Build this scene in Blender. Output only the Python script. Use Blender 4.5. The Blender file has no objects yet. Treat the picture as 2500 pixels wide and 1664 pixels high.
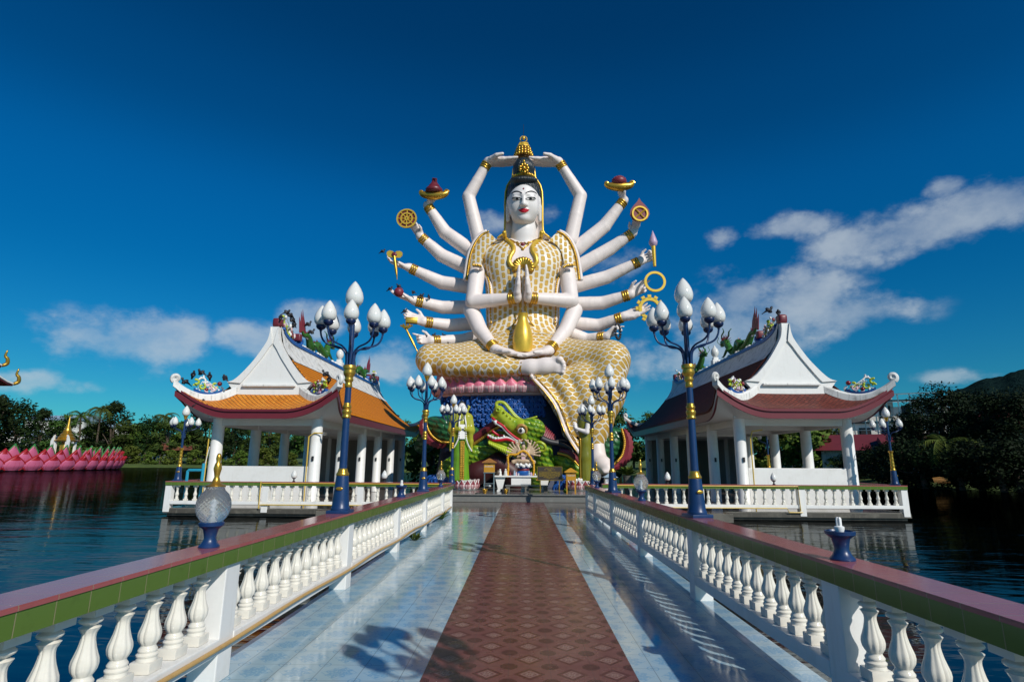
import bpy, bmesh, math, random
import numpy as np
from mathutils import Vector, Matrix
from mathutils.bvhtree import BVHTree
R = math.radians; PI = math.pi
sc = bpy.context.scene
col = sc.collection
rnd = random.Random(7)

# ------------------------------------------------------------------ camera
FPX = 1366.0
def cam_basis():
    p, y, r = R(12.1), R(1.03), 0.0055
    fw = Vector((0, math.cos(p), math.sin(p))); up = Vector((0, -math.sin(p), math.cos(p))); rt = Vector((1, 0, 0))
    rot = Matrix.Rotation(y, 3, 'Z')
    fw, up, rt = rot @ fw, rot @ up, rot @ rt
    return (rt + up * r).normalized(), (up - rt * r).normalized(), fw
RT, UP, FW = cam_basis()
CAM = Vector((0, 0, 1.5))
K = 2500 / 2356
def srcray(sx, sy):
    return RT * ((sx - 1250) / FPX) + UP * ((832 - sy) / FPX) + FW
def S(dx, dy, Y=None, z=None):
    """survey helper: bearing measured on the photograph (2356 px wide) -> point at distance Y or height z"""
    d = srcray(dx * K, dy * K)
    s = Y / d.y if z is None else (z - 1.5) / d.z
    return CAM + d * s
def S1(cx, cy, Y): return S((900 + cx / 3.136) / K, (300 + cy / 3.136) / K, Y)
def S2(cx, cy, Y): return S((900 + cx / 2.8507) / K, (700 + cy / 2.8507) / K, Y)
def S6(cx, cy, Y): return S((1020 + cx / 4.363) / K, (940 + cy / 4.363) / K, Y)

# ------------------------------------------------------------------ objects
def tag(o, label=None, cat=None, group=None, kind=None):
    if label: o['label'] = label
    if cat: o['category'] = cat
    if group: o['group'] = group
    if kind: o['kind'] = kind
    return o
def thing(name, label, cat, loc=(0, 0, 0), rz=0, group=None, s=1):
    o = bpy.data.objects.new(name, None); col.objects.link(o)
    o.location = loc; o.rotation_euler = (0, 0, rz); o.scale = (s, s, s)
    o.empty_display_size = .2
    return tag(o, label, cat, group)
def link(name, me, parent=None, loc=None, rz=0):
    o = bpy.data.objects.new(name, me); col.objects.link(o)
    if parent: o.parent = parent
    if loc is not None: o.location = loc
    if rz: o.rotation_euler = (0, 0, rz)
    return o
def copy_tree(o, parent=None):
    c = o.copy(); col.objects.link(c)
    if parent: c.parent = parent
    for ch in list(o.children): copy_tree(ch, c)
    return c
def struct(name, o):
    o.name = name; o['kind'] = 'structure'; return o

class MB:
    """collects shapes into one mesh"""
    def __init__(s): s.v = []; s.f = []; s.m = []; s.uv = {}; s.mi = 0
    def add(s, vs, fs, mi=None):
        b = len(s.v); s.v += [tuple(v) for v in vs]
        for f in fs: s.f.append(tuple(b + i for i in f)); s.m.append(s.mi if mi is None else mi)
        return b
    def box(s, c, d, rz=0, mi=None, top=None, bev=0):
        hx, hy, hz = d[0] / 2, d[1] / 2, d[2] / 2
        if bev > 0 and min(hx, hy, hz) > bev * 1.2: return s.bbox(c, d, rz, mi, bev)
        t = top if top is not None else 1
        co, si = math.cos(rz), math.sin(rz); P = []
        for z, k in ((-hz, 1), (hz, t)):
            for x, y in ((-hx, -hy), (hx, -hy), (hx, hy), (-hx, hy)):
                x *= k; y *= k
                P.append((c[0] + x * co - y * si, c[1] + x * si + y * co, c[2] + z))
        s.add(P, [(3, 2, 1, 0), (4, 5, 6, 7), (0, 1, 5, 4), (1, 2, 6, 5), (2, 3, 7, 6), (3, 0, 4, 7)], mi)
    def bbox(s, c, d, rz, mi, b):
        bm = bmesh.new(); bmesh.ops.create_cube(bm, size=1)
        for v in bm.verts: v.co = Vector((v.co.x * d[0], v.co.y * d[1], v.co.z * d[2]))
        bmesh.ops.bevel(bm, geom=bm.edges[:] , offset=b, segments=2, profile=.6, affect='EDGES')
        M = Matrix.Translation(c) @ Matrix.Rotation(rz, 4, 'Z'); bm.verts.index_update()
        s.add([M @ v.co for v in bm.verts], [[v.index for v in f.verts] for f in bm.faces], mi); bm.free()
    def lathe(s, c, prof, n=24, mi=None, lobes=0, amp=0, zr=None, axis=None, phase=0):
        """prof: list of (r, z)"""
        P = []; F = []
        M = Matrix.Identity(3)
        if axis is not None: M = Vector((0, 0, 1)).rotation_difference(Vector(axis)).to_matrix()
        c = Vector(c)
        for r, z in prof:
            for i in range(n):
                a = 2 * PI * i / n + phase; rr = r
                if lobes and zr[0] <= z <= zr[1]: rr = r * (1 + amp * (abs(math.sin(a * lobes / 2)) - .6))
                P.append(c + M @ Vector((rr * math.cos(a), rr * math.sin(a), z)))
        for j in range(len(prof) - 1):
            for i in range(n):
                k = (i + 1) % n
                F.append((j * n + i, j * n + k, (j + 1) * n + k, (j + 1) * n + i))
        if prof[0] == prof[-1]: s.add(P, F, mi); return
        if prof[0][0] > 1e-4: F.append(tuple(range(n))[::-1])
        if prof[-1][0] > 1e-4: F.append(tuple((len(prof) - 1) * n + i for i in range(n)))
        s.add(P, F, mi)
    def tube(s, pts, r, n=8, mi=None, flat=1.0, up=None, closed=False):
        pts = [Vector(p) for p in pts]; m = len(pts)
        if m < 2: return
        rs = r if isinstance(r, (list, tuple)) else [r] * m
        t = (pts[1] - pts[0]).normalized()
        a = Vector(up) if up else (Vector((0, 0, 1)) if abs(t.z) < .9 else Vector((1, 0, 0)))
        nrm = (a - t * a.dot(t)).normalized(); P = []; F = []
        for i, p in enumerate(pts):
            if closed: t = (pts[(i + 1) % m] - pts[i - 1]).normalized()
            else: t = (pts[min(i + 1, m - 1)] - pts[max(i - 1, 0)])
            t = t.normalized() if t.length > 1e-9 else Vector((0, 0, 1))
            if up: nrm = Vector(up)
            nrm = (nrm - t * nrm.dot(t))
            nrm = nrm.normalized() if nrm.length > 1e-6 else t.orthogonal().normalized()
            b = t.cross(nrm)
            for k in range(n):
                an = 2 * PI * k / n
                P.append(p + nrm * (math.cos(an) * rs[i] * flat) + b * (math.sin(an) * rs[i]))
        L = m if closed else m - 1
        for i in range(L):
            j = (i + 1) % m
            for k in range(n):
                q = (k + 1) % n
                F.append((i * n + k, i * n + q, j * n + q, j * n + k))
        if not closed:
            F.append(tuple(range(n))[::-1]); F.append(tuple((m - 1) * n + k for k in range(n)))
        s.add(P, F, mi)
    def ball(s, c, r, n=14, m=9, mi=None, rot=None):
        r = r if isinstance(r, (tuple, list)) else (r, r, r); P = []; F = []; c = Vector(c)
        for j in range(m + 1):
            th = PI * j / m
            for i in range(n):
                a = 2 * PI * i / n
                v = Vector((r[0] * math.sin(th) * math.cos(a), r[1] * math.sin(th) * math.sin(a), -r[2] * math.cos(th)))
                P.append(c + (rot @ v if rot else v))
        for j in range(m):
            for i in range(n):
                k = (i + 1) % n
                F.append((j * n + i, j * n + k, (j + 1) * n + k, (j + 1) * n + i))
        s.add(P, F, mi)
    def prism(s, poly, a, b, mi=None, plane='xz'):
        """polygon in xz (or xy / yz) swept from a to b along the remaining axis"""
        n = len(poly)
        mk = {'xz': lambda u, v, w: (u, w, v), 'xy': lambda u, v, w: (u, v, w), 'yz': lambda u, v, w: (w, u, v)}[plane]
        P = [mk(u, v, a) for u, v in poly] + [mk(u, v, b) for u, v in poly]
        F = [tuple(range(n)), tuple(range(n, 2 * n))[::-1]] + [(i, n + i, n + (i + 1) % n, (i + 1) % n) for i in range(n)]
        s.add(P, F, mi)
    def grid(s, rows, mi=None, thick=None, closed=False):
        """rows: equal-length lists of points -> sheet; thick = offset vector fn or Vector"""
        n = len(rows[0]); P = [p for r in rows for p in r]; F = []
        q = n if closed else n - 1
        for j in range(len(rows) - 1):
            for i in range(q):
                k = (i + 1) % n
                F.append((j * n + i, j * n + k, (j + 1) * n + k, (j + 1) * n + i))
        if thick is None: s.add(P, F, mi); return
        T = Vector(thick); N = len(P); m = len(rows)
        P2 = [Vector(p) + T for p in P]
        F2 = [tuple(N + i for i in f[::-1]) for f in F]
        E = []
        for i in range(q):
            k = (i + 1) % n
            E.append((k, i, N + i, N + k)); E.append(((m - 1) * n + i, (m - 1) * n + k, N + (m - 1) * n + k, N + (m - 1) * n + i))
        if not closed:
            for j in range(m - 1):
                E.append((j * n, (j + 1) * n, N + (j + 1) * n, N + j * n)); E.append(((j + 1) * n + n - 1, j * n + n - 1, N + j * n + n - 1, N + (j + 1) * n + n - 1))
        s.add(P + P2, F + F2 + E, mi)
    def mesh(s, name, mats, smooth=None, uvf=None, fix=True):
        me = bpy.data.meshes.new(name); me.from_pydata(s.v, [], s.f)
        for m in (mats if isinstance(mats, (list, tuple)) else [mats]): me.materials.append(m)
        me.polygons.foreach_set('material_index', s.m)
        if fix:
            bm = bmesh.new(); bm.from_mesh(me); bmesh.ops.recalc_face_normals(bm, faces=bm.faces[:]); bm.to_mesh(me); bm.free()
        if smooth is not None:
            me.polygons.foreach_set('use_smooth', [True] * len(me.polygons))
            if smooth < 179: me.set_sharp_from_angle(angle=R(smooth))
        if uvf:
            uv = me.uv_layers.new(name='UVMap')
            for l in me.loops: uv.data[l.index].uv = uvf(me.vertices[l.vertex_index].co)
        me.update(); return me
    def build(s, name, mats, parent=None, smooth=None, loc=None, rz=0, uvf=None, fix=True):
        return link(name, s.mesh(name, mats, smooth, uvf, fix), parent, loc, rz)

# ------------------------------------------------------------------ signed distance modelling
class Field:
    def __init__(s, lo, hi, h):
        s.lo = np.array(lo, float); s.h = h
        s.n = np.ceil((np.array(hi) - s.lo) / h).astype(int) + 1
        s.d = np.full(tuple(s.n), 50.0, np.float32)
    def _sub(s, lo, hi):
        a = np.maximum(np.floor((np.array(lo) - s.lo) / s.h).astype(int), 0)
        b = np.minimum(np.ceil((np.array(hi) - s.lo) / s.h).astype(int) + 1, s.n)
        if (b <= a).any(): return None
        ax = [s.lo[i] + s.h * np.arange(a[i], b[i]) for i in range(3)]
        sl = tuple(slice(a[i], b[i]) for i in range(3))
        return sl, np.meshgrid(*ax, indexing='ij')
    def put(s, sl, e, k, mode='add'):
        d = s.d[sl]
        if mode == 'sub':
            e = -e
            if k > 0: hh = np.maximum(k - np.abs(d - e), 0) / k; s.d[sl] = np.maximum(d, e) + hh * hh * k / 4
            else: s.d[sl] = np.maximum(d, e)
        else:
            if k > 0: hh = np.maximum(k - np.abs(d - e), 0) / k; s.d[sl] = np.minimum(d, e) - hh * hh * k / 4
            else: s.d[sl] = np.minimum(d, e)
    def cap(s, a, b, ra, rb=None, k=0.0, mode='add', sq=(1, 1, 1)):
        rb = ra if rb is None else rb; a = np.array(a, float); b = np.array(b, float)
        m = max(ra, rb) / min(sq) + k + 3 * s.h
        q = s._sub(np.minimum(a, b) - m, np.maximum(a, b) + m)
        if q is None: return
        sl, (X, Y, Z) = q; d = (b - a); L = max((d * d).sum(), 1e-9)
        t = np.clip(((X - a[0]) * d[0] + (Y - a[1]) * d[1] + (Z - a[2]) * d[2]) / L, 0, 1)
        e = np.sqrt(((X - a[0] - t * d[0]) * sq[0]) ** 2 + ((Y - a[1] - t * d[1]) * sq[1]) ** 2 + ((Z - a[2] - t * d[2]) * sq[2]) ** 2) - (ra + (rb - ra) * t)
        s.put(sl, e, k, mode)
    def chain(s, pts, rs, k=0.0, sq=(1, 1, 1)):
        for i in range(len(pts) - 1): s.cap(pts[i], pts[i + 1], rs[i], rs[i + 1], k, sq=sq)
    def ell(s, c, r, k=0.0, mode='add', rot=None):
        m = max(r) + k + 3 * s.h; c = np.array(c, float)
        q = s._sub(c - m, c + m)
        if q is None: return
        sl, (X, Y, Z) = q; X = X - c[0]; Y = Y - c[1]; Z = Z - c[2]
        if rot is not None:
            M = np.array(rot.inverted()); X, Y, Z = (M[i][0] * X + M[i][1] * Y + M[i][2] * Z for i in range(3))
        k0 = np.sqrt((X / r[0]) ** 2 + (Y / r[1]) ** 2 + (Z / r[2]) ** 2)
        k1 = np.sqrt((X / r[0] ** 2) ** 2 + (Y / r[1] ** 2) ** 2 + (Z / r[2] ** 2) ** 2) + 1e-9
        s.put(sl, k0 * (k0 - 1) / k1, k, mode)
    def hand(s, wrist, dirn, nrm, L, curl=(.15, .15, .2, .25), thumb=1, spread=.10, tcurl=.3, k=None, tout=.75):
        """palm, four jointed fingers of unequal length and a thumb from the palm's side.  nrm = way the palm faces"""
        w = Vector(wrist); d = Vector(dirn).normalized(); n = Vector(nrm); n = (n - d * n.dot(d)).normalized(); sd = d.cross(n).normalized() * thumb
        k = k if k is not None else .05 * L
        pl = .46 * L; r0 = .075 * L; out = []
        lens = (.40, .45, .42, .33)
        for i in range(4):
            off = (1.5 - i) * .105 * L
            kn = w + d * (pl * (1 - .03 * abs(i - 1.2))) + sd * off
            s.cap(w + sd * off * .55 + d * .04 * L, kn, r0 * 1.15, r0 * .95, k * 1.6)
            a = kn; ang = curl[i] * .6; sp = spread * (1.5 - i) / 1.5
            for j, fr in enumerate((.45, .32, .23)):
                dd = (d * math.cos(ang) + n * math.sin(ang) + sd * sp).normalized()
                b = a + dd * lens[i] * L * fr
                s.cap(a, b, r0 * (.8 - .12 * j), r0 * (.72 - .14 * j), k * .35)
                a = b; ang += curl[i] * 1.25
            out.append(a)
        base = w + d * .12 * L + sd * .16 * L; tip1 = base + (d * .75 + sd * tout + n * tcurl).normalized() * .22 * L
        tip2 = tip1 + (d * .95 + sd * tout * .3 + n * tcurl * 1.2).normalized() * .17 * L
        s.cap(w + d * .06 * L, base, r0 * 1.2, r0 * 1.1, k); s.cap(base, tip1, r0 * 1.1, r0 * .85, k * .6); s.cap(tip1, tip2, r0 * .82, r0 * .6, k * .3)
        out.append(tip2); return out
    def raw(s):
        d = s.d; sg = d < 0
        c8 = [(i, j, k) for i in (0, 1) for j in (0, 1) for k in (0, 1)]
        nx, ny, nz = d.shape
        cv = lambda A, o: A[o[0]:nx - 1 + o[0], o[1]:ny - 1 + o[1], o[2]:nz - 1 + o[2]]
        cnt = sum(cv(sg, o).astype(np.int8) for o in c8)
        act = np.argwhere((cnt > 0) & (cnt < 8)); idm = np.full((nx - 1, ny - 1, nz - 1), -1, np.int64)
        idm[tuple(act.T)] = np.arange(len(act))
        V = np.zeros((len(act), 3)); C = np.zeros(len(act))
        for a in c8:
            for ax in range(3):
                if a[ax]: continue
                b = list(a); b[ax] = 1
                A = d[tuple((act + a).T)]; B = d[tuple((act + b).T)]
                m = (A < 0) != (B < 0); t = np.where(m, A / np.where(m, A - B, 1), 0)
                p = np.tile(np.array(a, float), (len(act), 1)); p[:, ax] = t
                V += p * m[:, None]; C += m
        V = (V / C[:, None] + act) * s.h + s.lo
        Q = []
        for ax in range(3):
            o = [x for x in range(3) if x != ax]
            lo = [slice(None)] * 3; hi = [slice(None)] * 3; lo[ax] = slice(0, -1); hi[ax] = slice(1, None)
            A = sg[tuple(lo)]; B = sg[tuple(hi)]
            e = np.argwhere(A != B)
            e = e[(e[:, o[0]] > 0) & (e[:, o[1]] > 0) & (e[:, o[0]] < d.shape[o[0]] - 1) & (e[:, o[1]] < d.shape[o[1]] - 1)]
            if not len(e): continue
            def cell(da, db):
                q = e.copy(); q[:, o[0]] += da; q[:, o[1]] += db; return idm[tuple(q.T)]
            q = np.stack([cell(-1, -1), cell(0, -1), cell(0, 0), cell(-1, 0)], 1)
            fl = A[tuple(e.T)]
            if ax == 1: fl = ~fl
            q[~fl] = q[~fl][:, ::-1]
            Q.append(q)
        F = np.concatenate(Q) if Q else np.zeros((0, 4), int)
        F = F[(F >= 0).all(1)]
        return V, F
    def mesh(s, name, mats, matf=None, uvf=None, relax=1):
        V, F = s.raw()
        for _ in range(relax):
            acc = np.zeros_like(V); n = np.zeros(len(V))
            for i in range(4):
                np.add.at(acc, F[:, i], V[F[:, (i + 1) % 4]] + V[F[:, (i + 3) % 4]]); np.add.at(n, F[:, i], 2)
            V = V * .5 + .5 * acc / np.maximum(n, 1)[:, None]
        me = bpy.data.meshes.new(name); me.from_pydata(V.tolist(), [], F.tolist())
        for m in (mats if isinstance(mats, (list, tuple)) else [mats]): me.materials.append(m)
        me.polygons.foreach_set('use_smooth', np.ones(len(F), bool))
        if matf is not None:
            cen = V[F].mean(1); me.polygons.foreach_set('material_index', matf(cen[:, 0], cen[:, 1], cen[:, 2]).astype(np.int32))
        if uvf is not None:
            U = uvf(V[:, 0], V[:, 1], V[:, 2]); uv = me.uv_layers.new(name='UVMap')
            uv.data.foreach_set('uv', U[F.reshape(-1)].astype(np.float32).reshape(-1))
        me.update(); return me
    def build(s, name, mats, parent=None, **kw):
        return link(name, s.mesh(name, mats, **kw), parent)
def bez(p, n=24):
    """Catmull-Rom through points"""
    p = [Vector(q) for q in p]; p = [p[0] * 2 - p[1]] + p + [p[-1] * 2 - p[-2]]; out = []
    seg = len(p) - 3; per = max(2, n // seg)
    for i in range(seg):
        a, b, c, d = p[i:i + 4]
        for j in range(per):
            t = j / per
            out.append(.5 * ((2 * b) + (c - a) * t + (2 * a - 5 * b + 4 * c - d) * t * t + (3 * b - a - 3 * c + d) * t ** 3))
    out.append(p[-2]); return out
def lerp(a, b, t): return a + (b - a) * t
def interp(x, xs, ys): return float(np.interp(x, xs, ys))
# ------------------------------------------------------------------ materials
class N:
    """float / vector socket with arithmetic"""
    def __init__(s, nt, so): s.nt = nt; s.so = so
    def op(s, o, b=None, c=None):
        n = s.nt.nodes.new('ShaderNodeMath'); n.operation = o
        for i, x in enumerate((s, b, c)):
            if x is None: continue
            if isinstance(x, N): s.nt.links.new(x.so, n.inputs[i])
            else: n.inputs[i].default_value = x
        return N(s.nt, n.outputs[0])
    def __add__(s, b): return s.op('ADD', b)
    def __sub__(s, b): return s.op('SUBTRACT', b)
    def __mul__(s, b): return s.op('MULTIPLY', b)
    def __truediv__(s, b): return s.op('DIVIDE', b)
    def rsub(s, a): return (s * -1) + a
    def abs(s): return s.op('ABSOLUTE')
    def frac(s): return s.op('FRACT')
    def floor(s): return s.op('FLOOR')
    def sin(s): return s.op('SINE')
    def sqrt(s): return s.op('SQRT')
    def mn(s, b): return s.op('MINIMUM', b)
    def mx(s, b): return s.op('MAXIMUM', b)
    def pw(s, b): return s.op('POWER', b)
    def lt(s, b): return s.op('LESS_THAN', b)
    def gt(s, b): return s.op('GREATER_THAN', b)
    def mod(s, b): return s.op('FLOORED_MODULO', b)
    def step(s, a, b):
        n = s.nt.nodes.new('ShaderNodeMapRange'); n.interpolation_type = 'SMOOTHSTEP'
        s.nt.links.new(s.so, n.inputs['Value']); n.inputs['From Min'].default_value = a; n.inputs['From Max'].default_value = b
        return N(s.nt, n.outputs[0])
class Mat:
    def __init__(s, name, base=(.8, .8, .8), rough=.5, metal=0, spec=.5, **kw):
        s.m = bpy.data.materials.new(name); s.m.use_nodes = True; s.nt = s.m.node_tree
        s.b = s.nt.nodes['Principled BSDF']; s.b.inputs['Base Color'].default_value = (*base, 1)
        s.b.inputs['Roughness'].default_value = rough; s.b.inputs['Metallic'].default_value = metal
        s.b.inputs['Specular IOR Level'].default_value = spec; s.base = base
        for k, v in kw.items(): s.b.inputs[k.replace('_', ' ')].default_value = v
        s.tc = s.nt.nodes.new('ShaderNodeTexCoord'); s.bumpn = None
    def xyz(s, src='Object'):
        n = s.nt.nodes.new('ShaderNodeSeparateXYZ'); s.nt.links.new(s.tc.outputs[src], n.inputs[0])
        return [N(s.nt, o) for o in n.outputs]
    def noise(s, scale=5, detail=3, rough=.5, src='Object', vec=None, stretch=None, dist=0):
        n = s.nt.nodes.new('ShaderNodeTexNoise'); n.inputs['Scale'].default_value = scale; n.inputs['Detail'].default_value = detail
        n.inputs['Roughness'].default_value = rough; n.inputs['Distortion'].default_value = dist
        so = s.tc.outputs[src]
        if stretch:
            mp = s.nt.nodes.new('ShaderNodeMapping'); mp.inputs['Scale'].default_value = stretch; s.nt.links.new(so, mp.inputs[0]); so = mp.outputs[0]
        s.nt.links.new(so, n.inputs['Vector']); return N(s.nt, n.outputs['Fac'])
    def voro(s, scale=5, src='Object', feature='F1', stretch=None):
        n = s.nt.nodes.new('ShaderNodeTexVoronoi'); n.inputs['Scale'].default_value = scale; n.feature = feature
        so = s.tc.outputs[src]
        if stretch:
            mp = s.nt.nodes.new('ShaderNodeMapping'); mp.inputs['Scale'].default_value = stretch; s.nt.links.new(so, mp.inputs[0]); so = mp.outputs[0]
        s.nt.links.new(so, n.inputs['Vector']); return N(s.nt, n.outputs['Distance'])
    def mix(s, f, a, b):
        n = s.nt.nodes.new('ShaderNodeMix'); n.data_type = 'RGBA'
        if isinstance(f, N): s.nt.links.new(f.so, n.inputs[0])
        else: n.inputs[0].default_value = f
        for i, c in ((6, a), (7, b)):
            if isinstance(c, tuple): n.inputs[i].default_value = (*c, 1)
            else: s.nt.links.new(c, n.inputs[i])
        return n.outputs[2]
    def color(s, so): s.nt.links.new(so, s.b.inputs['Base Color']); return s
    def inp(s, name, v): s.nt.links.new(v.so, s.b.inputs[name]); return s
    def bump(s, h, strength=.3, dist=.02):
        n = s.nt.nodes.new('ShaderNodeBump'); n.inputs['Strength'].default_value = strength; n.inputs['Distance'].default_value = dist
        s.nt.links.new(h.so, n.inputs['Height'])
        if s.bumpn: s.nt.links.new(s.bumpn.outputs[0], n.inputs['Normal'])
        s.nt.links.new(n.outputs[0], s.b.inputs['Normal']); s.bumpn = n; return s
    def worn(s, scale=3, dark=.7, amt=.5, tint=None, streak=False, bump=.1):
        """uneven paint: soft mottling plus sparse grime of its own shape"""
        b = s.base; d = tint or tuple(c * dark for c in b)
        f = s.noise(scale, 5, .62).step(.48, .78) * amt
        if streak: f = f.mx(s.noise(scale * 1.5, 4, .6, stretch=(3, 3, .35)).step(.52, .8) * amt)
        s.color(s.mix(f, b, d))
        if bump: s.bump(s.noise(scale * 9, 3), bump, .01)
        return s
def M_(*a, **k): return Mat(*a, **k).m

white = Mat('white_paint', (.78, .77, .745), .42).worn(2.2, amt=.38, tint=(.50, .47, .40), streak=True).m
white_gloss = Mat('white_glazed_concrete', (.74, .70, .615), .13).worn(14, amt=.30, tint=(.50, .46, .38), bump=.05).m
white_dirty = Mat('weathered_white_plaster', (.74, .73, .70), .6).worn(2.5, amt=.85, tint=(.16, .145, .12), streak=True).m
skin = Mat('statue_white_paint', (.79, .70, .665), .5).worn(1.1, amt=.50, tint=(.56, .50, .475), streak=True, bump=.15).m
face_white = Mat('face_white_paint', (.78, .735, .715), .4).worn(1.0, amt=.15, tint=(.62, .6, .6), bump=.05).m
gold = Mat('gold_paint', (.62, .36, .05), .3, .75).worn(6, amt=.5, tint=(.30, .14, .02)).m
gold_bright = Mat('bright_gold_paint', (.78, .50, .06), .35, .45).worn(4, amt=.4, tint=(.5, .27, .03)).m
blue_paint = Mat('navy_paint', (.008, .034, .115), .35).worn(6, amt=.5, tint=(.03, .06, .17)).m
blue_mid = Mat('bright_blue_paint', (.012, .10, .36), .45).worn(4, amt=.5, tint=(.01, .05, .17)).m
blue_deep = Mat('deep_blue_paint', (.006, .05, .20), .45).worn(1.2, amt=.6, tint=(.004, .02, .09)).m
maroon = Mat('maroon_paint', (.15, .018, .028), .4).worn(3, amt=.45, tint=(.08, .012, .018)).m
crimson = Mat('dark_crimson_paint', (.20, .022, .035), .45).worn(5, amt=.4, tint=(.10, .012, .02)).m
black_paint = Mat('black_hair_paint', (.02, .028, .032), .35)
black_paint.bump(black_paint.noise(3, 3, stretch=(5, 5, .6)), .9, .08); black_paint = black_paint.m
dark = M_('dark_iron', (.02, .02, .025), .5)
red_lip = M_('red_lip_paint', (.55, .01, .03), .35)
pink = Mat('pink_petal_paint', (.66, .16, .24), .45).worn(3, amt=.5, tint=(.7, .42, .44)).m
pale_pink = Mat('pale_pink_paint', (.66, .44, .45), .5).worn(3, amt=.5, tint=(.50, .25, .28)).m
hot_pink = Mat('hot_pink_paint', (.46, .045, .13), .45).worn(.5, amt=.3, tint=(.42, .05, .12)).m
red_rim = Mat('red_rim_paint', (.35, .012, .02), .45).m
green_fr = Mat('green_dragon_paint', (.025, .12, .018), .4).worn(14, amt=.6, tint=(.13, .25, .02)).m
lime = Mat('lime_paint', (.42, .52, .03), .38).worn(7, amt=.5, tint=(.15, .32, .03)).m
lavender = M_('lavender_paint', (.48, .34, .47), .45)
opal = Mat('opal_glass', (.74, .735, .70), .07, 0, .6, Coat_Weight=.4, Subsurface_Weight=.25, Subsurface_Radius=(.05, .05, .05)).worn(3, amt=.25, tint=(.62, .6, .54), bump=0).m
grey_stone = Mat('grey_granite', (.17, .17, .16), .2).worn(5, amt=.6, tint=(.27, .26, .24), bump=.03).m
dark_slab = Mat('dark_slab_concrete', (.06, .055, .045), .7).worn(2, amt=.9, tint=(.16, .15, .12), streak=True, bump=.4).m  # separate darker concrete with paler mottling and streaks
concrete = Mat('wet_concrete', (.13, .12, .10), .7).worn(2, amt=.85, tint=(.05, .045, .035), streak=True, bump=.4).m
steel = Mat('brushed_steel', (.5, .5, .5), .3, .9).m
yellow_pipe = Mat('yellow_conduit', (.62, .42, .06), .4).worn(5, amt=.4, tint=(.45, .26, .04)).m
tan_hose = Mat('tan_hose', (.50, .31, .11), .45).worn(9, amt=.5, tint=(.34, .2, .07)).m
cyan_pvc = Mat('blue_pvc', (.02, .30, .45), .35).worn(4, amt=.4, tint=(.02, .17, .28)).m
pigeon_mat = Mat('pigeon_feathers', (.018, .018, .024), .5).worn(30, amt=.5, tint=(.07, .07, .085)).m

def tile_line(m, c, w): return (c.frac() - .5).abs().gt(.5 - w)
def coping_mat(name, base, alt, rough):
    m = Mat(name, base, rough, 0, .28); x, y, z = m.xyz()
    u = x / .205; g = tile_line(m, u, .012)
    wn = m.nt.nodes.new('ShaderNodeTexWhiteNoise'); wn.noise_dimensions = '1D'; m.nt.links.new(u.floor().so, wn.inputs['W'])
    c = m.mix(N(m.nt, wn.outputs['Value']) * .55, base, alt)
    c = m.mix(m.noise(9, 5, .65).step(.55, .78) * .4, c, tuple(k * .5 for k in base))
    m.color(m.mix(g * .8, c, (.30, .24, .15))); m.bump(g * -1, .5, .004); m.bump(m.noise(3, 2), .08, .02); return m.m
green_tile = coping_mat('green_glazed_tile', (.085, .155, .028), (.115, .185, .04), .14)
pink_tile = coping_mat('pink_glazed_tile', (.37, .105, .105), (.30, .078, .078), .14)

def roof_mat(name, base, alt, grout, diamond):
    m = Mat(name, base, .5 if diamond else .7, 0, .3 if diamond else .12); x, y, z = m.xyz('UV')
    if diamond:
        u = x / .17; v = y / .15
        a = (u + v); b = (u - v)
        g = tile_line(m, a, .09).mx(tile_line(m, b, .09) * .8)
        h = a.frac() * .5 + b.frac() * .5
        cell = a.floor() * 7.13 + b.floor() * 3.77
    else:
        v = y / .12; row = v.floor(); u = x / .11 + row.mod(2) * .5
        h = v.frac(); g = (h.lt(.24)).mx(tile_line(m, u, .05) * .35); cell = row * 5.31 + u.floor() * 2.17
    wn = m.nt.nodes.new('ShaderNodeTexWhiteNoise'); wn.noise_dimensions = '1D'; m.nt.links.new(cell.so, wn.inputs['W'])
    c = m.mix(N(m.nt, wn.outputs['Value']) * .7, base, alt)
    c = m.mix(m.noise(1.6, 5, .65).step(.54, .78) * .45, c, tuple(k * .45 for k in base))
    m.color(m.mix(g * .85, c, grout)); m.bump(h * -1, .8, .04); return m.m
orange_d = roof_mat('orange_scale_tile', (.60, .185, .014), (.70, .28, .03), (.07, .025, .01), True)
orange_r = roof_mat('orange_row_tile', (.62, .19, .012), (.68, .24, .018), (.10, .03, .01), False)
red_d = roof_mat('red_scale_tile', (.10, .017, .011), (.20, .042, .024), (.012, .005, .004), True)
red_r = roof_mat('red_row_tile', (.085, .017, .012), (.13, .028, .018), (.015, .007, .006), False)

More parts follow.
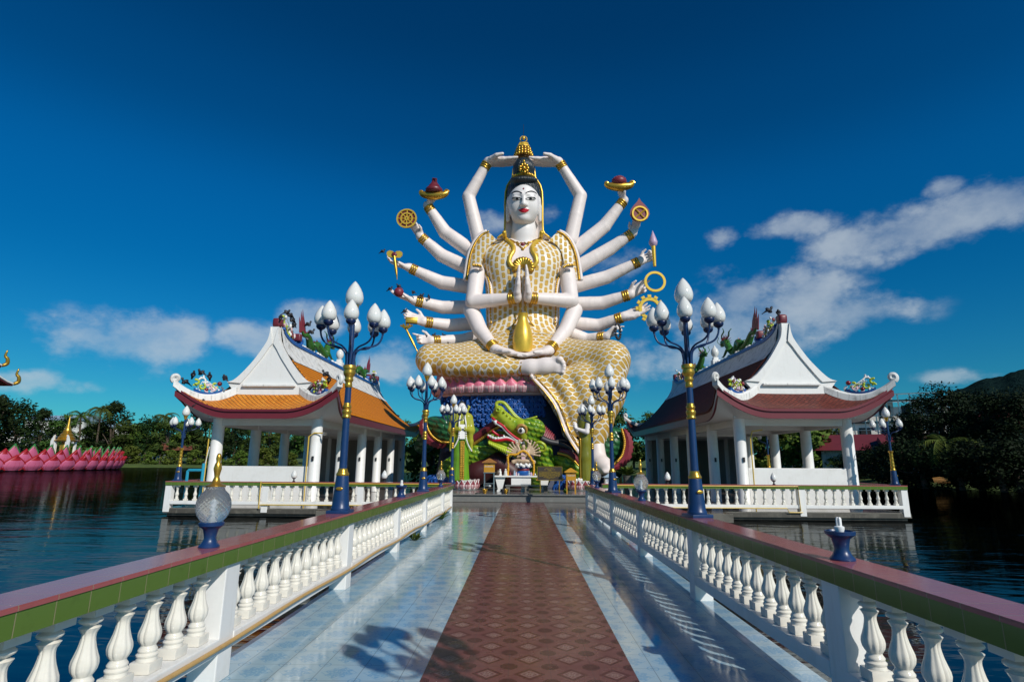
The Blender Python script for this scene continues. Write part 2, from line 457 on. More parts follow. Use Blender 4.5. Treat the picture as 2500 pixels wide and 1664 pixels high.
def floor_mats():
    T = .306
    m = Mat('blue_floor_tile', (.27, .47, .62), .09); x, y, z = m.xyz(); u = (x - .06) / T; v = y / T
    fx = u.frac() - .5; fy = v.frac() - .5; rr = (fx * fx + fy * fy).sqrt()
    at = fy.op('ARCTAN2', fx); lob = (at * 8).sin() * .05
    fl = (rr + lob).lt(.29) * (m.noise(60, 2).step(.34, .52)); gx = fx.abs().rsub(.5); gy = fy.abs().rsub(.5)
    cr = (gx * gx + gy * gy).sqrt(); ring = (cr.lt(.15) * cr.gt(.12)).mx(cr.lt(.07) * .7)
    dm = (fx.abs() + fy.abs()); edge = dm.gt(.40) * dm.lt(.44) * .5
    pat = fl.mx(ring).mx(edge) * .58
    c = m.mix(m.noise(1.1, 4, .6) * .8, (.30, .43, .50), (.38, .51, .57))
    c = m.mix(pat, c, (.08, .27, .46))
    c = m.mix(m.noise(1.7, 6, .7).step(.58, .8) * .35, c, (.22, .33, .38))
    g = tile_line(m, u, .010).mx(tile_line(m, v, .008))
    m.color(m.mix(g * .8, c, (.13, .18, .20))); m.inp('Roughness', m.noise(2.5, 4).step(.3, .75) * .14 + .06)
    m.bump(g * -1, .3, .003); m.bump(m.noise(7, 2), .035, .02)
    b = Mat('carpet_floor_tile', (.16, .07, .06), .12, 0, .16); x, y, z = b.xyz(); u = (x - .06) / T + .5; v = y / T
    fx = u.frac() - .5; fy = v.frac() - .5; dm = fx.abs() + fy.abs()
    gx = fx.abs().rsub(.5); gy = fy.abs().rsub(.5); oc = gx.mx(gy).mx((gx + gy) * .72)
    rr = (fx * fx + fy * fy).sqrt(); cr = (gx * gx + gy * gy).sqrt(); at = fy.op('ARCTAN2', fx)
    c = b.mix(b.noise(2, 4) * .8, (.145, .046, .045), (.115, .035, .034))
    c = b.mix(dm.lt(.38), c, (.070, .010, .010)); c = b.mix(dm.lt(.27), c, (.13, .042, .042))
    lines = (dm.lt(.225) * dm.gt(.185)).mx((rr + (at * 8).sin() * .025).lt(.10) * rr.gt(.045)).mx(rr.lt(.02))
    c = b.mix(lines * .6, c, (.30, .20, .17))
    c = b.mix(oc.lt(.21), c, (.052, .007, .008))
    sp = (cr.frac() * 0 + (cr * 42).sin()).gt(.35) * oc.lt(.17) * b.noise(90, 2).step(.45, .6)
    c = b.mix(sp * .5, c, (.19, .06, .05))
    c = b.mix(b.noise(1.3, 6, .7).step(.55, .8) * .3, c, (.10, .06, .05))
    g = tile_line(b, u, .006).mx(tile_line(b, v, .006)); b.color(b.mix(g * .7, c, (.05, .03, .03)))
    b.inp('Roughness', b.noise(2.5, 4).step(.3, .75) * .16 + .20); b.bump(g * -1, .3, .003); b.bump(b.noise(7, 2), .03, .02)
    w = Mat('brown_floor_tile', (.10, .075, .062), .12); x, y, z = w.xyz(); u = (x - .06) / .41; v = y / .41
    g = tile_line(w, u, .008).mx(tile_line(w, v, .008)); c = w.mix(w.noise(3, 5) * .9, (.17, .14, .12), (.12, .095, .085))
    w.color(w.mix(g * .6, c, (.03, .025, .02))); w.bump(g * -1, .3, .003); w.bump(w.noise(7, 2), .03, .02)
    return m.m, b.m, w.m
blue_floor, carpet_floor, brown_floor = floor_mats()

def robe_mat(name, w, h, diamond):
    m = Mat(name, (.75, .72, .66), .42); x, y, z = m.xyz('UV')
    if diamond:
        u = x / w; v = y / h; row = v.floor(); uu = u + row.mod(2) * .5
        fx = (uu.frac() - .5).abs(); fy = (v.frac() - .5).abs()
        e = (fx * 1.16).pw(1.4) + (fy * 1.04).pw(1.4); md = e.rsub(.44).step(0, .05)
        dl = ((u + v * .5).frac() - .5).abs().gt(.47).mx(((u - v * .5).frac() - .5).abs().gt(.47)) * .25
    else:
        u = x / w; cl = u.floor(); v = y / h + cl.mod(2) * .5
        fx = (u.frac() - .5).abs(); fy = (v.frac() - .5).abs()
        e = (fx * 1.52).pw(4) + (fy * 1.19).pw(4); md = e.rsub(.062).step(0, .02)
        dl = fx.gt(.47) * .25
    n = m.noise(60, 2, src='UV'); gl = m.mix(n.step(.40, .62), (.52, .29, .045), (.83, .54, .11))
    c = m.mix(m.noise(2, 4) * .6, (.83, .77, .66), (.70, .64, .53)); c = m.mix(dl, c, (.40, .31, .20))
    m.color(m.mix(md, c, gl)); m.inp('Metallic', md * .2); m.bump(md * (n * .5 + .6), .9, .06); return m.m
robe_torso = robe_mat('robe_gold_brick_pattern', .255, .37, False)
robe_leg = robe_mat('robe_gold_lozenge_pattern', .37, .235, True)

def scale_mat(name, base, alt, w, rough=.32, bump=.8):
    m = Mat(name, base, rough); x, y, z = m.xyz('UV')
    v = y / w; row = v.floor(); u = x / w + row.mod(2) * .5; fx = u.frac() - .5; fy = v.frac()
    r = (fx * fx * 1.2 + (fy - 1) * (fy - 1) * .8).sqrt(); e = r.step(.35, .85)
    c = m.mix(e, alt, base); c = m.mix(m.noise(2, 4) * .5, c, tuple(k * .45 for k in base))
    m.color(c); m.bump(e * -1, bump, .08); return m.m
dragon_scale = scale_mat('dragon_green_scales', (.07, .21, .012), (.28, .42, .02), .24)
dragon_body = scale_mat('dragon_body_scales', (.008, .065, .022), (.035, .17, .06), .28)
dragon_skin = Mat('dragon_lime_skin', (.36, .44, .025), .33).worn(2.2, amt=.9, tint=(.09, .25, .015), bump=.2).m
wave_blue = Mat('blue_wave_relief', (.01, .075, .30), .4).worn(3, amt=.6, tint=(.005, .03, .13), bump=.3).m
green_robe = Mat('green_lacquer_robe', (.15, .32, .02), .22).worn(3, amt=.6, tint=(.045, .20, .02), streak=True, bump=.1).m
yellow_robe = Mat('yellow_green_lacquer_robe', (.36, .36, .03), .22).worn(3, amt=.6, tint=(.2, .24, .02), streak=True, bump=.1).m

def water_mat():
    m = Mat('lake_water', (.003, .014, .018), .02, 0, .5); nt = m.nt
    big = m.noise(.9, 3, .55, stretch=(.45, 1.35, 1), dist=.6); small = m.noise(4.2, 3, .55, stretch=(.4, 1.4, 1), dist=.4)
    patch = m.noise(.06, 3).step(.35, .65) * .7 + .30
    m.bump(big * patch, .20, .18); m.bump(small * patch, .16, .04)
    gl = nt.nodes.new('ShaderNodeBsdfGlossy'); gl.inputs['Color'].default_value = (.20, .215, .22, 1); gl.inputs['Roughness'].default_value = .03
    df = nt.nodes.new('ShaderNodeBsdfDiffuse'); df.inputs['Color'].default_value = (.006, .020, .028, 1)
    fr = nt.nodes.new('ShaderNodeFresnel'); fr.inputs['IOR'].default_value = 1.33; mx = nt.nodes.new('ShaderNodeMixShader')
    for n_ in (gl, df, fr): nt.links.new(m.bumpn.outputs[0], n_.inputs['Normal'])
    nt.links.new(fr.outputs[0], mx.inputs[0]); nt.links.new(df.outputs[0], mx.inputs[1]); nt.links.new(gl.outputs[0], mx.inputs[2])
    out = [n_ for n_ in nt.nodes if n_.type == 'OUTPUT_MATERIAL'][0]; nt.links.new(mx.outputs[0], out.inputs['Surface']); return m.m
water_m = water_mat()
def ground_mat():
    m = Mat('grassy_bank', (.035, .06, .015), .9); n = m.noise(.25, 6, .7); c = m.mix(n.step(.35, .7), (.05, .09, .015), (.11, .16, .025))
    m.color(m.mix(m.noise(2.5, 4, .7).step(.5, .8) * .6, c, (.02, .035, .01))); m.bump(m.noise(3, 5, .7), .8, .3); return m.m
ground_m = ground_mat()
def leaf_mat(name, a, b):
    m = Mat(name, a, .7, 0, .12); g = m.nt.nodes.new('ShaderNodeNewGeometry'); oi = m.nt.nodes.new('ShaderNodeObjectInfo')
    r = N(m.nt, g.outputs['Random Per Island']); c = m.mix(r, a, b)
    hs = m.nt.nodes.new('ShaderNodeHueSaturation'); m.nt.links.new(c, hs.inputs['Color'])
    m.nt.links.new((N(m.nt, oi.outputs['Random']) * .5 + .75).so, hs.inputs['Value']); m.nt.links.new((N(m.nt, oi.outputs['Random']) * .05 + .475).so, hs.inputs['Hue'])
    m.nt.links.new(hs.outputs[0], m.b.inputs['Base Color']); return m.m
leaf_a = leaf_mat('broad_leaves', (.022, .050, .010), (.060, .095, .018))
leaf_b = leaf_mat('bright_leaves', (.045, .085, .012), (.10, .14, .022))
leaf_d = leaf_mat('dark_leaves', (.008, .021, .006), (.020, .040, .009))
leaf_k = leaf_mat('vignette_dark_leaves', (.004, .011, .004), (.011, .023, .006))  # lens vignette darkening put into the leaf colour of the right shore trees
palm_l = leaf_mat('palm_fronds', (.035, .07, .012), (.09, .12, .02))
bark = Mat('bark', (.09, .065, .045), .9).worn(4, amt=.6, bump=.5).m
rust = Mat('rusty_sheet_roof', (.16, .05, .03), .7).worn(1.2, amt=.8, tint=(.08, .04, .03)).m
red_roof = Mat('red_sheet_roof', (.15, .02, .026), .6).worn(.6, amt=.6, tint=(.09, .014, .018)).m
tin = Mat('pale_blue_sheet_roof', (.30, .42, .52), .4).worn(1, amt=.5).m
# ------------------------------------------------------------------ light, sky, camera
SUN = Vector((.88, -1.15, 1.0)).normalized()
def world():
    w = bpy.data.worlds.new('World'); sc.world = w; w.use_nodes = True; nt = w.node_tree; nt.nodes.clear()
    out = nt.nodes.new('ShaderNodeOutputWorld'); bg = nt.nodes.new('ShaderNodeBackground'); bg.inputs['Strength'].default_value = .085
    sky = nt.nodes.new('ShaderNodeTexSky'); sky.sky_type = 'NISHITA'; sky.sun_disc = False
    sky.sun_elevation = math.asin(SUN.z); sky.sun_rotation = math.atan2(SUN.x, SUN.y)
    sky.air_density = 1.0; sky.dust_density = .3; sky.ozone_density = 3.0
    tc = nt.nodes.new('ShaderNodeTexCoord'); sp = nt.nodes.new('ShaderNodeSeparateXYZ'); nt.links.new(tc.outputs['Generated'], sp.inputs[0])
    x, y, z = [N(nt, o) for o in sp.outputs]
    az = x.op('ARCTAN2', y); el = z.op('ARCSINE')
    # polarised, contrasty film-like sky: deepen with height
    gm = nt.nodes.new('ShaderNodeGamma'); gm.inputs[1].default_value = SKY_GAMMA; nt.links.new(sky.outputs[0], gm.inputs[0])
    hs = nt.nodes.new('ShaderNodeHueSaturation'); hs.inputs['Saturation'].default_value = SKY_SAT; hs.inputs['Hue'].default_value = SKY_HUE
    nt.links.new(gm.outputs[0], hs.inputs['Color'])
    rp = nt.nodes.new('ShaderNodeValToRGB'); rp.color_ramp.interpolation = 'EASE'; el_n = el / 1.5708; nt.links.new(el_n.so, rp.inputs[0]); E_ = rp.color_ramp.elements
    ks = [(0, .74), (.10, .70), (.19, .68), (.27, .74), (.36, .60), (.46, .50), (.8, .42)]; E_[0].position = 0; E_[1].position = 1
    for p_, v_ in ks[1:-1]: E_.new(p_)
    for e_, (p_, v_) in zip(E_, ks): e_.position = p_; e_.color = (v_, v_, v_, 1)
    val = N(nt, rp.outputs[0]); hz = el.step(.0, .36)
    mul = nt.nodes.new('ShaderNodeMix'); mul.data_type = 'RGBA'; mul.blend_type = 'MULTIPLY'; mul.inputs[0].default_value = 1
    cb = nt.nodes.new('ShaderNodeCombineColor')
    for i, (t0, t1) in enumerate(zip(SKY_T0, SKY_T1)): nt.links.new((val * (hz * (t1 - t0) + t0)).so, cb.inputs[i])
    nt.links.new(hs.outputs[0], mul.inputs[6]); nt.links.new(cb.outputs[0], mul.inputs[7])
    # cumulus banks at their true bearings
    ns = nt.nodes.new('ShaderNodeTexNoise'); ns.inputs['Scale'].default_value = 8; ns.inputs['Detail'].default_value = 7; ns.inputs['Roughness'].default_value = .6
    mp = nt.nodes.new('ShaderNodeMapping'); mp.inputs['Scale'].default_value = (1, 1, 1.5); nt.links.new(tc.outputs['Generated'], mp.inputs[0]); nt.links.new(mp.outputs[0], ns.inputs[0])
    n1 = N(nt, ns.outputs['Fac'])
    acc = None
    for (dx, dy, rx, ry, k) in CLOUDS:
        d = srcray(dx * K, dy * K).normalized(); a0 = math.atan2(d.x, d.y); e0 = math.asin(d.z)
        d2 = srcray((dx + rx) * K, dy * K).normalized(); ra = abs(math.atan2(d2.x, d2.y) - a0) * 1.25
        d3 = srcray(dx * K, (dy - ry) * K).normalized(); re = abs(math.asin(d3.z) - e0) * 1.25
        u = (az - a0) / ra; v = (el - e0) / re
        f = (u * u + v * v).sqrt().rsub(1).mx(-1) * .9 + .1
        f = f - (1 - k) * .7
        acc = f if acc is None else acc.mx(f)
    dens = (acc + (n1 - .5) * 2.9).step(-.05, .66) * acc.step(-.5, .2)
    dens = dens * ((n1 - .35).step(0, .4) * .38 + .30)
    mx = nt.nodes.new('ShaderNodeMix'); mx.data_type = 'RGBA'; nt.links.new(dens.so, mx.inputs[0])
    nt.links.new(mul.outputs[2], mx.inputs[6]); mx.inputs[7].default_value = CLOUD_COL
    nt.links.new(mx.outputs[2], bg.inputs[0]); nt.links.new(bg.outputs[0], out.inputs[0])
SKY_GAMMA, SKY_SAT, SKY_HUE, SKY_V0, SKY_V1 = 1.0, 1.3, .5, .34, .95; SKY_T0, SKY_T1 = (.20, .88, 1.05), (.02, .98, 1.30)
CLOUD_COL = (6.2, 7.0, 7.6, 1)
CLOUDS = [(300, 790, 160, 50, 1), (385, 775, 80, 45, 1), (210, 770, 90, 35, .9), (90, 880, 150, 30, .5), (590, 790, 100, 40, .8), (720, 735, 60, 40, .9),
          (900, 835, 60, 40, .8), (1150, 515, 90, 40, .45), (1270, 490, 70, 40, .4), (1700, 690, 90, 55, 1), (1720, 760, 150, 70, 1), (1850, 690, 90, 60, 1), (1960, 720, 130, 50, .9),
          (1840, 640, 40, 30, .8), (2100, 530, 240, 55, .95), (2300, 460, 180, 60, 1), (1840, 520, 120, 30, .8), (2180, 430, 60, 28, .8), (1400, 600, 90, 60, .35), (1660, 550, 50, 26, .5), (1560, 830, 120, 50, .55), (2150, 870, 160, 25, .5), (1480, 830, 80, 50, .5)]
world()
sun = bpy.data.lights.new('sun', 'SUN'); sun.energy = 3.9; sun.angle = R(.53); sun.color = (1, .955, .88)
so = bpy.data.objects.new('sun', sun); col.objects.link(so); so.rotation_euler = SUN.to_track_quat('Z', 'Y').to_euler()
cd = bpy.data.cameras.new('camera'); co = bpy.data.objects.new('camera', cd); col.objects.link(co); sc.camera = co
cd.sensor_width = 36; cd.lens = FPX / 2500 * 36; cd.clip_end = 6000; cd.clip_start = .05
co.matrix_world = Matrix(((RT.x, UP.x, -FW.x, 0), (RT.y, UP.y, -FW.y, 0), (RT.z, UP.z, -FW.z, 1.5), (0, 0, 0, 1)))
sc.view_settings.view_transform = 'Standard'; sc.view_settings.look = 'None'; sc.view_settings.gamma = 1; sc.view_settings.exposure = 0.0

# ------------------------------------------------------------------ water, land, decks
WZ = -.25
def disc_sheet(name, z, rad, mat, seg=96):
    m = MB(); rows = []
    for r in (.01, 20, 60, 200, 900, rad): rows.append([(r * math.cos(2 * PI * i / seg), r * math.sin(2 * PI * i / seg) + 20, z) for i in range(seg)])
    m.grid(rows, closed=True); return struct(name, m.build(name, mat))
disc_sheet('water', WZ, 1500, water_m)
def shore(az):     # distance of the shoreline from the camera by bearing in degrees (right positive)
    return interp(az, [-180, -100, -60, -45, -30, -22, -15, 0, 10, 18, 26, 33, 45, 60, 100, 180], [60, 110, 150, 155, 140, 110, 92, 84, 80, 70, 58, 52, 46, 40, 40, 60])
def terrain():
    m = MB(); rows = []; na = 180
    nz = lambda a, r: .35 * math.sin(a * .31 + r * .05) + .25 * math.sin(a * .83 - r * .11)
    for t in (-40, -6, -1.2, 0, .8, 3, 8, 20, 45, 90, 200, 500, 1500, 4000):
        row = []
        for i in range(na):
            az = -180 + 360 * i / na; r = max(1, shore(az) + t + 1.5 * math.sin(az * .7) + math.sin(az * 1.9))
            z = interp(t, [-40, -6, -1.2, 0, .8, 3, 8, 45, 200, 4000], [-3, -1.6, -.6, -.25, -.1, .1, .35, 1.2, 2.2, 2.2]) + (nz(az, t) * .3 if 2 < t < 600 else 0)
            row.append((r * math.sin(R(az)), r * math.cos(R(az)), z))
        rows.append(row)
    c = [[(.01 * math.sin(2 * PI * i / na), .01 * math.cos(2 * PI * i / na), -3) for i in range(na)]]
    m.grid(c + rows, closed=True); return struct('ground', m.build('ground', ground_m, smooth=180))
terrain()

def slab(name, x0, x1, y0, y1, z, th, mats, rim=None):
    m = MB(); m.add([(x0, y0, z), (x1, y0, z), (x1, y1, z), (x0, y1, z)], [(0, 1, 2, 3)], 0)
    m.mi = 1
    m.add([(x0, y0, z), (x1, y0, z), (x1, y1, z), (x0, y1, z), (x0, y0, z - th), (x1, y0, z - th), (x1, y1, z - th), (x0, y1, z - th)],
          [(0, 4, 5, 1), (1, 5, 6, 2), (2, 6, 7, 3), (3, 7, 4, 0), (4, 7, 6, 5)], 1)
    return struct(name, m.build(name, mats))
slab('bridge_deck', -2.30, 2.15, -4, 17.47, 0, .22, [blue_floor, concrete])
m = MB(); m.add([(-.705, -4, .004), (.825, -4, .004), (.825, 17.47, .004), (-.705, 17.47, .004)], [(0, 1, 2, 3)]); struct('path', m.build('path', carpet_floor))
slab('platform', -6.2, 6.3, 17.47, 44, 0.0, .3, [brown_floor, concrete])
m = MB(); m.add([(-.705, 17.47, .004), (.825, 17.47, .004), (.825, 21.6, .004), (-.705, 21.6, .004)], [(0, 1, 2, 3)]); struct('path', m.build('path', carpet_floor))
slab('podium', -3.3, 3.3, 21.62, 40, .29, .28, [grey_stone, grey_stone])
m = MB(); m.box((0, 21.6, .27), (6.66, .1, .04), bev=.008); struct('podium_edge', m.build('podium_edge', grey_stone))
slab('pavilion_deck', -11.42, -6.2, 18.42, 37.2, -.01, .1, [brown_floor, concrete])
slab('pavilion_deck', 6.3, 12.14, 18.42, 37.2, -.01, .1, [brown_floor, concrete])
for x0, x1 in ((-11.5, -2.5), (2.55, 12.22)):
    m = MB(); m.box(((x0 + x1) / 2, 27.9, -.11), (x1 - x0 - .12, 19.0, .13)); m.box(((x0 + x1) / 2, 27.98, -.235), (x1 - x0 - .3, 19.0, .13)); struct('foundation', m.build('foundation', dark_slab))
m = MB()
for y in (-2, 2.5, 7.4, 12.4, 16.8):
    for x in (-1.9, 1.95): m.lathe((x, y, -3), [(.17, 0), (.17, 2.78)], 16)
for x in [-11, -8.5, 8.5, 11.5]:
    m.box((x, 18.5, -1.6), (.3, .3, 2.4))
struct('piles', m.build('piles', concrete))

# ------------------------------------------------------------------ balustrades
def baluster_mesh():
    m = MB(); m.bbox((0, 0, .032), (.125, .125, .064), 0, 0, .010)
    m.lathe((0, 0, 0), [(.057, .064), (.054, .076), (.053, .082), (.059, .090), (.059, .097), (.052, .104), (.049, .108), (.052, .116), (.052, .122), (.046, .130), (.041, .138), (.040, .146)], 24)
    n = 24; pr = []
    for i in range(n + 1):
        t = i / n; z = .144 + .226 * t
        r = interp(t, [0, .05, .13, .24, .34, .46, .58, .70, .80, .88, .95, 1.0], [.039, .046, .056, .0605, .0575, .048, .0395, .0335, .0305, .0325, .041, .049]); pr.append((r, z))
    m.lathe((0, 0, 0), pr, 54, lobes=10, amp=.10, zr=(.152, .366))
    m.lathe((0, 0, 0), [(.047, .370), (.040, .375), (.031, .380), (.036, .386), (.050, .393), (.055, .401), (.053, .409), (.042, .416), (.032, .421), (.034, .427), (.040, .431)], 24)
    m.box((0, 0, .446), (.13, .13, .032), top=1); 
    b = m.box((0, 0, .4285), (.09, .09, .006), top=1.4); m.box((0, 0, .472), (.13, .13, .02))
    return m.mesh('baluster', white_gloss, smooth=40)
BAL = baluster_mesh(); BAL_H = .482
def rail_run(root, o, ang, L, posts, ztop=.82, pw=.20, spacing=.245, cw=.25, k=1):
    """one straight run along local x from o; posts = distances along the run"""
    o = Vector(o)
    def pl(name, mb, mats, sm=None):
        ob = mb.build(name, mats, root, sm, o, ang); return ob
    m = MB(); ch = .115
    m.box((L / 2, 0, ztop - ch / 2 - .006), (L, cw, ch - .012), mi=0); m.box((L / 2, 0, ztop - .004), (L + .012, cw + .012, .016), mi=1); m.box((L / 2, 0, ztop + .0075), (L + .01, cw + .008, .007), mi=1)
    pl('coping', m, [green_tile, pink_tile])
    zb = ztop - ch - BAL_H - .003
    m = MB(); ps = sorted(posts)
    for a, b in zip(ps[:-1], ps[1:]): m.bbox(((a + b) / 2, 0, zb - .05), (b - a - pw + .004, .21, .10), 0, 0, .008)
    pl('bottom_beam', m, white)
    me = None
    for p in ps:
        if me is None:
            q = MB(); h = ztop - ch - .001; q.bbox((0, 0, h / 2 - .07), (pw, pw, h + .14), 0, 0, .008); me = q.mesh('post', white)
        c, s = math.cos(ang), math.sin(ang); link('post', me, root, o + Vector((p * c, p * s, 0)), ang)
    for a, b in zip(ps[:-1], ps[1:]):
        n = max(1, int(round((b - a - pw) / spacing))); st = (b - a - pw) / n
        for i in range(n):
            p = a + pw / 2 + st * (i + .5); c, s = math.cos(ang), math.sin(ang)
            q = link('baluster', BAL, root, o + Vector((p * c, p * s, zb)), ang + rnd.uniform(-.03, .03)); q.scale = (k, k, 1)
XL, XR = -2.19, 2.03
TILT = .0077
def RZ(y): return .85 + .07 - TILT * (y - 1.2)     # the bridge rails fall very slightly toward the statue
bl = thing('balustrade', 'white balustrade on the left of the bridge, its green tiled face in sun', 'balustrade', (XL, 1.2, 0))
PY = [4.28, 7.18, 9.98, 12.8, 15.6]
rail_run(bl, (0, 0, 0), PI / 2, 16.4, [.35] + [p - 1.2 for p in PY] + [16.28], .84)
br = thing('balustrade', 'long white balustrade on the right of the bridge with its inner side in shade', 'balustrade', (XR, 1.2, 0))
rail_run(br, (0, 0, 0), PI / 2, 16.4, [.35] + [p - 1.2 for p in (3.78, 6.80, 9.75, 12.7, 15.6)] + [16.28], .84)
for b_ in (bl, br): b_.rotation_euler = (-TILT, 0, 0); b_.location.z = .07
fl = thing('balustrade', 'white balustrade along the lake edge of the left pavilion with the orange roof', 'balustrade', (-11.45, 18.48, 0))
rail_run(fl, (0, 0, 0), 0, 9.2, [.1, 3.25, 6.3, 9.1], .80, spacing=.285, k=.86); rail_run(fl, (0.05, .13, 0), PI / 2, 12.0, [2.9, 5.8, 8.7, 11.9], .798, spacing=.285, k=.86)
fr = thing('balustrade', 'white balustrade along the lake edge of the right pavilion with the dark red roof', 'balustrade', (12.12, 18.48, 0))
rail_run(fr, (-9.55, 0, 0), 0, 9.55, [.1, 3.1, 6.25, 9.45], .80, spacing=.285, k=.86); rail_run(fr, (-.05, .13, 0), PI / 2, 12.0, [2.9, 5.8, 8.7, 11.9], .798, spacing=.285, k=.86)

# hose sagging along the left beam, conduits on the pavilion fences
pts = []
for i in range(80):
    y = 1.5 + 15.6 * i / 79; ph = (y - 4.42) / 2.87
    pts.append((XL + .125, y, .20 + .07 - TILT * (y - 1.2) + .012 * math.sin(ph * 2 * PI) + .010 * math.sin(y * 2.3)))
m = MB(); m.tube(pts, .016, 8); tag(m.build('hose', tan_hose, smooth=180), 'tan hose clipped along the lower beam of the left bridge balustrade', 'hose')
def pipe(pts, r, mat, label, name='conduit'):
    m = MB(); m.tube(pts, r, 8); return tag(m.build(name, mat, smooth=40), label, name)
pipe([(-8.35, 18.34, .83), (-8.35, 18.34, -.02), (-8.30, 18.34, .10), (-2.5, 18.34, .10)], .016, yellow_pipe, 'yellow conduit running low along the left pavilion balustrade')
pipe([(-8.30, 18.34, .765), (-2.5, 18.34, .765)], .016, yellow_pipe, 'yellow conduit running just under the coping of the left pavilion balustrade')
pipe([(3.0, 18.34, .10), (8.30, 18.34, .10), (8.36, 18.34, -.02), (8.78, 18.34, -.02)], .016, yellow_pipe, 'yellow conduit running low along the right pavilion balustrade')
pipe([(2.9, 18.34, .765), (8.70, 18.34, .765), (8.72, 18.34, .02)], .016, yellow_pipe, 'yellow conduit under the coping of the right pavilion balustrade, bent down at a post')
p0 = S(432, 1083, 18.75); p1 = S(468, 1075, 18.75)
pipe([(p0.x, 18.75, -.3), (p0.x, 18.75, p0.z), (p0.x + .03, 18.75, p0.z + .03), (p1.x - .03, 18.75, p0.z + .03)], .045, cyan_pvc, 'bright blue plastic elbow pipe rising behind the left pavilion balustrade', 'pipe')
pipe([(p1.x, 18.75, -.3), (p1.x, 18.75, p0.z + .25)], .05, cyan_pvc, 'upright blue plastic pipe beside the corner column of the left pavilion', 'pipe')
pipe([(p1.x + .02, 18.78, p0.z + .2), (p1.x + .1, 18.8, p0.z + .8)], .012, opal, 'thin pale riser above the upright blue pipe', 'pipe')
pipe(bez([(-5.35, 18.2, .05), (-5.3, 18.1, -.15), (-5.25, 18.0, -.35), (-5.2, 17.95, -.5)], 12), .02, tan_hose, 'short dark hose hanging from the left pavilion deck into the water', 'hose')
pipe(bez([(-6.0, 18.15, -.45), (-5.85, 18.1, -.2), (-5.4, 18.1, -.13), (-4.9, 18.1, -.14), (-4.6, 18.15, -.2), (-4.5, 18.2, -.4)], 20), .018, tan_hose, 'arched tan hose looping at the edge of the left pavilion deck', 'hose')

# ------------------------------------------------------------------ lamps
DROP = [(.045, 0), (.070, .012), (.088, .04), (.095, .075), (.094, .105), (.084, .145), (.066, .185), (.044, .222), (.022, .252), (.006, .268), (0, .272)]
def globe_mesh(k): m = MB(); m.lathe((0, 0, 0), [(r * k, z * k) for r, z in DROP], 24); return m.mesh('globe', opal, smooth=180)
G1, G2 = globe_mesh(1.0), globe_mesh(1.26)
CUPP = [(.012, -.085), (.016, -.075), (.016, -.062), (.028, -.055), (.05, -.04), (.062, -.02), (.064, -.002), (.060, .006), (.05, .008)]
def cup_mesh(mat, k=1): m = MB(); m.lathe((0, 0, 0), [(r * k, z * k) for r, z in CUPP], 20); return m.mesh('cup', mat, smooth=40)
CUPB = cup_mesh(M_('dark_navy_cup', (.008, .018, .07), .35))
PLQ = MB(); PLQ.ball((0, 0, 0), (.045, .008, .022)); PLQ = PLQ.mesh('nameplate', gold, smooth=180)
def post_lamp(name, label, narm=8, R0=.40, tall=True, group=None):
    t = thing(name, label, 'lamp', group=group)
    m = MB(); m.bbox((0, 0, .02), (.27, .27, .04), 0, 0, .006); m.lathe((0, 0, 0), [(.115, .04), (.118, .06), (.112, .075), (.106, .085), (.100, .17), (.078, .44), (.074, .46)], 28); m.build('base', blue_paint, t, 40)
    pl = link('nameplate', PLQ, t, (0, -.098, .30))
    if tall:
        m = MB(); m.lathe((0, 0, 0), [(.050, .54), (.044, 1.18)], 20); m.lathe((0, 0, 0), [(.042, 1.37), (.040, 1.59)], 20); m.lathe((0, 0, 0), [(.036, 1.86), (.030, 2.56)], 20); m.build('pole', blue_paint, t, 40)
        ringsets = [[(.076, .455), (.080, .465), (.080, .48), (.066, .50), (.056, .535), (.056, .545)],
                    [(.046, 1.175), (.058, 1.185), (.058, 1.20), (.048, 1.215), (.055, 1.24), (.062, 1.262), (.055, 1.285), (.046, 1.295), (.052, 1.31), (.057, 1.325), (.052, 1.34), (.043, 1.35), (.043, 1.375)],
                    [(.044, 1.575), (.048, 1.58), (.048, 1.62), (.044, 1.63), (.044, 1.65), (.056, 1.665), (.060, 1.68), (.050, 1.70), (.056, 1.72), (.074, 1.75), (.078, 1.775), (.070, 1.80), (.072, 1.815), (.084, 1.82), (.086, 1.86), (.080, 1.868)]]
        z0, zc, top = 1.86, 2.385, 2.56
    else:
        m = MB(); m.lathe((0, 0, 0), [(.036, 1.06), (.030, 2.0)], 20); m.build('pole', blue_paint, t, 40)
        ringsets = [[(.076, .455), (.080, .465), (.066, .50), (.056, .535), (.056, .57), (.066, .59), (.056, .62), (.05, .66), (.060, .69), (.05, .72), (.046, .78), (.058, .81), (.046, .84), (.046, .90), (.056, .93), (.046, .96), (.05, 1.0), (.07, 1.03), (.074, 1.06), (.06, 1.07)]]
        z0, zc, top = 1.4, 1.80, 2.0
    for pr in ringsets: m = MB(); m.lathe((0, 0, 0), pr, 24); m.build('collar', gold, t, 50)
    m = MB(); m.lathe((0, 0, 0), [(.03, top), (.034, top + .01), (.034, top + .03), (.045, top + .05), (.05, top + .08), (.064, top + .10), (.066, top + .13), (.06, top + .135)], 24); m.build('collar', gold, t, 50)
    link('globe', G2, t, (0, 0, top + .128))
    arm = MB(); b = z0
    arm.tube(bez([(.052, 0, b - .02), (.053, 0, b + .10), (.075, 0, b + .19), (.15, 0, b + .245), (.27, 0, b + .275), (.345, 0, b + .315), (.385, 0, b + .38), (R0, 0, b + .45), (R0, 0, zc - .06)], 40), .0125, 8)
    am = arm.mesh('arm', blue_paint, 180)
    for i in range(narm):
        a = 2 * PI * (i + .31) / narm
        o = link('arm', am, t, (0, 0, 0), a); c = link('cup', CUPB, o, (R0, 0, zc)); link('globe', G1, o, (R0, 0, zc + .006))
    return t
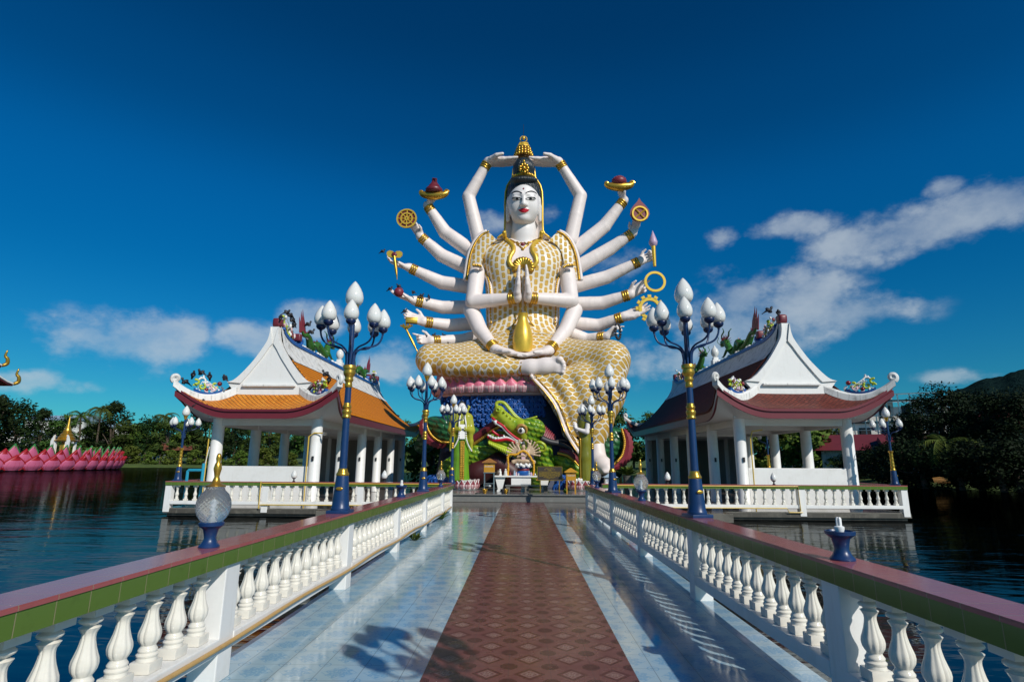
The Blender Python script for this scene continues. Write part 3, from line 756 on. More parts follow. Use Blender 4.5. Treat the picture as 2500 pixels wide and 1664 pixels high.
LG = 'blue and gold street lamps along the bridge'
lamp0 = post_lamp('street_lamp', 'tall blue lamp post on the left bridge balustrade, nearest of its row', group=LG)
lamp0.location = (XL, 7.0, RZ(7.0)); lamp0.scale = (.965, .965, .965)
def put_lamp(src, x, y, label, rz=0, s=1, z=None, group=LG):
    z = RZ(y) if z is None else z
    c = copy_tree(src); c.location = (x, y, z); c.rotation_euler = (0, 0, rz); c.scale = (s, s, s); c['label'] = label
    if group: c['group'] = group
    return c
put_lamp(lamp0, XL, 12.8, 'blue lamp post on the left bridge balustrade halfway to the platform', .2, .96)
put_lamp(lamp0, -2.30, 18.9, 'blue lamp post at the far left end of the bridge, before the green robed statue', .1, .97, .76)
put_lamp(lamp0, XR, 6.78, 'tall blue lamp post on the right bridge balustrade, beside the dark red roof', .25, .955)
put_lamp(lamp0, XR, 12.9, 'blue lamp post on the right bridge balustrade halfway to the platform', .5, .96)
put_lamp(lamp0, 2.34, 18.9, 'blue lamp post at the far right end of the bridge, before the praying green statue', .3, .97, .76)
put_lamp(lamp0, XR, 1.1, 'blue lamp post nearest the viewer, throwing globe shadows on the tiles', .1)
sl = post_lamp('street_lamp', 'short blue lamp with five globes at the outer corner of the left pavilion balustrade', 5, .40, False, 'short corner lamps of the pavilions'); sl.location = (-11.30, 18.75, .80)
sl.rotation_euler = (0, 0, .3)
SG = 'short corner lamps of the pavilions'
put_lamp(sl, 12.0, 18.75, 'short blue lamp with globes at the outer corner of the right pavilion balustrade', .9, 1.02, .80, SG)
put_lamp(sl, 12.0, 28.0, 'short blue lamp on the rear balustrade seen through the right pavilion', .5, 1, .80, SG)

# glass ball lamps
glass = Mat('prismatic_glass', (.90, .92, .92), .17, 0, .6, Transmission_Weight=.90, IOR=1.15)
gx, gy, gz = glass.xyz(); at_ = gy.op('ARCTAN2', gx)
glass.bump(((at_ * 22).sin() * (gz * 170).sin()), .42, .012); glass = glass.m
bulbm = M_('white_bulb', (.82, .82, .80), .3)
def ball_lamp(name, label, s=1, group=None):
    t = thing(name, label, 'lamp', group=group)
    m = MB(); m.lathe((0, 0, 0), [(.088, 0), (.090, .012), (.078, .028), (.070, .035), (.060, .055), (.050, .08), (.055, .115), (.066, .16), (.094, .182), (.106, .19), (.108, .215), (.100, .222), (.05, .222)], 28); m.build('stand', blue_paint, t, 40)
    m = MB(); m.lathe((0, 0, 0), [(.085, .222), (.10, .235), (.128, .275), (.146, .325), (.150, .37), (.142, .42), (.118, .47), (.088, .50), (.080, .515), (.082, .54)], 40); m.build('glass_globe', glass, t, 180)
    m = MB(); m.lathe((0, 0, 0), [(.03, .222), (.032, .27)], 12); m.lathe((0, 0, 0), [(.022, .27), (.024, .40), (.01, .42)], 12); m.build('bulb', bulbm, t, 60)
    m = MB(); m.lathe((0, 0, 0), [(.085, .538), (.088, .548), (.062, .558), (.04, .570), (.03, .60), (.022, .625), (.028, .66), (.036, .70), (.028, .74), (.018, .76), (.024, .79), (.020, .82), (.012, .835), (0, .84)], 24); m.build('finial', gold, t, 50)
    t.scale = (s, s, s); return t
GG = 'round glass lamps with golden finials'
b0 = ball_lamp('globe_lamp', 'round prismatic glass lamp with golden finial on the left balustrade near the viewer', .77, GG); b0.location = (XL, 4.1, RZ(4.1))
put_lamp(b0, XR, 9.85, 'round glass lamp with golden finial on the right balustrade between two tall lamps', 0, .82, None, GG)
put_lamp(b0, XL, 15.6, 'small round glass lamp near the far end of the left balustrade', 0, .82, None, GG)
put_lamp(b0, XR, 15.6, 'small round glass lamp near the far end of the right balustrade', 0, .82, None, GG)
def bare_lamp(label, x, y, s, z=.85):
    t = thing('bulb_stand', label, 'lamp', (x, y, RZ(y)), group='lamp stands that lost their glass')
    m = MB(); m.lathe((0, 0, 0), [(.088, 0), (.090, .012), (.078, .028), (.070, .035), (.060, .055), (.050, .08), (.055, .115), (.066, .16), (.094, .182), (.106, .19), (.108, .215), (.096, .217), (.09, .205), (.02, .205)], 28); m.build('stand', blue_paint, t, 40)
    m = MB(); m.lathe((0, 0, 0), [(.028, .205), (.03, .215), (.036, .235), (.036, .255), (.022, .262), (.02, .265)], 16)
    for a in (0, PI / 2, PI, 1.5 * PI):
        dx, dy = .014 * math.cos(a), .014 * math.sin(a)
        m.tube([(dx, dy, .262), (dx, dy, .325), (dx * .6, dy * .6, .335)], .0085, 8)
    ob = m.build('bulb', bulbm, t, 50); ob.scale = (1.0, 1.0, .85); ob.location = (0, 0, .03); t.scale = (s, s, s); return t
bare_lamp('blue lamp stand with a bare energy saving bulb on the right balustrade near the viewer', XR, 3.78, .82)
bare_lamp('blue lamp stand with a bare white bulb on the left balustrade beyond the tall lamp', XL, 10.5, .95)
# small drop lamps on the pavilion fences
DM = [m_ for m_ in (globe_mesh(1.0),)][0]
def drop_lamp(label, p, s=1):
    t = thing('drop_lamp', label, 'lamp', p, group='small flame lamps on the pavilion balustrades', s=s)
    m = MB(); m.lathe((0, 0, 0), [(.045, 0), (.045, .02), (.02, .04), (.02, .08), (.05, .10), (.055, .115), (.04, .12)], 16); m.build('stand', dark, t, 40)
    link('globe', DM, t, (0, 0, .112)); return t
for dx, lab in ((676, 'small white flame lamp on the left pavilion balustrade before the white low wall'), (884, 'small white flame lamp on the left pavilion balustrade near the bridge'),
                (1536, 'small white flame lamp on the right pavilion balustrade near the bridge'), (1780, 'small white flame lamp on the right pavilion balustrade before the white low wall')):
    p = S(dx, 1105, 18.48); drop_lamp(lab, (p.x, 18.48, .81))
# ------------------------------------------------------------------ pavilions
shade_white = white
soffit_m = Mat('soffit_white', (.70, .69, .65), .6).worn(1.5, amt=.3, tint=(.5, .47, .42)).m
LC = 5 * 2.87
rear_m = Mat('shade_grey_wall', (.34, .33, .30), .7).worn(.8, amt=.6, tint=(.2, .18, .15), streak=True).m  # shade of the pavilion interior painted in as a darker wall colour
def pavilion(label, loc, td, tr, sx=1.0, sz=1.0, outer=-1):
    t = thing('pavilion', label, 'pavilion', loc)
    # columns, walls, beams, ceiling
    cm = MB(); cm.lathe((0, 0, 0), [(.215, 0), (.215, .03), (.205, .04), (.195, 2.72), (.195, 2.95)], 28); cme = cm.mesh('column', white, 50)
    for i in range(6):
        for s in (-1, 1): link('column', cme, t, (s * 1.76 * sx, i * 2.87, 0))
    X = 1.76 * sx
    m = MB()
    for s in (-1, 1): m.box((s * X, LC / 2, 2.79), (.24, LC - .3, .26))
    for i in range(6): m.box((0, i * 2.87, 2.80), (2 * X - .26, .22, .24))
    m.build('beam', soffit_m, t)
    m = MB(); m.box((0, LC / 2, 2.965), (2 * X + .5, LC + .5, .05)); m.build('ceiling', soffit_m, t)
    m = MB(); m.bbox((0, 0, .64), (2 * X - .3, .16, 1.28), 0, 0, .01); m.build('low_wall', white, t)
    m = MB()
    for i in range(3): m.box((outer * X, (i + .5) * 2.87, .5), (.14, 2.44, 1.0))
    m.build('low_wall', white, t)
    m = MB()
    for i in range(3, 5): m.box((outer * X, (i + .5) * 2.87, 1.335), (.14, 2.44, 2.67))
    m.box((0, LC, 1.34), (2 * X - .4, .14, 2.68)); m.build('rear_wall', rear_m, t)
    for i in range(6):          # little black junction boxes on the columns
        q = MB(); q.bbox((-outer * (X) , i * 2.87 - .21, 1.55), (.07, .06, .16), 0, 0, .01); q.build('junction_box', dark, t)
    # ---- roof
    rf = thing('roof', None, None, (0, 0, 0)); rf.parent = t
    EX = 2.65 * sx; GX = .95 * sx; ye, yg = -1.0, 0.0; yr, yre = LC, LC + 1.0; ez, gz = 3.2, 4.02 
    def up(d): return .74 * max(0, 1 - d / 1.75) ** 2.1
    def outw(d): return .14 * max(0, 1 - d / 1.2) ** 2
    def front(tt, s):           # tt -1..1, s 0 eave .. 1 gable
        w = lerp(EX, GX, s); d = (1 - abs(tt)) * w; k = (1 - s) ** 1.6; k2 = (1 - s) ** 3.0
        return Vector((tt * (w + outw(d) * k), lerp(ye, yg, s) - outw(d) * k, ez + (gz - ez) * s ** 1.75 + up(d) * k2))
    def mirror(v): return Vector((v.x, LC - v.y, v.z))
    NS, NT = 10, 48
    uvs = {}
    def sheet(rows, name, mat, thick=(0, 0, -.05), uvf=None):
        m = MB(); m.grid(rows, thick=thick); return m.build(name, mat, rf, 60, uvf=uvf)
    rows = [[front(-1 + 2 * i / NT, j / NS) for i in range(NT + 1)] for j in range(NS + 1)]
    sheet(rows, 'tile_slope', td, uvf=lambda c: (c.x, (c.y - ye) * 1.30))
    sheet([[mirror(p) for p in r] for r in rows], 'tile_slope', td, uvf=lambda c: (c.x, (c.y - ye) * 1.30))
    prof = [(EX, ez), (2.3 * sx, 3.43), (1.95 * sx, 3.69), (1.5 * sx, 4.10), (1.1 * sx, 4.53), (.66 * sx, 5.06)]
    pxs = [p[0] for p in prof][::-1]; pzs = [p[1] for p in prof][::-1]
    for sg in (-1, 1):
        NY = 60; rows = []
        for i in range(NY + 1):  # main slope between the gables, eave edge curls toward the corners
            y = lerp(yg, yr, i / NY); row = []
            for j in range(15):
                x = lerp(EX, .66 * sx, j / 14); z = interp(x, pxs, pzs)
                d = min(y - ye, yre - y); k = max(0, (x - GX) / (EX - GX)) ** 2.6
                row.append(Vector((sg * (x + outw(d) * k), y, z + up(d) * k)))
            rows.append(row)
        uvf = lambda c: (c.y, abs(c.x) * 1.35)
        sheet(rows, 'tile_slope', tr, uvf=uvf)
        for mir in (0, 1):       # ends of the slope under the hips
            rows = []
            for j in range(13):
                s = j / 12; h = front(1, s); row = []
                for i in range(11):
                    a = i / 10; y = h.y; d = max(0, y - ye); k = 1
                    e = Vector((EX + outw(d), y, ez + up(d))); p = e.lerp(h, a); p.x *= sg; row.append(mirror(p) if mir else p)
                rows.append(row)
            sheet(rows, 'tile_slope', tr, uvf=uvf)
    # white ridge band with blue capping
    def rtop(y):
        d = min(y, LC - y); return 5.93 + .33 * max(0, 1 - d / 1.5) ** 2 + .06 * max(0, 1 - d / .4)
    rows = []
    for i in range(61):
        y = lerp(-.02, LC + .02, i / 60); zt = rtop(y)
        rows.append([Vector((x * sx, y, z)) for x, z in ((-.74, 5.0), (-.50, 5.25), (-.30, 5.58), (-.16, zt - .12), (-.13, zt), (.13, zt), (.16, zt - .12), (.30, 5.58), (.50, 5.25), (.74, 5.0))])
    m = MB(); m.grid(rows); m.build('ridge', white_dirty, rf, 40)
    m = MB(); rows = []
    for i in range(61):
        y = lerp(.22, LC - .22, i / 60); zt = rtop(y) + .02
        rows.append([Vector((-.19, y, zt - .10)), Vector((-.19, y, zt + .03)), Vector((.19, y, zt + .03)), Vector((.19, y, zt - .10))])
    m.grid(rows, closed=True); m.build('ridge_cap', blue_mid, rf, 30)
    m = MB()
    for i in range(120):
        y = lerp(2.0, LC - 2.0, i / 119); m.ball((rnd.uniform(-.1, .1), y, rtop(y) + .05), (.10, .07, rnd.uniform(.06, .13)), 7, 5)
    m.build('cloud_relief', white, rf, 180)
    # gables
    gl = [(0.14, 6.24), (.15, 6.0), (.20, 5.75), (.31, 5.52), (.50, 5.20), (.68, 4.93), (.90, 4.66), (1.10, 4.44), (1.30, 4.27), (1.52, 4.20), (1.42, 4.06), (1.30, 3.92), (1.2, 3.72), (1.0, 3.72)]
    for y0, sg in ((yg, -1), (yr, 1)):
        m = MB(); poly = [(x * sx, z) for x, z in gl] + [(-x * sx, z) for x, z in gl[::-1]]
        m.prism(poly, y0 - .02 * sg, y0 + .20 * sg)
        inner = [(0.02, 5.60), (.16, 5.40), (.34, 5.10), (.55, 4.80), (.75, 4.52), (.95, 4.26), (1.04, 4.16)]
        o = m.build('gable', white, rf)
        # raised border round the field of the gable
        m = MB()
        for s2 in (-1, 1):
            out = [(x * sx * s2, z) for x, z in gl[:10]]; inn = [(x * sx * s2, z) for x, z in inner]
            ip = [Vector((p[0], p[1], 0)) for p in bez([(a, b, 0) for a, b in inn], 30)]; op = [Vector((p[0], p[1], 0)) for p in bez([(a, b, 0) for a, b in out], 30)]
            n = 24; A = [ip[int(i * (len(ip) - 1) / n)] for i in range(n + 1)]; B = [op[int(i * (len(op) - 1) / n)] for i in range(n + 1)]
            m.grid([[Vector((a.x, y0 + .20 * sg, a.y)) for a in A], [Vector((a.x, y0 + .26 * sg, a.y)) for a in A], [Vector((b.x, y0 + .26 * sg, b.y)) for b in B], [Vector((b.x, y0 + .20 * sg, b.y)) for b in B]])
        m.build('barge_board', white, rf, 30)
        m = MB(); m.bbox((0, y0 + .24 * sg, 4.075), (2 * GX, .16, .075), 0, 0, .02); m.build('gable_sill', white_dirty, rf)
    # hips with scrolled tips
    for sg in (-1, 1):
        for mir in (0, 1):
            pts = []
            for j in range(22):
                s = 1.02 - 1.06 * j / 21; h = front(1, min(1, max(0, s)))
                if s < 0: h = h + Vector((-s * 1.6, s * 1.0, -s * 1.2))
                h = h + Vector((0, 0, .07)); h.x *= sg; pts.append(mirror(h) if mir else h)
            m = MB(); rows = []
            for i, p in enumerate(pts):
                tg = (pts[min(i + 1, 21)] - pts[max(i - 1, 0)]); b = Vector((-tg.y, tg.x, 0)).normalized()
                w = .11; hh = lerp(.16, .12, i / 21)
                rows.append([p + b * w + Vector((0, 0, -.14)), p + b * w + Vector((0, 0, hh * .5)), p + b * w * .45 + Vector((0, 0, hh)), p - b * w * .45 + Vector((0, 0, hh)), p - b * w + Vector((0, 0, hh * .5)), p - b * w + Vector((0, 0, -.14))])
            m.grid(rows, closed=True); m.f.append((0, 1, 2, 3, 4, 5)); m.m.append(0); e = len(rows) * 6; m.f.append(tuple(range(e - 6, e))[::-1]); m.m.append(0)
            # scroll
            tg = (pts[-1] - pts[-4]).normalized(); hd = Vector((tg.x, tg.y, 0)).normalized(); sp = []
            for i in range(26):
                a = -PI * .35 + i / 25 * PI * 2.3; r = .125 * (1 - .68 * i / 25)
                c = pts[-1] + Vector((0, 0, .14)); sp.append(c + hd * (r * math.cos(a) * .9 - .06) + Vector((0, 0, r * math.sin(a))))
            m.tube(sp, [lerp(.085, .06, i / 25) for i in range(26)], 8)
            m.build('hip_ridge', white_dirty, rf, 40)
    # fascia and soffit round the eaves
    loop = []
    for i in range(NT + 1): loop.append(front(-1 + 2 * i / NT, 0))
    for i in range(1, 70):
        y = lerp(ye, yre, i / 70); d = min(y - ye, yre - y); loop.append(Vector((EX + outw(d), y, ez + up(d))))
    back = [mirror(front(1 - 2 * i / NT, 0)) for i in range(NT + 1)]; loop += back
    for i in range(1, 70):
        y = lerp(yre, ye, i / 70); d = min(y - ye, yre - y); loop.append(Vector((-EX - outw(d), y, ez + up(d))))
    cen = Vector((0, LC / 2, 0)); n = len(loop); inn = []
    def inward(p, a):
        q = Vector(p); q.x -= math.copysign(min(a, abs(q.x)), q.x) if abs(q.x) > EX - .05 or abs(abs(q.x) - EX) < .3 else 0
        if q.y < ye + .1: q.y += a
        if q.y > yre - .1: q.y -= a
        return q
    prof2 = [(.0, -.02), (-.03, -.03), (-.03, -.11), (.03, -.12), (.03, -.16), (.0, -.165), (.0, -.34), (.07, -.34)]
    m = MB(); m.grid([[inward(p, a) + Vector((0, 0, z)) for p in loop] for a, z in prof2], closed=True); m.build('fascia', maroon, rf, 30)
    m = MB(); m.grid([[inward(p, .06) + Vector((0, 0, -.33)) for p in loop], [Vector((max(-X - .1, min(X + .1, p.x)), max(-.12, min(LC + .12, p.y)), 2.90 + .0)) for p in loop]], closed=True); m.build('soffit', soffit_m, rf, 60)
    t.scale = (1, 1, sz); return t, rtop, front
PAVL, rtopf, frontf = pavilion('open white pavilion with an orange tiled roof, left of the statue', (-9.0, 19.9, 0), orange_d, orange_r, 1.0, 1.0, -1)
PAVR, _, frontr = pavilion('open white pavilion with a dark red tiled roof, right of the statue', (9.45, 19.9, 0), red_d, red_r, 1.05, 1.025, 1)

# ---- roof sculptures
def spiral(c, r0, r1, turns, u, v, n=16, a0=0):
    return [Vector(c) + Vector(u) * (lerp(r0, r1, i / n) * math.cos(a0 + turns * 2 * PI * i / n)) + Vector(v) * (lerp(r0, r1, i / n) * math.sin(a0 + turns * 2 * PI * i / n)) for i in range(n + 1)]
red_ball_m = M_('glazed_red_ball', (.20, .015, .02), .2)
def scroll_ornament(name, label, o, hd, s=1, dense=False, group=None, seed=1):
    """blue boat-shaped base carrying painted scrolls and flowers; hd = heading along the hip, outward"""
    t = thing(name, label, 'ornament', o, group=group); h = Vector(hd).normalized(); u = Vector((0, 0, 1)); sd = Vector((-h.y, h.x, 0)); r = random.Random(seed)
    P = lambda a, z, w=0: h * a * s + u * z * s + sd * w * s
    m = MB(); rows = []
    for i in range(17):
        a = -.46 + .92 * i / 16; k = (a / .46) ** 2; zt = .03 + .15 * k; zb = -.10 + .17 * k
        rows.append([P(a, zb, -.05), P(a, zt, -.10), P(a, zt, .10), P(a, zb, .05)])
    m.grid(rows, closed=True); m.f += [(0, 1, 2, 3), (64, 65, 66, 67)]; m.m += [0, 0]; m.build('base', blue_mid, t, 40)
    def scr(nm, mat, specs):
        m = MB()
        for (a, z, rr, tr, ph, th) in specs:
            pts = spiral((0, 0, 0), rr, rr * .35, tr, h, u, 18, ph); w = r.uniform(-.05, .05)
            m.tube([P(a, z, w) + p * s for p in pts], [th * s * lerp(1, .75, i / 18) for i in range(19)], 7)
        if len(specs) > 1: m.tube([P(q[0], q[1]) for q in specs], .012 * s, 5)
        m.build(nm, mat, t, 180)
    scr('scroll', white, [(.36, .10, .11, .9, 2.4, .040), (.20, .44, .14, .7, .2, .036), (.05, .36, .10, .8, 3.4, .036), (-.12, .12, .12, .8, .6, .036), (-.40, .14, .12, .8, 1.6, .038), (.24, .58, .07, .8, 2, .034)])
    scr('green_scroll', lime, [(.40, .38, .11, .75, 1.0, .045), (.20, .24, .115, .95, 2.0, .042), (-.22, .34, .12, .75, 3.8, .045), (.42, .26, .06, .6, 0, .04)])
    scr('pink_scroll', pale_pink, [(-.02, .22, .13, .7, .4, .038), (-.16, .18, .11, .8, 2.2, .038), (.04, .12, .08, .8, 4, .035)])
    m = MB(); m.ball(P(.06, .14), .075 * s, 12, 8); m.ball(P(-.36, .38), .085 * s, 12, 8); m.build('flower_ball', red_ball_m, t, 180)
    if dense:
        for mt, nm in ((lime, 'leaf'), (white, 'petal'), (crimson, 'petal'), (lavender, 'petal')):
            m = MB(); cs = [P(r.uniform(-.3, .32), r.uniform(.02, .55) , r.uniform(-.12, .12)) for _ in range(14)]; m.tube(cs, .01, 4)
            for c_ in cs:
                m.ball(c_, (r.uniform(.03, .07) * s, r.uniform(.03, .06) * s, r.uniform(.03, .06) * s), 7, 5)
            m.build(nm, mt, t, 180)
    return t
OG = 'painted scroll ornaments on the pavilion roof corners'
def corner(pav, fr, sgx, s):
    q = fr(1, s); q2 = fr(1, s - .2); h = q2 - q; q = q + Vector((0, 0, .22)); q.x *= sgx; h.x *= sgx; h.z = 0
    return Vector(pav.location) + Vector((q.x, q.y, q.z * pav.scale.z)), h
o, h = corner(PAVL, frontf, -1, .44); scroll_ornament('roof_ornament', 'white, green and pink scrolls on the outer corner of the orange roof', o, h, .95, group=OG)
o, h = corner(PAVL, frontf, 1, .44); scroll_ornament('roof_ornament', 'dense flower ornament on a blue base at the inner corner of the orange roof', o, h, .85, True, OG, 3)
o, h = corner(PAVR, frontr, 1, .40); scroll_ornament('roof_ornament', 'airy scroll ornament on a blue base at the outer corner of the dark red roof', o, h, .95, group=OG, seed=5)
o, h = corner(PAVR, frontr, -1, .44); scroll_ornament('roof_ornament', 'flower ornament on a blue base at the inner corner of the dark red roof', o, h, .85, True, OG, 6)

def ridge_end(pav, label1, label2, end):
    """maroon block on the apex, blue swept strip and flower spray behind it"""
    L = Vector(pav.location); k = pav.scale.z; sg = 1 if end == 0 else -1; y0 = .0 if end == 0 else LC
    W = lambda x, y, z: L + Vector((x, y0 + sg * y, z * k))
    t = thing('ridge_finial', label1, 'finial', W(0, 0, 6.26), group='maroon blocks on the ridge ends')
    m = MB(); m.bbox((0, .02 * sg, .17), (.30, .36, .34), 0, 0, .09); m.build('block', maroon, t, 60)
    t = thing('ridge_ornament', label2, 'ornament', W(0, .9, 6.0), group='flower sprays behind the ridge ends')
    r = random.Random(int(abs(L.x) * 10) + end); m = MB()
    pts = [(0, sg * -.55, .32), (0, sg * -.35, .12), (0, sg * 0, -.0), (0, sg * .5, -.06), (0, sg * 1.0, .0), (0, sg * 1.25, .12), (0, sg * 1.2, .27)]
    m.tube(bez(pts, 24), .075, 8, up=(1, 0, 0), flat=2.0); m.build('base', blue_mid, t, 180)
    m = MB(); m.bbox((0, sg * .95, .28), (.34, .26, .30), 0, 0, .06); m.build('block', maroon, t, 60)
    for mt, nm, n in ((white, 'petal', 16), (lime, 'leaf', 12), (pale_pink, 'petal', 10), (crimson, 'petal', 7)):
        m = MB(); cs = []
        for _ in range(n):
            f = r.random(); y = lerp(-.42, .5, f); cs.append((r.uniform(-.12, .12), sg * y, .1 + r.uniform(0, lerp(.75, .25, f))))
        m.tube(cs, .01, 4)
        for c_ in cs:
            m.ball(c_, (r.uniform(.035, .07), r.uniform(.035, .07), r.uniform(.04, .09)), 7, 5)
        m.build(nm, mt, t, 180)
ridge_end(PAVL, 'maroon block on the front apex of the orange roof', 'white and green flower spray behind the front apex of the orange roof', 0)
ridge_end(PAVL, 'maroon block on the far ridge end of the orange roof', 'flower spray at the far ridge end of the orange roof', 1)
ridge_end(PAVR, 'maroon block on the front apex of the dark red roof', 'green and white flower spray behind the front apex of the dark red roof', 0)
ridge_end(PAVR, 'maroon block on the far ridge end of the dark red roof', 'flower spray at the far ridge end of the dark red roof', 1)

def roof_dragon(label, loc, flip):
    t = thing('roof_dragon', label, 'dragon', loc, 0 if not flip else PI, group='green dragons on the pavilion ridges')
    # local +y runs from tail to head
    ctl = [(0, -.1, .95), (.02, .12, .72), (.04, .38, .78), (.05, .62, .62), (.02, .85, .32), (-.04, 1.15, .16), (-.06, 1.45, .42), (-.02, 1.75, .62), (.04, 2.1, .40), (.08, 2.45, .16), (.04, 2.8, .42), (-.02, 3.05, .85), (0, 3.2, 1.1), (0, 3.5, 1.12)]
    ctl = [(x, y, z * .8) for x, y, z in ctl]; p = bez(ctl, 90); n = len(p)
    rad = [interp(i / n, [0, .12, .35, .75, .9, 1], [.03, .11, .17, .17, .13, .14]) for i in range(n)]
    m = MB(); m.tube(p, rad, 12)
    body = m.build('body', green_fr, t, 180)
    m = MB()
    for i in range(6, n - 8, 4):
        a = p[i] + Vector((0, 0, rad[i] * .8)); tg = (p[i + 1] - p[i - 1]).normalized(); up_ = Vector((0, -tg.z, tg.y)); up_ = up_ if up_.z > 0 else -up_
        hgt = .16 + .05 * math.sin(i); m.add([a - tg * .09 + Vector((.025, 0, 0)), a + tg * .09 + Vector((.025, 0, 0)), a + up_ * hgt - tg * .07, a - tg * .09 - Vector((.025, 0, 0)), a + tg * .09 - Vector((.025, 0, 0))], [(0, 1, 2), (3, 2, 4), (0, 2, 3), (1, 4, 2), (0, 3, 4, 1)])
    for q, z, y in ((.62, .95, -.2), (.75, .95, -.05), (.5, .9, .12), (.42, .85, -.34)):
        m.tube([(0, y + .1, z - .25), (0, y - .02, z + q * .4), (0, y - .14, z + q)], [.10, .075, .008], 7, flat=.4, up=(1, 0, 0))
    m.tube([v + Vector((0, 0, rad[i] * .8)) for i, v in enumerate(p)], .03, 5)
    m.build('fin', crimson, t, 60)
    m = MB()
    for (y, z, s) in ((1.0, .3, 1), (1.05, .3, -1), (2.55, .3, 1), (2.6, .3, -1)):
        m.tube([(0, y, z + .1), (s * .2, y + .12, z + .02), (s * .26, y + .3, z - .22)], [.09, .07, .05], 8)
        for k in (-1, 0, 1): m.tube([(s * .26, y + .3, z - .22), (s * .28 + k * .05, y + .46, z - .28)], [.035, .012], 6)
    m.tube([(0, 1.0, .4), (0, 1.4, .4), (0, 2.1, .4), (0, 2.6, .4)], .05, 5)
    m.build('leg', green_fr, t, 180)
    m = MB(); t.scale = (1, 1, .92); m.ball((0, 3.55, .92), (.15, .22, .13)); m.ball((0, 3.78, .86), (.10, .18, .06)); m.ball((0, 3.72, .76), (.09, .18, .045))
    for s in (-1, 1):
        m.tube(bez([(s * .08, 3.5, 1.0), (s * .16, 3.3, 1.2), (s * .12, 3.12, 1.36), (s * .2, 3.0, 1.5)], 9), [.035] * 7 + [.02] * 3, 6); m.tube(bez([(s * .06, 3.9, .88), (s * .14, 4.0, 1.05), (s * .1, 3.9, 1.2), (s * .2, 3.8, 1.3)], 9), .014, 5)
    m.build('head', green_fr, t, 180)
    m = MB()
    for i in range(9):
        a = i / 8 * PI - .3; m.tube([(0, 3.42 , .9), (.26 * math.cos(a) , 3.2, .92 + .34 * math.sin(a))], [.05, .006], 5)
    m.build('mane', crimson, t, 60)
    m = MB(); q = [Vector((v.x, v.y, v.z - rad[i] * .96)) for i, v in enumerate(p)]; m.tube(q[10:-12], .045, 6, flat=.5); m.build('belly', white, t, 180)
    return t
for pav, nm in ((PAVL, 'orange'), (PAVR, 'dark red')):
    L = pav.location; z = (5.99) * pav.scale.z
    roof_dragon(f'green dragon with maroon fins on the front half of the {nm} roof ridge', (L.x, L.y + 2.35, z), False)
    roof_dragon(f'green dragon on the far half of the {nm} roof ridge', (L.x, L.y + 12.3, z), True)
    t = thing('ridge_shrine', f'small white shrine with a globe in the middle of the {nm} roof ridge', 'ornament', (L.x, L.y + LC / 2, z - .02), group='small shrines at mid ridge')
    m = MB(); m.bbox((0, 0, .12), (.36, .36, .24), 0, 0, .02); m.bbox((0, 0, .3), (.24, .24, .14), 0, 0, .02); m.build('base', white, t, 40); m = MB(); m.lathe((0, 0, .36), [(.05, 0), (.10, .05), (.17, .16), (.19, .28), (.15, .42), (.06, .52), (.03, .60), (0, .64)], 20); m.build('globe', opal, t, 180)
# conduits and fittings on the columns
pipe([(-7.42, 19.66, 0), (-7.42, 19.66, 2.3), (-7.25, 19.66, 2.42), (-6.95, 19.66, 2.42)], .022, yellow_pipe, 'pair of yellow conduits up the inner front column of the left pavilion')
pipe([(7.86, 19.64, 0), (7.86, 19.64, 2.3), (7.95, 19.66, 2.55), (8.3, 19.66, 2.6)], .022, yellow_pipe, 'yellow conduit up the inner front column of the right pavilion')
pipe([(-10.97, 19.72, 0), (-10.97, 19.72, 2.7)], .02, yellow_pipe, 'yellow conduit up the outer front column of the left pavilion')
t = thing('flood_light', 'small grey floodlight on the inner front column of the left pavilion', 'floodlight', (-6.92, 19.62, 2.40)); m = MB(); m.tube([(-.1, .1, 0), (0, 0, 0)], .015, 6); m.build('bracket', steel, t); m = MB(); m.lathe((0, 0, 0), [(.03, 0), (.05, .05), (.06, .12), (0, .12)], 14, axis=(1, -.4, -.1)); m.build('lamp_head', steel, t, 60)
# ------------------------------------------------------------------ the great many-armed statue
SX = .05
ST = thing('statue', 'colossal white many-armed seated statue in a gold-patterned robe behind the dragon', 'statue', (SX, 30, .29))
def wb(fm, name, mats, root=ST, **kw):
    """world-space mesh hung under a root at its base"""
    o = fm.build(name, mats, root, **kw) if isinstance(fm, Field) else fm.build(name, mats, root, **kw)
    if root.type == 'EMPTY': o.location = -Vector(root.location)
    return o
z1 = lambda cy, Y=29.2: S1(1178, cy, Y).z
z2 = lambda cy, Y=28.0: S2(1075, cy, Y).z
# ---- robe: torso, crossed leg, hanging leg and drape
F = Field((-6.4, 25.6, 1.0), (6.6, 32.4, 15.2), .085)
F.ell((SX, 30.1, z1(1130)), (2.15, 1.25, 2.3), .3)
F.cap((SX - 1.75, 30.2, z1(985)), (SX + 1.75, 30.2, z1(985)), .80, .80, .7)
for s in (-1, 1): F.ell((SX + s * .85, 29.2, z1(1090)), (.95, .55, .95), .6)
F.ell((SX, 30.0, z1(1420)), (2.05, 1.22, 2.7), .7)
F.ell((SX, 29.6, z2(400)), (2.3, 1.6, 1.35), .9)
F.ell((SX, 29.3, z2(470)), (3.0, 1.15, .75), .7)
KL = S2(440, 505, 28.4); AL = S2(1045, 562, 27.6); KR = S2(1680, 510, 27.5)
F.cap((SX - 1.0, 29.6, z2(450)), KL, 1.0, .72, .8); F.cap(KL, AL, .72, .46, .5); F.cap(S2(560, 540, 27.9), S2(900, 550, 27.6), .55, .5, .5)
F.cap((SX + 1.1, 29.5, z2(450)), KR, 1.05, .92, .8)
AN = S2(1585, 1090, 27.0); F.chain([KR, S2(1660, 760, 27.2), S2(1610, 960, 27.1), AN], [.92, .78, .52, .36], .4)
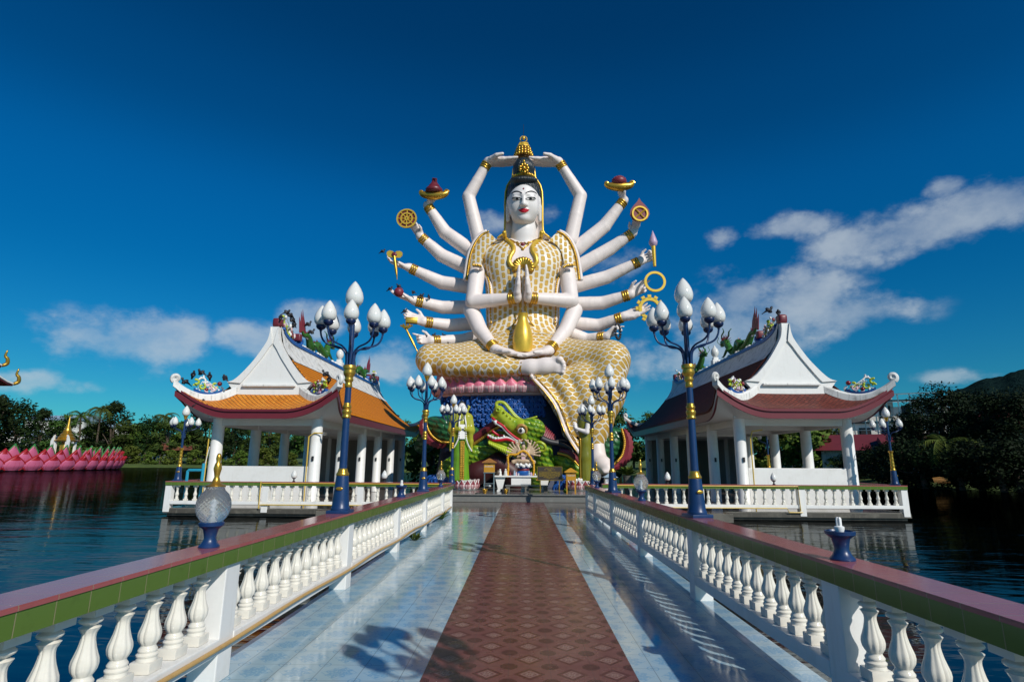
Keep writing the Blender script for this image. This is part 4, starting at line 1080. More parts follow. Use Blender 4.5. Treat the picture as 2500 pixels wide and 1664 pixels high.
for (a, b, ra, rb) in [((1180, 640, 27.4), (1330, 850, 27.2), .30, .26), ((1330, 850, 27.2), (1385, 1010, 27.1), .26, .22), ((1385, 1010, 27.1), (1470, 1150, 27.0), .22, .14),
                       ((1330, 650, 27.4), (1470, 900, 27.1), .45, .34), ((1470, 900, 27.1), (1520, 1110, 27.0), .34, .22), ((1480, 640, 27.4), (1570, 1000, 27.0), .62, .35), ((1250, 625, 27.5), (1600, 600, 27.4), .36, .6),
                       ((1380, 700, 27.1), (1440, 1000, 26.95), .16, .1), ((1520, 700, 26.95), (1540, 1080, 26.8), .18, .1), ((1640, 760, 26.8), (1590, 1060, 26.75), .2, .1)]:
    F.cap(S2(*a), S2(*b), ra, rb, .28)
rib = [(830, 150), (880, 118), (920, 85), (960, 66), (1000, 68), (1040, 92), (1080, 102), (1110, 86), (1135, 40)]
zr = [z1(a, 29.0) for a, b in rib][::-1]; wr = [b * .00675 for a, b in rib][::-1]
zsp = z2(318)
def robe_mf(x, y, z):
    leg = (z < zsp - .12 * (x - SX) ** 2 * .5 + .25) | (np.abs(x - SX) > 2.9) & (z < z2(250))
    m = np.where(leg, 1, 0)
    return np.where((z > zr[0] + .25) & (np.abs(x - SX) < np.interp(z, zr, wr)) & (y < 30), 2, m)
def robe_uv(x, y, z):
    leg = z < zsp
    ut = np.arctan2(x - SX, -(y - 30.6)) * 1.75; u = np.where(leg, x + .15 * z, ut); v = np.where(leg, z + .9 * (y - 28), z)
    return np.stack([u, v], 1)
robe = wb(F, 'robe', [robe_torso, robe_leg, skin], matf=robe_mf, uvf=robe_uv)
rv, rf_ = F.raw(); BV = BVHTree.FromPolygons(rv.tolist(), rf_.tolist())
def onrobe(x, z, off=.0, y0=20):
    h = BV.ray_cast(Vector((x, y0, z)), Vector((0, 1, 0)))
    return Vector((x, (h[0].y if h[0] else 29) - off, z))
def strip(pts, w, mat, name, th=.06, parent=None):
    m = MB(); m.tube(pts, [w] * len(pts) if not isinstance(w, list) else w, 8, flat=th / (w if not isinstance(w, list) else max(w)), up=(0, -1, 0)); o = m.build(name, mat, parent or robe, 180); return o
# lapels, shell, necklace
for s in (-1, 1):
    zz = np.linspace(z1(838, 29), z1(1135, 29), 36)
    strip([onrobe(SX + s * (np.interp(q, zr, wr) + .06), q, .05) for q in zz], .125, gold_bright, 'lapel', .10)
m = MB()
for i in range(13):
    a = -PI * .08 + (PI * 1.16) * i / 12 ; c = onrobe(SX + .0, z1(1120, 29), .05)
    q = [c + Vector((math.cos(a) * r * .62, -.02, math.sin(a) * r * .62 - .06)) for r in (.05, .35, .75, .95, 1.0)]
    m.tube([onrobe(p.x, p.z, .06) for p in q], [.03, .07, .11, .10, .04], 8)
m.build('shell', gold, robe, 180)
# cape flanges standing off the shoulders
for s in (-1, 1):
    c = [(905, 828), (860, 850), (815, 900), (785, 960), (765, 1020), (752, 1090), (742, 1160), (736, 1205)]; inn = [(985, 900), (950, 915), (915, 945), (890, 985), (875, 1030), (865, 1090), (862, 1150), (860, 1200)]
    fx = lambda x: x if s < 0 else 2 * 1182 - x
    O = bez([S1(fx(x), y, 29.65) for x, y in c], 28); I = bez([S1(fx(x), y, 29.35) for x, y in inn], 28)
    mid = [a.lerp(b, .5) + Vector((0, -.12, 0)) for a, b in zip(O, I)]
    m = MB(); m.grid([I, mid, O], thick=(0, .16, 0)); m.build('cape', robe_torso, robe, 60, uvf=lambda v: (v.x * 1.0, v.z))
    m = MB(); m.tube(O, .115, 8); m.build('cape_rim', skin, robe, 180)
    m = MB(); q = [a.lerp(b, .13) + Vector((0, -.10, 0)) for a, b in zip(O, I)]
    for i in range(0, len(q) - 1):
        for t in (0, .5): m.ball(q[i].lerp(q[i + 1], t), (.075, .05, .05), 7, 5)
    m.tube(q, .02, 5)
    m.build('cape_trim', gold, robe, 180)
    # front borders of the open gown
    b = [S1(fx(x), y, 29) for x, y in [(800, 1095), (850, 1100), (890, 1130), (915, 1190), (928, 1260), (930, 1330), (930, 1420), (935, 1520)]]
    b = [onrobe(p.x, p.z, .10) for p in bez(b, 30)]
    m = MB(); m.tube(b, .13, 8, up=(0, -1, 0), flat=.6); m.build('gown_border', skin, robe, 180)
    m = MB(); [m.ball(p + Vector((0, -.09, 0)), (.06, .04, .08), 7, 5) for p in b]; m.tube([p + Vector((0, -.07, 0)) for p in b], .02, 5); m.build('gown_trim', gold, robe, 180)
# trim of the hanging drape and the hem of the crossed leg
e = [(1105, 612), (1150, 665), (1205, 725), (1262, 800), (1300, 880), (1330, 960), (1352, 1020), (1395, 1090), (1450, 1172)]
P_ = [onrobe(p.x, p.z, .03) for p in bez([S2(x + 22, y + 4, 27.2) for x, y in e], 40)]
P_ = [p if 26 < p.y < 28.2 else Vector((p.x, 27.1, p.z)) for p in P_]
m = MB(); m.tube(P_, .10, 8); m.build('hem_border', skin, robe, 180)
m = MB(); m.tube([p + Vector((-.07, -.05, 0)) for p in P_], .035, 6); m.tube([p + Vector((.20, -.06, .02)) for p in P_], .03, 6); m.build('hem_trim', gold, robe, 180)
m = MB(); q = [S2(1060 + 6 * math.sin(i), 522 + i * 88 / 9, 27.05) for i in range(10)]
m.tube([onrobe(p.x, p.z, .02) for p in q], .05, 6); m.build('hem_trim', gold, robe, 180)
m = MB()
q = [S2(x, y, 27) for x, y in [(1815, 520), (1795, 620), (1760, 720), (1720, 850), (1685, 980), (1650, 1090)]]
m.tube([Vector((p.x - .10, 27.0, p.z)) for p in bez(q, 20)], .05, 6); m.build('hem_trim', gold, robe, 180)

# ---- arms
def bracelet(root, p, d, r, n=3):
    m = MB(); d = Vector(d).normalized()
    for i in range(n):
        c = Vector(p) - d * (.13 * i + .02); pr = [(r * 1.02, -.06), (r * 1.12, -.05), (r * 1.17, 0), (r * 1.12, .05), (r * 1.02, .06)]
        m.lathe(c, pr, 20, axis=d)
    m.build('bracelet', gold, root, 180)
def arm(sh, el, wr, rs, hd, hn, L=1.5, curl=(.15, .15, .2, .25), th=1, **kw):
    pts = [Vector(sh), Vector(el), Vector(wr)]; allp = pts + [pts[2] + Vector(hd).normalized() * L * 1.15]
    lo = [min(p[i] for p in allp) - .9 for i in range(3)]; hi = [max(p[i] for p in allp) + .9 for i in range(3)]
    f = Field(lo, hi, .052); mid1 = pts[0].lerp(pts[1], .55); mid2 = pts[1].lerp(pts[2], .45)
    f.chain([pts[0], mid1, pts[1], mid2, pts[2]], [rs[0], lerp(rs[0], rs[1], .55), rs[1], lerp(rs[1], rs[2], .45), rs[2]], .03)
    tips = f.hand(pts[2], hd, hn, L, curl, th, **kw)
    o = wb(f, 'arm', skin); d = (pts[2] - pts[1]).normalized(); bracelet(o, pts[2] - d * .12, d, rs[2] * 1.06)
    return o, tips
YB = 30.5
up_ = (0, 0, 1)
A = lambda a, b, c, Y=YB, dY=0, M=S1: (M(*a, Y), M(*b, Y), M(*c, Y + dY))
T = {}
def put(name, sh, rs, hd, hn, **kw): T[name] = arm(*sh, rs, hd, hn, **kw)
put('ov', A((845, 900), (765, 565), (912, 300), 30.3, -.3), (.42, .37, .26), (1, -.03, .0), (0, 0, 1), L=2.1, curl=(.03, .03, .03, .05), th=1, tcurl=.1)
put('ov', A((1545, 900), (1622, 560), (1458, 300), 30.3, -.3), (.42, .37, .26), (-1, -.03, .0), (0, 0, 1), L=2.1, curl=(.03, .03, .03, .05), th=-1, tcurl=.1)
put('a2', A((790, 985), (585, 838), (450, 632), 30.6, -.2), (.44, .40, .26), (.55, -.1, .6), (-.7, 0, .6), L=1.25, curl=(.2, .2, .2, .2), th=1)
put('a3', A((780, 1120), (560, 1015), (395, 868), 30.7, -.3), (.42, .39, .26), (-.45, -.1, .8), (-.6, -.7, .1), L=1.25, curl=(.4, .4, .45, .5), th=1, tcurl=.4)
put('a4', A((780, 1255), (560, 1222), (312, 1108), 30.8, -.4), (.42, .39, .26), (-1, -.1, .22), (.1, -.3, 1), L=1.6, curl=(.32, .32, .3, .2), th=-1)
put('a5', A((780, 1410), (570, 1412), (352, 1360), 30.8, -.5), (.40, .37, .27), (-1, -.15, .28), (.1, -.25, 1), L=1.65, curl=(.12, .15, .18, .2), th=-1)
put('a6', A((740, 255), (560, 268), (385, 242), 30.6, -.6, S2), (.38, .36, .26), (-1, -.15, .30), (.1, -.9, .35), L=1.45, curl=(.25, .3, .3, .3), th=1)
put('a7', A((770, 340), (650, 372), (438, 375), 30.3, -.7, S2), (.37, .35, .25), (-1, -.2, .08), (.1, -.9, .2), L=1.3, curl=(.15, 1.15, 1.2, 1.25), th=1)
put('b2', A((1590, 965), (1800, 795), (1955, 592), 30.6, -.2), (.44, .40, .26), (-.35, -.1, .8), (.75, 0, .6), L=1.35, curl=(.35, .35, .35, .35), th=-1)
put('b3', A((1600, 1105), (1845, 965), (2022, 842), 30.7, -.3), (.42, .39, .26), (.35, -.1, .9), (-.3, -.8, .1), L=1.2, curl=(.6, .7, .8, .9), th=-1, tcurl=.3, tout=.5)
put('b4', A((1590, 1245), (1820, 1182), (2078, 1058), 30.8, -.4), (.42, .39, .26), (1, -.15, .42), (-.1, -.95, .1), L=1.3, curl=(1.15, 1.2, 1.2, 1.2), th=-1)
put('b5', A((1580, 1385), (1790, 1378), (2005, 1312), 30.8, -.5), (.40, .38, .27), (1, -.2, .62), (.2, -.9, -.2), L=1.45, curl=(.12, .12, 1.2, 1.25), th=-1)
put('b6', A((1400, 250), (1600, 268), (1775, 208), 30.6, -.6, S2), (.38, .36, .26), (1, -.15, .38), (-.2, -.75, .6), L=1.7, curl=(.12, .12, .15, .15), th=1)
put('b7', A((1390, 320), (1520, 368), (1655, 345), 30.2, -.7, S2), (.37, .35, .25), (.75, -.2, .75), (.6, -.3, -.75), L=1.35, curl=(.3, 1.0, 1.0, 1.0), th=1)
# joined palms and the lap hands that carry the vase
Yf = 28.25
put('nl', (S1(830, 1150, 29.6), S1(800, 1372, 29.0), S1(1137, 1338, Yf)), (.46, .42, .27), (.05, -.06, 1), (1, 0, 0), L=1.9, curl=(.02, .02, .03, .05), th=-1, tcurl=.05, tout=.35)
put('nr', (S1(1520, 1150, 29.6), S1(1548, 1362, 29.0), S1(1222, 1338, Yf)), (.46, .42, .27), (-.05, -.06, 1), (-1, 0, 0), L=1.9, curl=(.02, .02, .03, .05), th=1, tcurl=.05, tout=.35)
put('ll', (S2(715, 165, 29.3), S2(775, 300, 28.7), S2(880, 436, 27.75)), (.44, .40, .27), (1, -.10, -.20), (.1, -.3, 1), L=2.0, curl=(.05, .06, .06, .08), th=1, tcurl=.15)
put('lr', (S2(1432, 165, 29.3), S2(1372, 300, 28.7), S2(1256, 442, 27.75)), (.44, .40, .27), (-1, -.10, -.20), (-.1, -.3, 1), L=2.0, curl=(.05, .06, .06, .08), th=-1, tcurl=.15)
# ---- bare feet
f = Field(S2(1020, 640, 27.2) - Vector((.3, 1.2, .3)), S2(1420, 450, 27.2) + Vector((.4, 1.4, .4)), .05)
f.chain([S2(1030, 560, 27.5), S2(1130, 558, 27.25), S2(1230, 550, 27.2), S2(1300, 545, 27.2)], [.40, .36, .37, .43], .25, sq=(1, 1.35, 1))
for i, (x, y, r) in enumerate([(1318, 505, .16), (1340, 528, .115), (1347, 551, .105), (1346, 573, .10), (1338, 594, .095)]):
    f.cap(S2(1290, lerp(512, 584, i / 4), 27.1), S2(x + 8, y, 26.95), r * 1.05, r * .95, .035); f.ell(S2(x + 13, y - 1, 26.9), (r * 1.15, r * 1.1, r * 1.02), .03)
wb(f, 'foot', skin)
f = Field(S2(1520, 1330, 26.8) - Vector((.3, 1.3, .3)), S2(1740, 1060, 26.8) + Vector((.4, 1.0, .4)), .05)
f.chain([S2(1585, 1090, 27.0), S2(1590, 1150, 26.9)], [.36, .33], .2); f.chain([S2(1585, 1210, 26.9), S2(1630, 1240, 26.5), S2(1660, 1265, 26.2)], [.40, .36, .28], .3); f.cap(S2(1590, 1140, 26.9), S2(1590, 1220, 26.9), .33, .38, .2)
for i in range(5): f.cap(S2(1625 + i * 14, 1268, 26.2), S2(1640 + i * 14, 1286, 25.95), .12 - .01 * i, .085, .06)
wb(f, 'foot', skin)

# ---- head: modelled upright about the origin, then bowed toward the visitor
HC = S1(1188, 628, 29.25); HM = Matrix.Translation(HC - Vector(ST.location)) @ Matrix.Rotation(R(19), 4, 'X')
HP = lambda x, y, z: Vector((x, y, z))
def hb(o): o.data.transform(HM); return o
f = Field((-1.35, -1.35, -1.7), (1.35, 1.6, 1.6), .042)
f.ell(HP(0, .25, .32), (.86, 1.0, 1.05)); f.ell(HP(0, -.05, -.12), (.82, .86, 1.04), .25); f.ell(HP(0, -.26, -.72), (.54, .54, .40), .35)
for s in (-1, 1):
    f.ell(HP(s * .42, -.45, -.22), (.32, .30, .42), .25); f.ell(HP(s * .385, -.70, .28), (.25, .15, .17), .06)
    f.cap(HP(s * .13, -.80, .50), HP(s * .58, -.62, .50), .075, .06, .12); f.ell(HP(s * .12, -.94, -.10), (.10, .10, .085), .06)
    f.ell(HP(s * .87, .15, .12), (.11, .22, .36), .08); f.chain([HP(s * .90, .06, -.1), HP(s * .90, .06, -.85)], [.12, .11], .08)
f.chain([HP(0, -.80, .42), HP(0, -1.02, -.06)], [.085, .14], .12); f.ell(HP(0, -.86, -.345), (.27, .13, .075), .06); f.ell(HP(0, -.86, -.47), (.22, .13, .085), .05); f.ell(HP(0, -.70, -.80), (.25, .2, .18), .2)
head = f.build('head', face_white, ST); hv, hf = f.raw(); HB = BVHTree.FromPolygons(hv.tolist(), hf.tolist()); hb(head)
n_ = Field(HC - Vector((1.6, 1.0, 2.9)), HC + Vector((1.6, 2.0, .6)), .06); n_.cap(HC + Vector((0, .45, -.3)), HC + Vector((0, .55, -1.5)), .64, .64, .2); n_.cap(HC + Vector((0, .55, -1.4)), HC + Vector((0, .75, -2.2)), .64, .85, .3)
wb(n_, 'neck', face_white); nv, nf = n_.raw(); NB = BVHTree.FromPolygons(nv.tolist(), nf.tolist())
def onchest(x, z, off=.05):
    p = onrobe(x, z, 0); h = NB.ray_cast(Vector((x, 20, z)), Vector((0, 1, 0)))
    return Vector((x, min(p.y, h[0].y if h[0] else 99) - off, z))
m = MB()
for s in (-1, 1):
    m.tube([onchest(SX + s * x, z, .03) for x, z in [(0.02, z1(930, 29)), (.10, z1(908, 29)), (.20, z1(925, 29)), (.30, z1(905, 29)), (.42, z1(910, 29)), (.56, z1(890, 29)), (.72, z1(874, 29))]], .05, 6)
    m.tube([onchest(SX + s * x, z, .03) for x, z in [(.34, z1(905, 29)), (.30, z1(935, 29)), (.18, z1(945, 29)), (.06, z1(965, 29)), (0, z1(985, 29))]], .045, 6)
m.ball(onchest(SX, z1(975, 29), .05), .08); o = m.build('necklace', gold, robe, 180)
m = MB(); m.ball(onchest(SX, z1(928, 29), .06), (.12, .07, .11)); m.build('pendant', crimson, robe, 180)
def onface(x, z, off=.012):
    h = HB.ray_cast(Vector((x, -4, z)), Vector((0, 1, 0))); return (h[0] if h[0] else Vector((x, -.8, z))) - Vector((0, off, 0))
def decal(name, mat, outline, off=.012, par=None):
    cx = sum(p[0] for p in outline) / len(outline); cz = sum(p[1] for p in outline) / len(outline); m = MB(); rows = []
    for k in (0.001, .35, .7, 1): rows.append([onface(cx + (x - cx) * k, cz + (z - cz) * k, off) for x, z in outline])
    m.grid(rows, closed=True); return hb(m.build(name, mat, par or head, 180))
ell2 = lambda cx, cz, a, b, n=20, lo=1: [(cx + a * math.cos(2 * PI * i / n), cz + (b if math.sin(2 * PI * i / n) > 0 else b * lo) * math.sin(2 * PI * i / n)) for i in range(n)]
blk = M_('black_line_paint', (.01, .012, .015), .4)
for s in (-1, 1):
    e = decal('eye', face_white, ell2(s * .375, .20, .25, .075, lo=.45), .012); decal('iris', blk, ell2(s * .37, .218, .085, .058), .02, e)
    m = MB(); m.tube([onface(s * (.375 - .28 * math.cos(a)), .185 + .092 * math.sin(a) + .03 * (1 - math.cos(a)), .012) for a in np.linspace(0, PI, 16)], .024, 6); m.tube([onface(s * (.375 - .25 * math.cos(a)), .185 - .03 * math.sin(a) + .03 * (1 - math.cos(a)), .010) for a in np.linspace(0, PI, 14)], .011, 5); hb(m.build('eyelid_line', blk, e, 180))
    m = MB(); q = np.linspace(0, 1, 18); m.tube([onface(s * (.10 + .62 * t), .50 + .16 * math.sin(PI * (.05 + .80 * t)), .012) for t in q], [.018 + .022 * math.sin(PI * (t * .9 + .08)) for t in q], 6); hb(m.build('eyebrow', blk, head, 180))
lip = [(-.31, -.37), (-.16, -.305), (-.06, -.275), (0, -.295), (.06, -.275), (.16, -.305), (.31, -.37), (.2, -.47), (.1, -.52), (0, -.535), (-.1, -.52), (-.2, -.47)]
decal('lips', red_lip, lip, .014); decal('forehead_mark', crimson, ell2(-.02, .80, .05, .05), .012)
# hair, bun, crown
f = Field((-1.2, -1.1, -.6), (1.2, 1.9, 3.0), .05)
f.ell(HP(0, .50, .62), (.95, 1.10, .92), .1); f.ell(HP(0, .14, 1.36), (.78, .76, .26), .10); f.cap(HP(0, .35, 1.3), HP(0, .22, 2.02), .62, .62, .12)
hair = hb(f.build('hair', black_paint, ST))
m = MB(); c = HP(0, -.44, 1.92)
for i in range(9):
    a = i / 9 * 2 * PI; m.ball(c + Vector((.21 * math.cos(a), 0, .21 * math.sin(a))), (.10, .07, .10), 8, 6)
m.ball(c + Vector((0, -.06, 0)), .12); m.ball(c + Vector((0, 0, .34)), (.07, .05, .13), 8, 6)
for i in range(13):
    x = -.55 + .0917 * i; m.ball(HP(x, -.30 + .5 * x * x - .06, 1.53 + .12 * (1 - (x / .55) ** 2)), (.08, .08, .11), 8, 6)
hb(m.build('crown', gold, head, 180))
# veil: a shallow hood with a golden edge
vz = [(304, 60), (318, 86), (345, 95), (385, 100), (410, 103), (438, 124), (470, 146), (520, 160), (600, 164), (720, 163), (815, 165), (840, 178), (858, 205), (872, 222)]
rows = []; rows2 = []; EL = []; ER = []
for cy, hw in vz:
    z = S1(1188, cy, 29.5).z; w = hw * .0068; r = []; r2 = []
    for i in range(25):
        a = R(-100 + 200 * i / 24); sa = math.sin(a) / math.sin(R(100)); yy = 29.62 + (math.cos(a) - math.cos(R(100))) * w * .95
        r.append(Vector((HC.x + w * sa, yy, z))); r2.append(Vector((HC.x + (w - .08) * sa, 29.66 + .34 * math.sqrt(max(0, 1 - sa * sa)), z)))
    rows.append(r); rows2.append(r2); EL.append(r[0].lerp(r2[0], .5)); ER.append(r[-1].lerp(r2[-1], .5))
m = MB(); m.grid([a + b[::-1] for a, b in zip(rows, rows2)], closed=True); nn = len(rows[0]) * 2; m.f += [tuple(range(nn)), tuple(range(len(m.v) - nn, len(m.v)))[::-1]]; m.m += [0, 0]
veil = wb(m, 'veil', skin, smooth=60)
m = MB(); m.tube(EL, .055, 8); m.tube(ER, .055, 8); m.build('veil_trim', gold_bright, veil, 180)

# ------------------------------------------------------------------ what the hands hold
def item(name, label, cat, at, parts):
    t = thing(name, label, cat, at)
    for nm, mb, mt in parts:
        o = mb.build(nm, mt, t, 50); o.location = -Vector(at)
    return t
Yh = 29.75
def MBx(fn): m = MB(); fn(m); return m
# vase
v0 = S2(1072, 464, 27.85); k = (S2(1072, 188, 27.85).z - v0.z)
vp = [(.17, 0), (.235, .02), (.25, .10), (.262, .25), (.262, .40), (.235, .55), (.185, .70), (.142, .80), (.122, .88), (.12, .94), (.145, .985), (.15, 1.0), (.12, 1.0), (.10, .94)]
t = item('vase', 'tall smooth golden vase standing on the two lap hands of the statue', 'vase', v0, [('body', MBx(lambda m: m.lathe(v0, [(r * k * .95, z * k) for r, z in vp], 36)), gold_bright)])
# gilded figurine over the head
g0 = S1(1186, 284, 29.9); s_ = (S1(1186, 90, 29.9).z - g0.z) / 1.0
f = Field(g0 + Vector((-.8, -.8, -.1)), g0 + Vector((.8, .8, 1.45)), .032)
f.ell(g0 + Vector((0, 0, .50 * s_)), (.40, .28, .11), .05); f.ell(g0 + Vector((0, 0, .58 * s_)), (.21, .15, .22), .08); f.ell(g0 + Vector((0, 0, .86 * s_)), (.105, .10, .13), .03); f.ell(g0 + Vector((0, 0, .97 * s_)), (.05, .05, .07), .03)
for s in (-1, 1): f.chain([g0 + Vector((s * .2, 0, .66 * s_)), g0 + Vector((s * .27, -.06, .55 * s_)), g0 + Vector((0, -.22, .52 * s_))], [.07, .06, .05], .04)
pet = MB()
for row, (zz, rr, n) in enumerate([(.12, .53, 18), (.24, .46, 16), (.36, .40, 14)]):
    for i in range(n):
        a = 2 * PI * (i + .5 * row) / n; pet.ball(g0 + Vector((rr * math.cos(a), rr * math.sin(a), zz * s_)), (.095, .095, .12), 7, 5)
halo = MB(); c = g0 + Vector((0, .12, .86 * s_)); halo.tube([c + Vector((.2 * math.cos(a), 0, .2 * math.sin(a))) for a in np.linspace(0, 2 * PI, 25)[:-1]], .03, 6, closed=True)
basem = MB(); basem.lathe(g0, [(.40, 0), (.42, .05 * s_), (.50, .08 * s_), (.50, .16 * s_), (.44, .28 * s_), (.38, .40 * s_), (.36, .46 * s_)], 24)
t = item('figurine', 'small gilded seated figurine on a lotus above the crown of the big statue', 'figurine', g0, [('pedestal', basem, Mat('bronze_dark', (.16, .07, .02), .4, .5).m), ('petal_ring', pet, gold), ('halo', halo, gold_bright)])
o = f.build('body', gold_bright, t); o.location = -g0
m = MB(); m.tube([g0 + Vector((0, .1, .95 * s_)), g0 + Vector((0, .1, 1.45 * s_))], .012, 5); o = m.build('lightning_rod', dark, t); o.location = -g0
# spoked wheel, left
def wheel(m, c, r, mi, thick=.10, rings=(1.0, .62, .22), n=8):
    for q in rings: m.lathe(c + Vector((0, -thick * .75, 0)), [(r * q - .085, -.04), (r * q, -.04), (r * q, .04), (r * q - .085, .04), (r * q - .085, -.04)], 36, axis=(0, -1, 0))
    for i in range(n):
        a = 2 * PI * i / n; m.tube([c + Vector((.16 * r * math.cos(a), -thick * .75, .16 * r * math.sin(a))), c + Vector((.95 * r * math.cos(a), -thick * .75, .95 * r * math.sin(a)))], .04, 4)
c = S1(293, 736, 29.55); d1 = MB(); d1.lathe(c, [(0, -.05), (.54, -.05), (.54, .05), (0, .05)], 36, axis=(0, -1, 0)); d2 = MB(); wheel(d2, c, .58, 0)
item('wheel', 'golden eight-spoked wheel on a maroon disc held in a left hand of the statue', 'wheel', c, [('disc', d1, maroon), ('spokes', d2, gold_bright)])
# flame drop with ring, right
c = S1(2075, 690, 29.6); d1 = MB(); dp = [(0, 1.0), (-.12, .75), (-.34, .48), (-.52, .2), (-.56, -.1), (-.42, -.4), (-.2, -.54), (0, -.57), (.2, -.54), (.42, -.4), (.56, -.1), (.52, .2), (.34, .48), (.12, .75)]
d1.prism([(c.x + x * .98, c.z + z * .9) for x, z in dp], c.y - .06, c.y + .08); d2 = MB()
d2.lathe(c + Vector((0, -.09, -.08)), [(.37, -.04), (.46, -.04), (.46, .04), (.37, .04), (.37, -.04)], 32, axis=(0, -1, 0))
for a in (.7, .7 + PI / 2): d2.tube([c + Vector((.42 * math.cos(a), -.09, .42 * math.sin(a) - .08)), c - Vector((.42 * math.cos(a), .09, .42 * math.sin(a) + .08))], .045, 4)
item('flame_disc', 'maroon flame-shaped disc with a golden crossed ring in a right hand', 'emblem', c, [('flame', d1, crimson), ('ring', d2, gold_bright)])
# dishes of offerings
def dish(label, c, kind):
    d1 = MB(); pts = [(-.80, .12), (-.62, -.02), (-.3, -.08), (0, -.10), (.3, -.08), (.62, -.02), (.80, .12)]
    d1.tube(bez([c + Vector((x, 0, z)) for x, z in pts], 24), [lerp(.12, .26, math.sin(PI * i / 24)) for i in range(25)], 10)
    for s in (-1, 1): d1.tube(spiral(c + Vector((s * .72, -.06, .10)), .15, .04, 1.1 * s, Vector((1, 0, 0)), Vector((0, 0, 1)), 14), .06, 7)
    d2 = MB()
    if kind: d2.ball(c + Vector((0, 0, .22)), (.44, .42, .30)); [d2.ball(c + Vector((.40 * math.cos(i * 2.4) * (1 - i / 70), .36 * math.sin(i * 2.4) * (1 - i / 70) , .26 + .25 * math.sqrt(i / 45))), .05, 6, 4) for i in range(45)]
    else:
        d2.lathe(c, [(.42, .05), (.50, .12), (.50, .26), (.42, .36), (.34, .40), (.31, .52), (.20, .66), (.14, .80), (.16, .90), (0, .93)], 24); d2.tube([c + Vector((.05, -.1, .6)), c + Vector((.12, -.2, .85)), c + Vector((-.1, -.1, .95))], [.08, .07, .03], 7)
    item('offering_dish', label, 'dish', c, [('dish', d1, gold), ('offering', d2, maroon if not kind else crimson)])
dish('gold dish with a tall maroon pot held up at the upper left', S1(500, 545, 29.9), 0)
dish('gold dish with a round studded mound held up at the upper right', S1(1918, 478, 29.9), 1)
# heart fan with dagger handle
c = S1(198, 1010, 29.5); d1 = MB(); hp = [(.0, .06), (.12, .15), (.30, .17), (.44, .08), (.44, -.08), (.32, -.20), (.1, -.22), (0, -.17), (-.1, -.22), (-.34, -.18), (-.44, -.02), (-.42, .12), (-.28, .20), (-.1, .16)]
d1.prism([(c.x + x, c.z + z + .05) for x, z in hp], c.y - .05, c.y + .05); d2 = MB(); e = S1(218, 1200, 29.4); d2.tube([c + Vector((0, -.05, -.1)), c.lerp(e, .6), e], [.09, .085, .015], 8); d3 = MB(); d3.ball(c + Vector((0, -.06, 0)), (.16, .06, .14))
item('fan', 'golden heart-shaped fan with a pointed handle in a left hand of the statue', 'fan', c, [('blade', d1, gold_bright), ('handle', d2, gold), ('jewel', d3, maroon)])
c = S1(231, 1296, 29.6); d1 = MB(); d1.ball(c, .27, 24, 16); item('ball', 'dark red ball resting on an open left palm of the statue', 'ball', c, [('ball', d1, crimson)])
c = S2(298, 238, 29.3); d1 = MB(); d1.bbox(c, (.62, .34, .26), .25, 0, .02); d2 = MB(); d2.bbox(c + Vector((0, 0, .15)), (.64, .36, .05), .25, 0, .01); item('box', 'golden brown box held flat in a lower left hand of the statue', 'box', c, [('box', d1, gold), ('lid', d2, gold)])
a, b = S2(262, 295, 29.2), S2(345, 462, 29.1); d1 = MB(); d1.tube([a, a.lerp(b, .5), b], [.05, .07, .02], 8); d2 = MB()
for i in range(5):
    q = -.9 + i * .45; d2.tube(bez([a, a + Vector((math.sin(q) * .3, 0, .12 + .1 * math.cos(q))), a + Vector((math.sin(q) * .42, 0, .30 * math.cos(q) + .02))], 8), .05, 6)
item('staff', 'gold staff with a curled head slanting through the lowest left fist', 'staff', a, [('shaft', d1, gold), ('staff_head', d2, gold)])
a, b = S1(2180, 945, 29.35), S1(2190, 1098, 29.35); d1 = MB(); d1.tube([b, b.lerp(a, .3), a], [.085, .095, .12], 14); d2 = MB(); d2.lathe(a, [(.12, 0), (.22, .12), (.235, .25), (.16, .5), (.06, .78), (0, .95)], 20)
item('torch', 'lavender bud on a golden handle gripped in a right fist of the statue', 'torch', b, [('handle', d1, gold_bright), ('bud', d2, lavender)])
c = S1(2192, 1215, 29.6); d1 = MB(); d1.lathe(c, [(.46, -.05), (.59, -.05), (.59, .05), (.46, .05), (.46, -.05)], 40, axis=(0, -1, 0)); item('ring', 'plain flat golden ring round the pointing fingers of a right hand', 'ring', c, [('ring', d1, gold_bright)])
c = S2(1957, 150, 29.7); d1 = MB(); d1.lathe(c, [(.44, -.05), (.62, -.05), (.62, .05), (.44, .05), (.44, -.05)], 40, axis=(0, -1, 0))
for i in range(12):
    a = 2 * PI * i / 12; q = c + Vector((.68 * math.cos(a), 0, .68 * math.sin(a))); w = Vector((-math.sin(a), 0, math.cos(a))) * .09; u = Vector((math.cos(a), 0, math.sin(a))) * .09
    d1.prism([((q + w * sx + u * sz).x, (q + w * sx + u * sz).z) for sx, sz in ((-1, -1), (1, -1), (1.1, 1), (-1.1, 1))], c.y - .05, c.y + .05)
item('gear_ring', 'bright gold toothed ring behind an open right hand of the statue', 'ring', c, [('ring', d1, gold_bright)])
d1 = MB(); c = S2(1735, 310, 29.1)
for i in range(16):
    a = 2 * PI * i / 16; d1.ball(c + Vector((.13 * math.cos(a), .05 * math.sin(a), .42 * math.sin(a))), .075, 8, 6)
item('beads', 'string of black prayer beads looped over the lowest right hand', 'beads', c, [('bead_loop', d1, dark)])
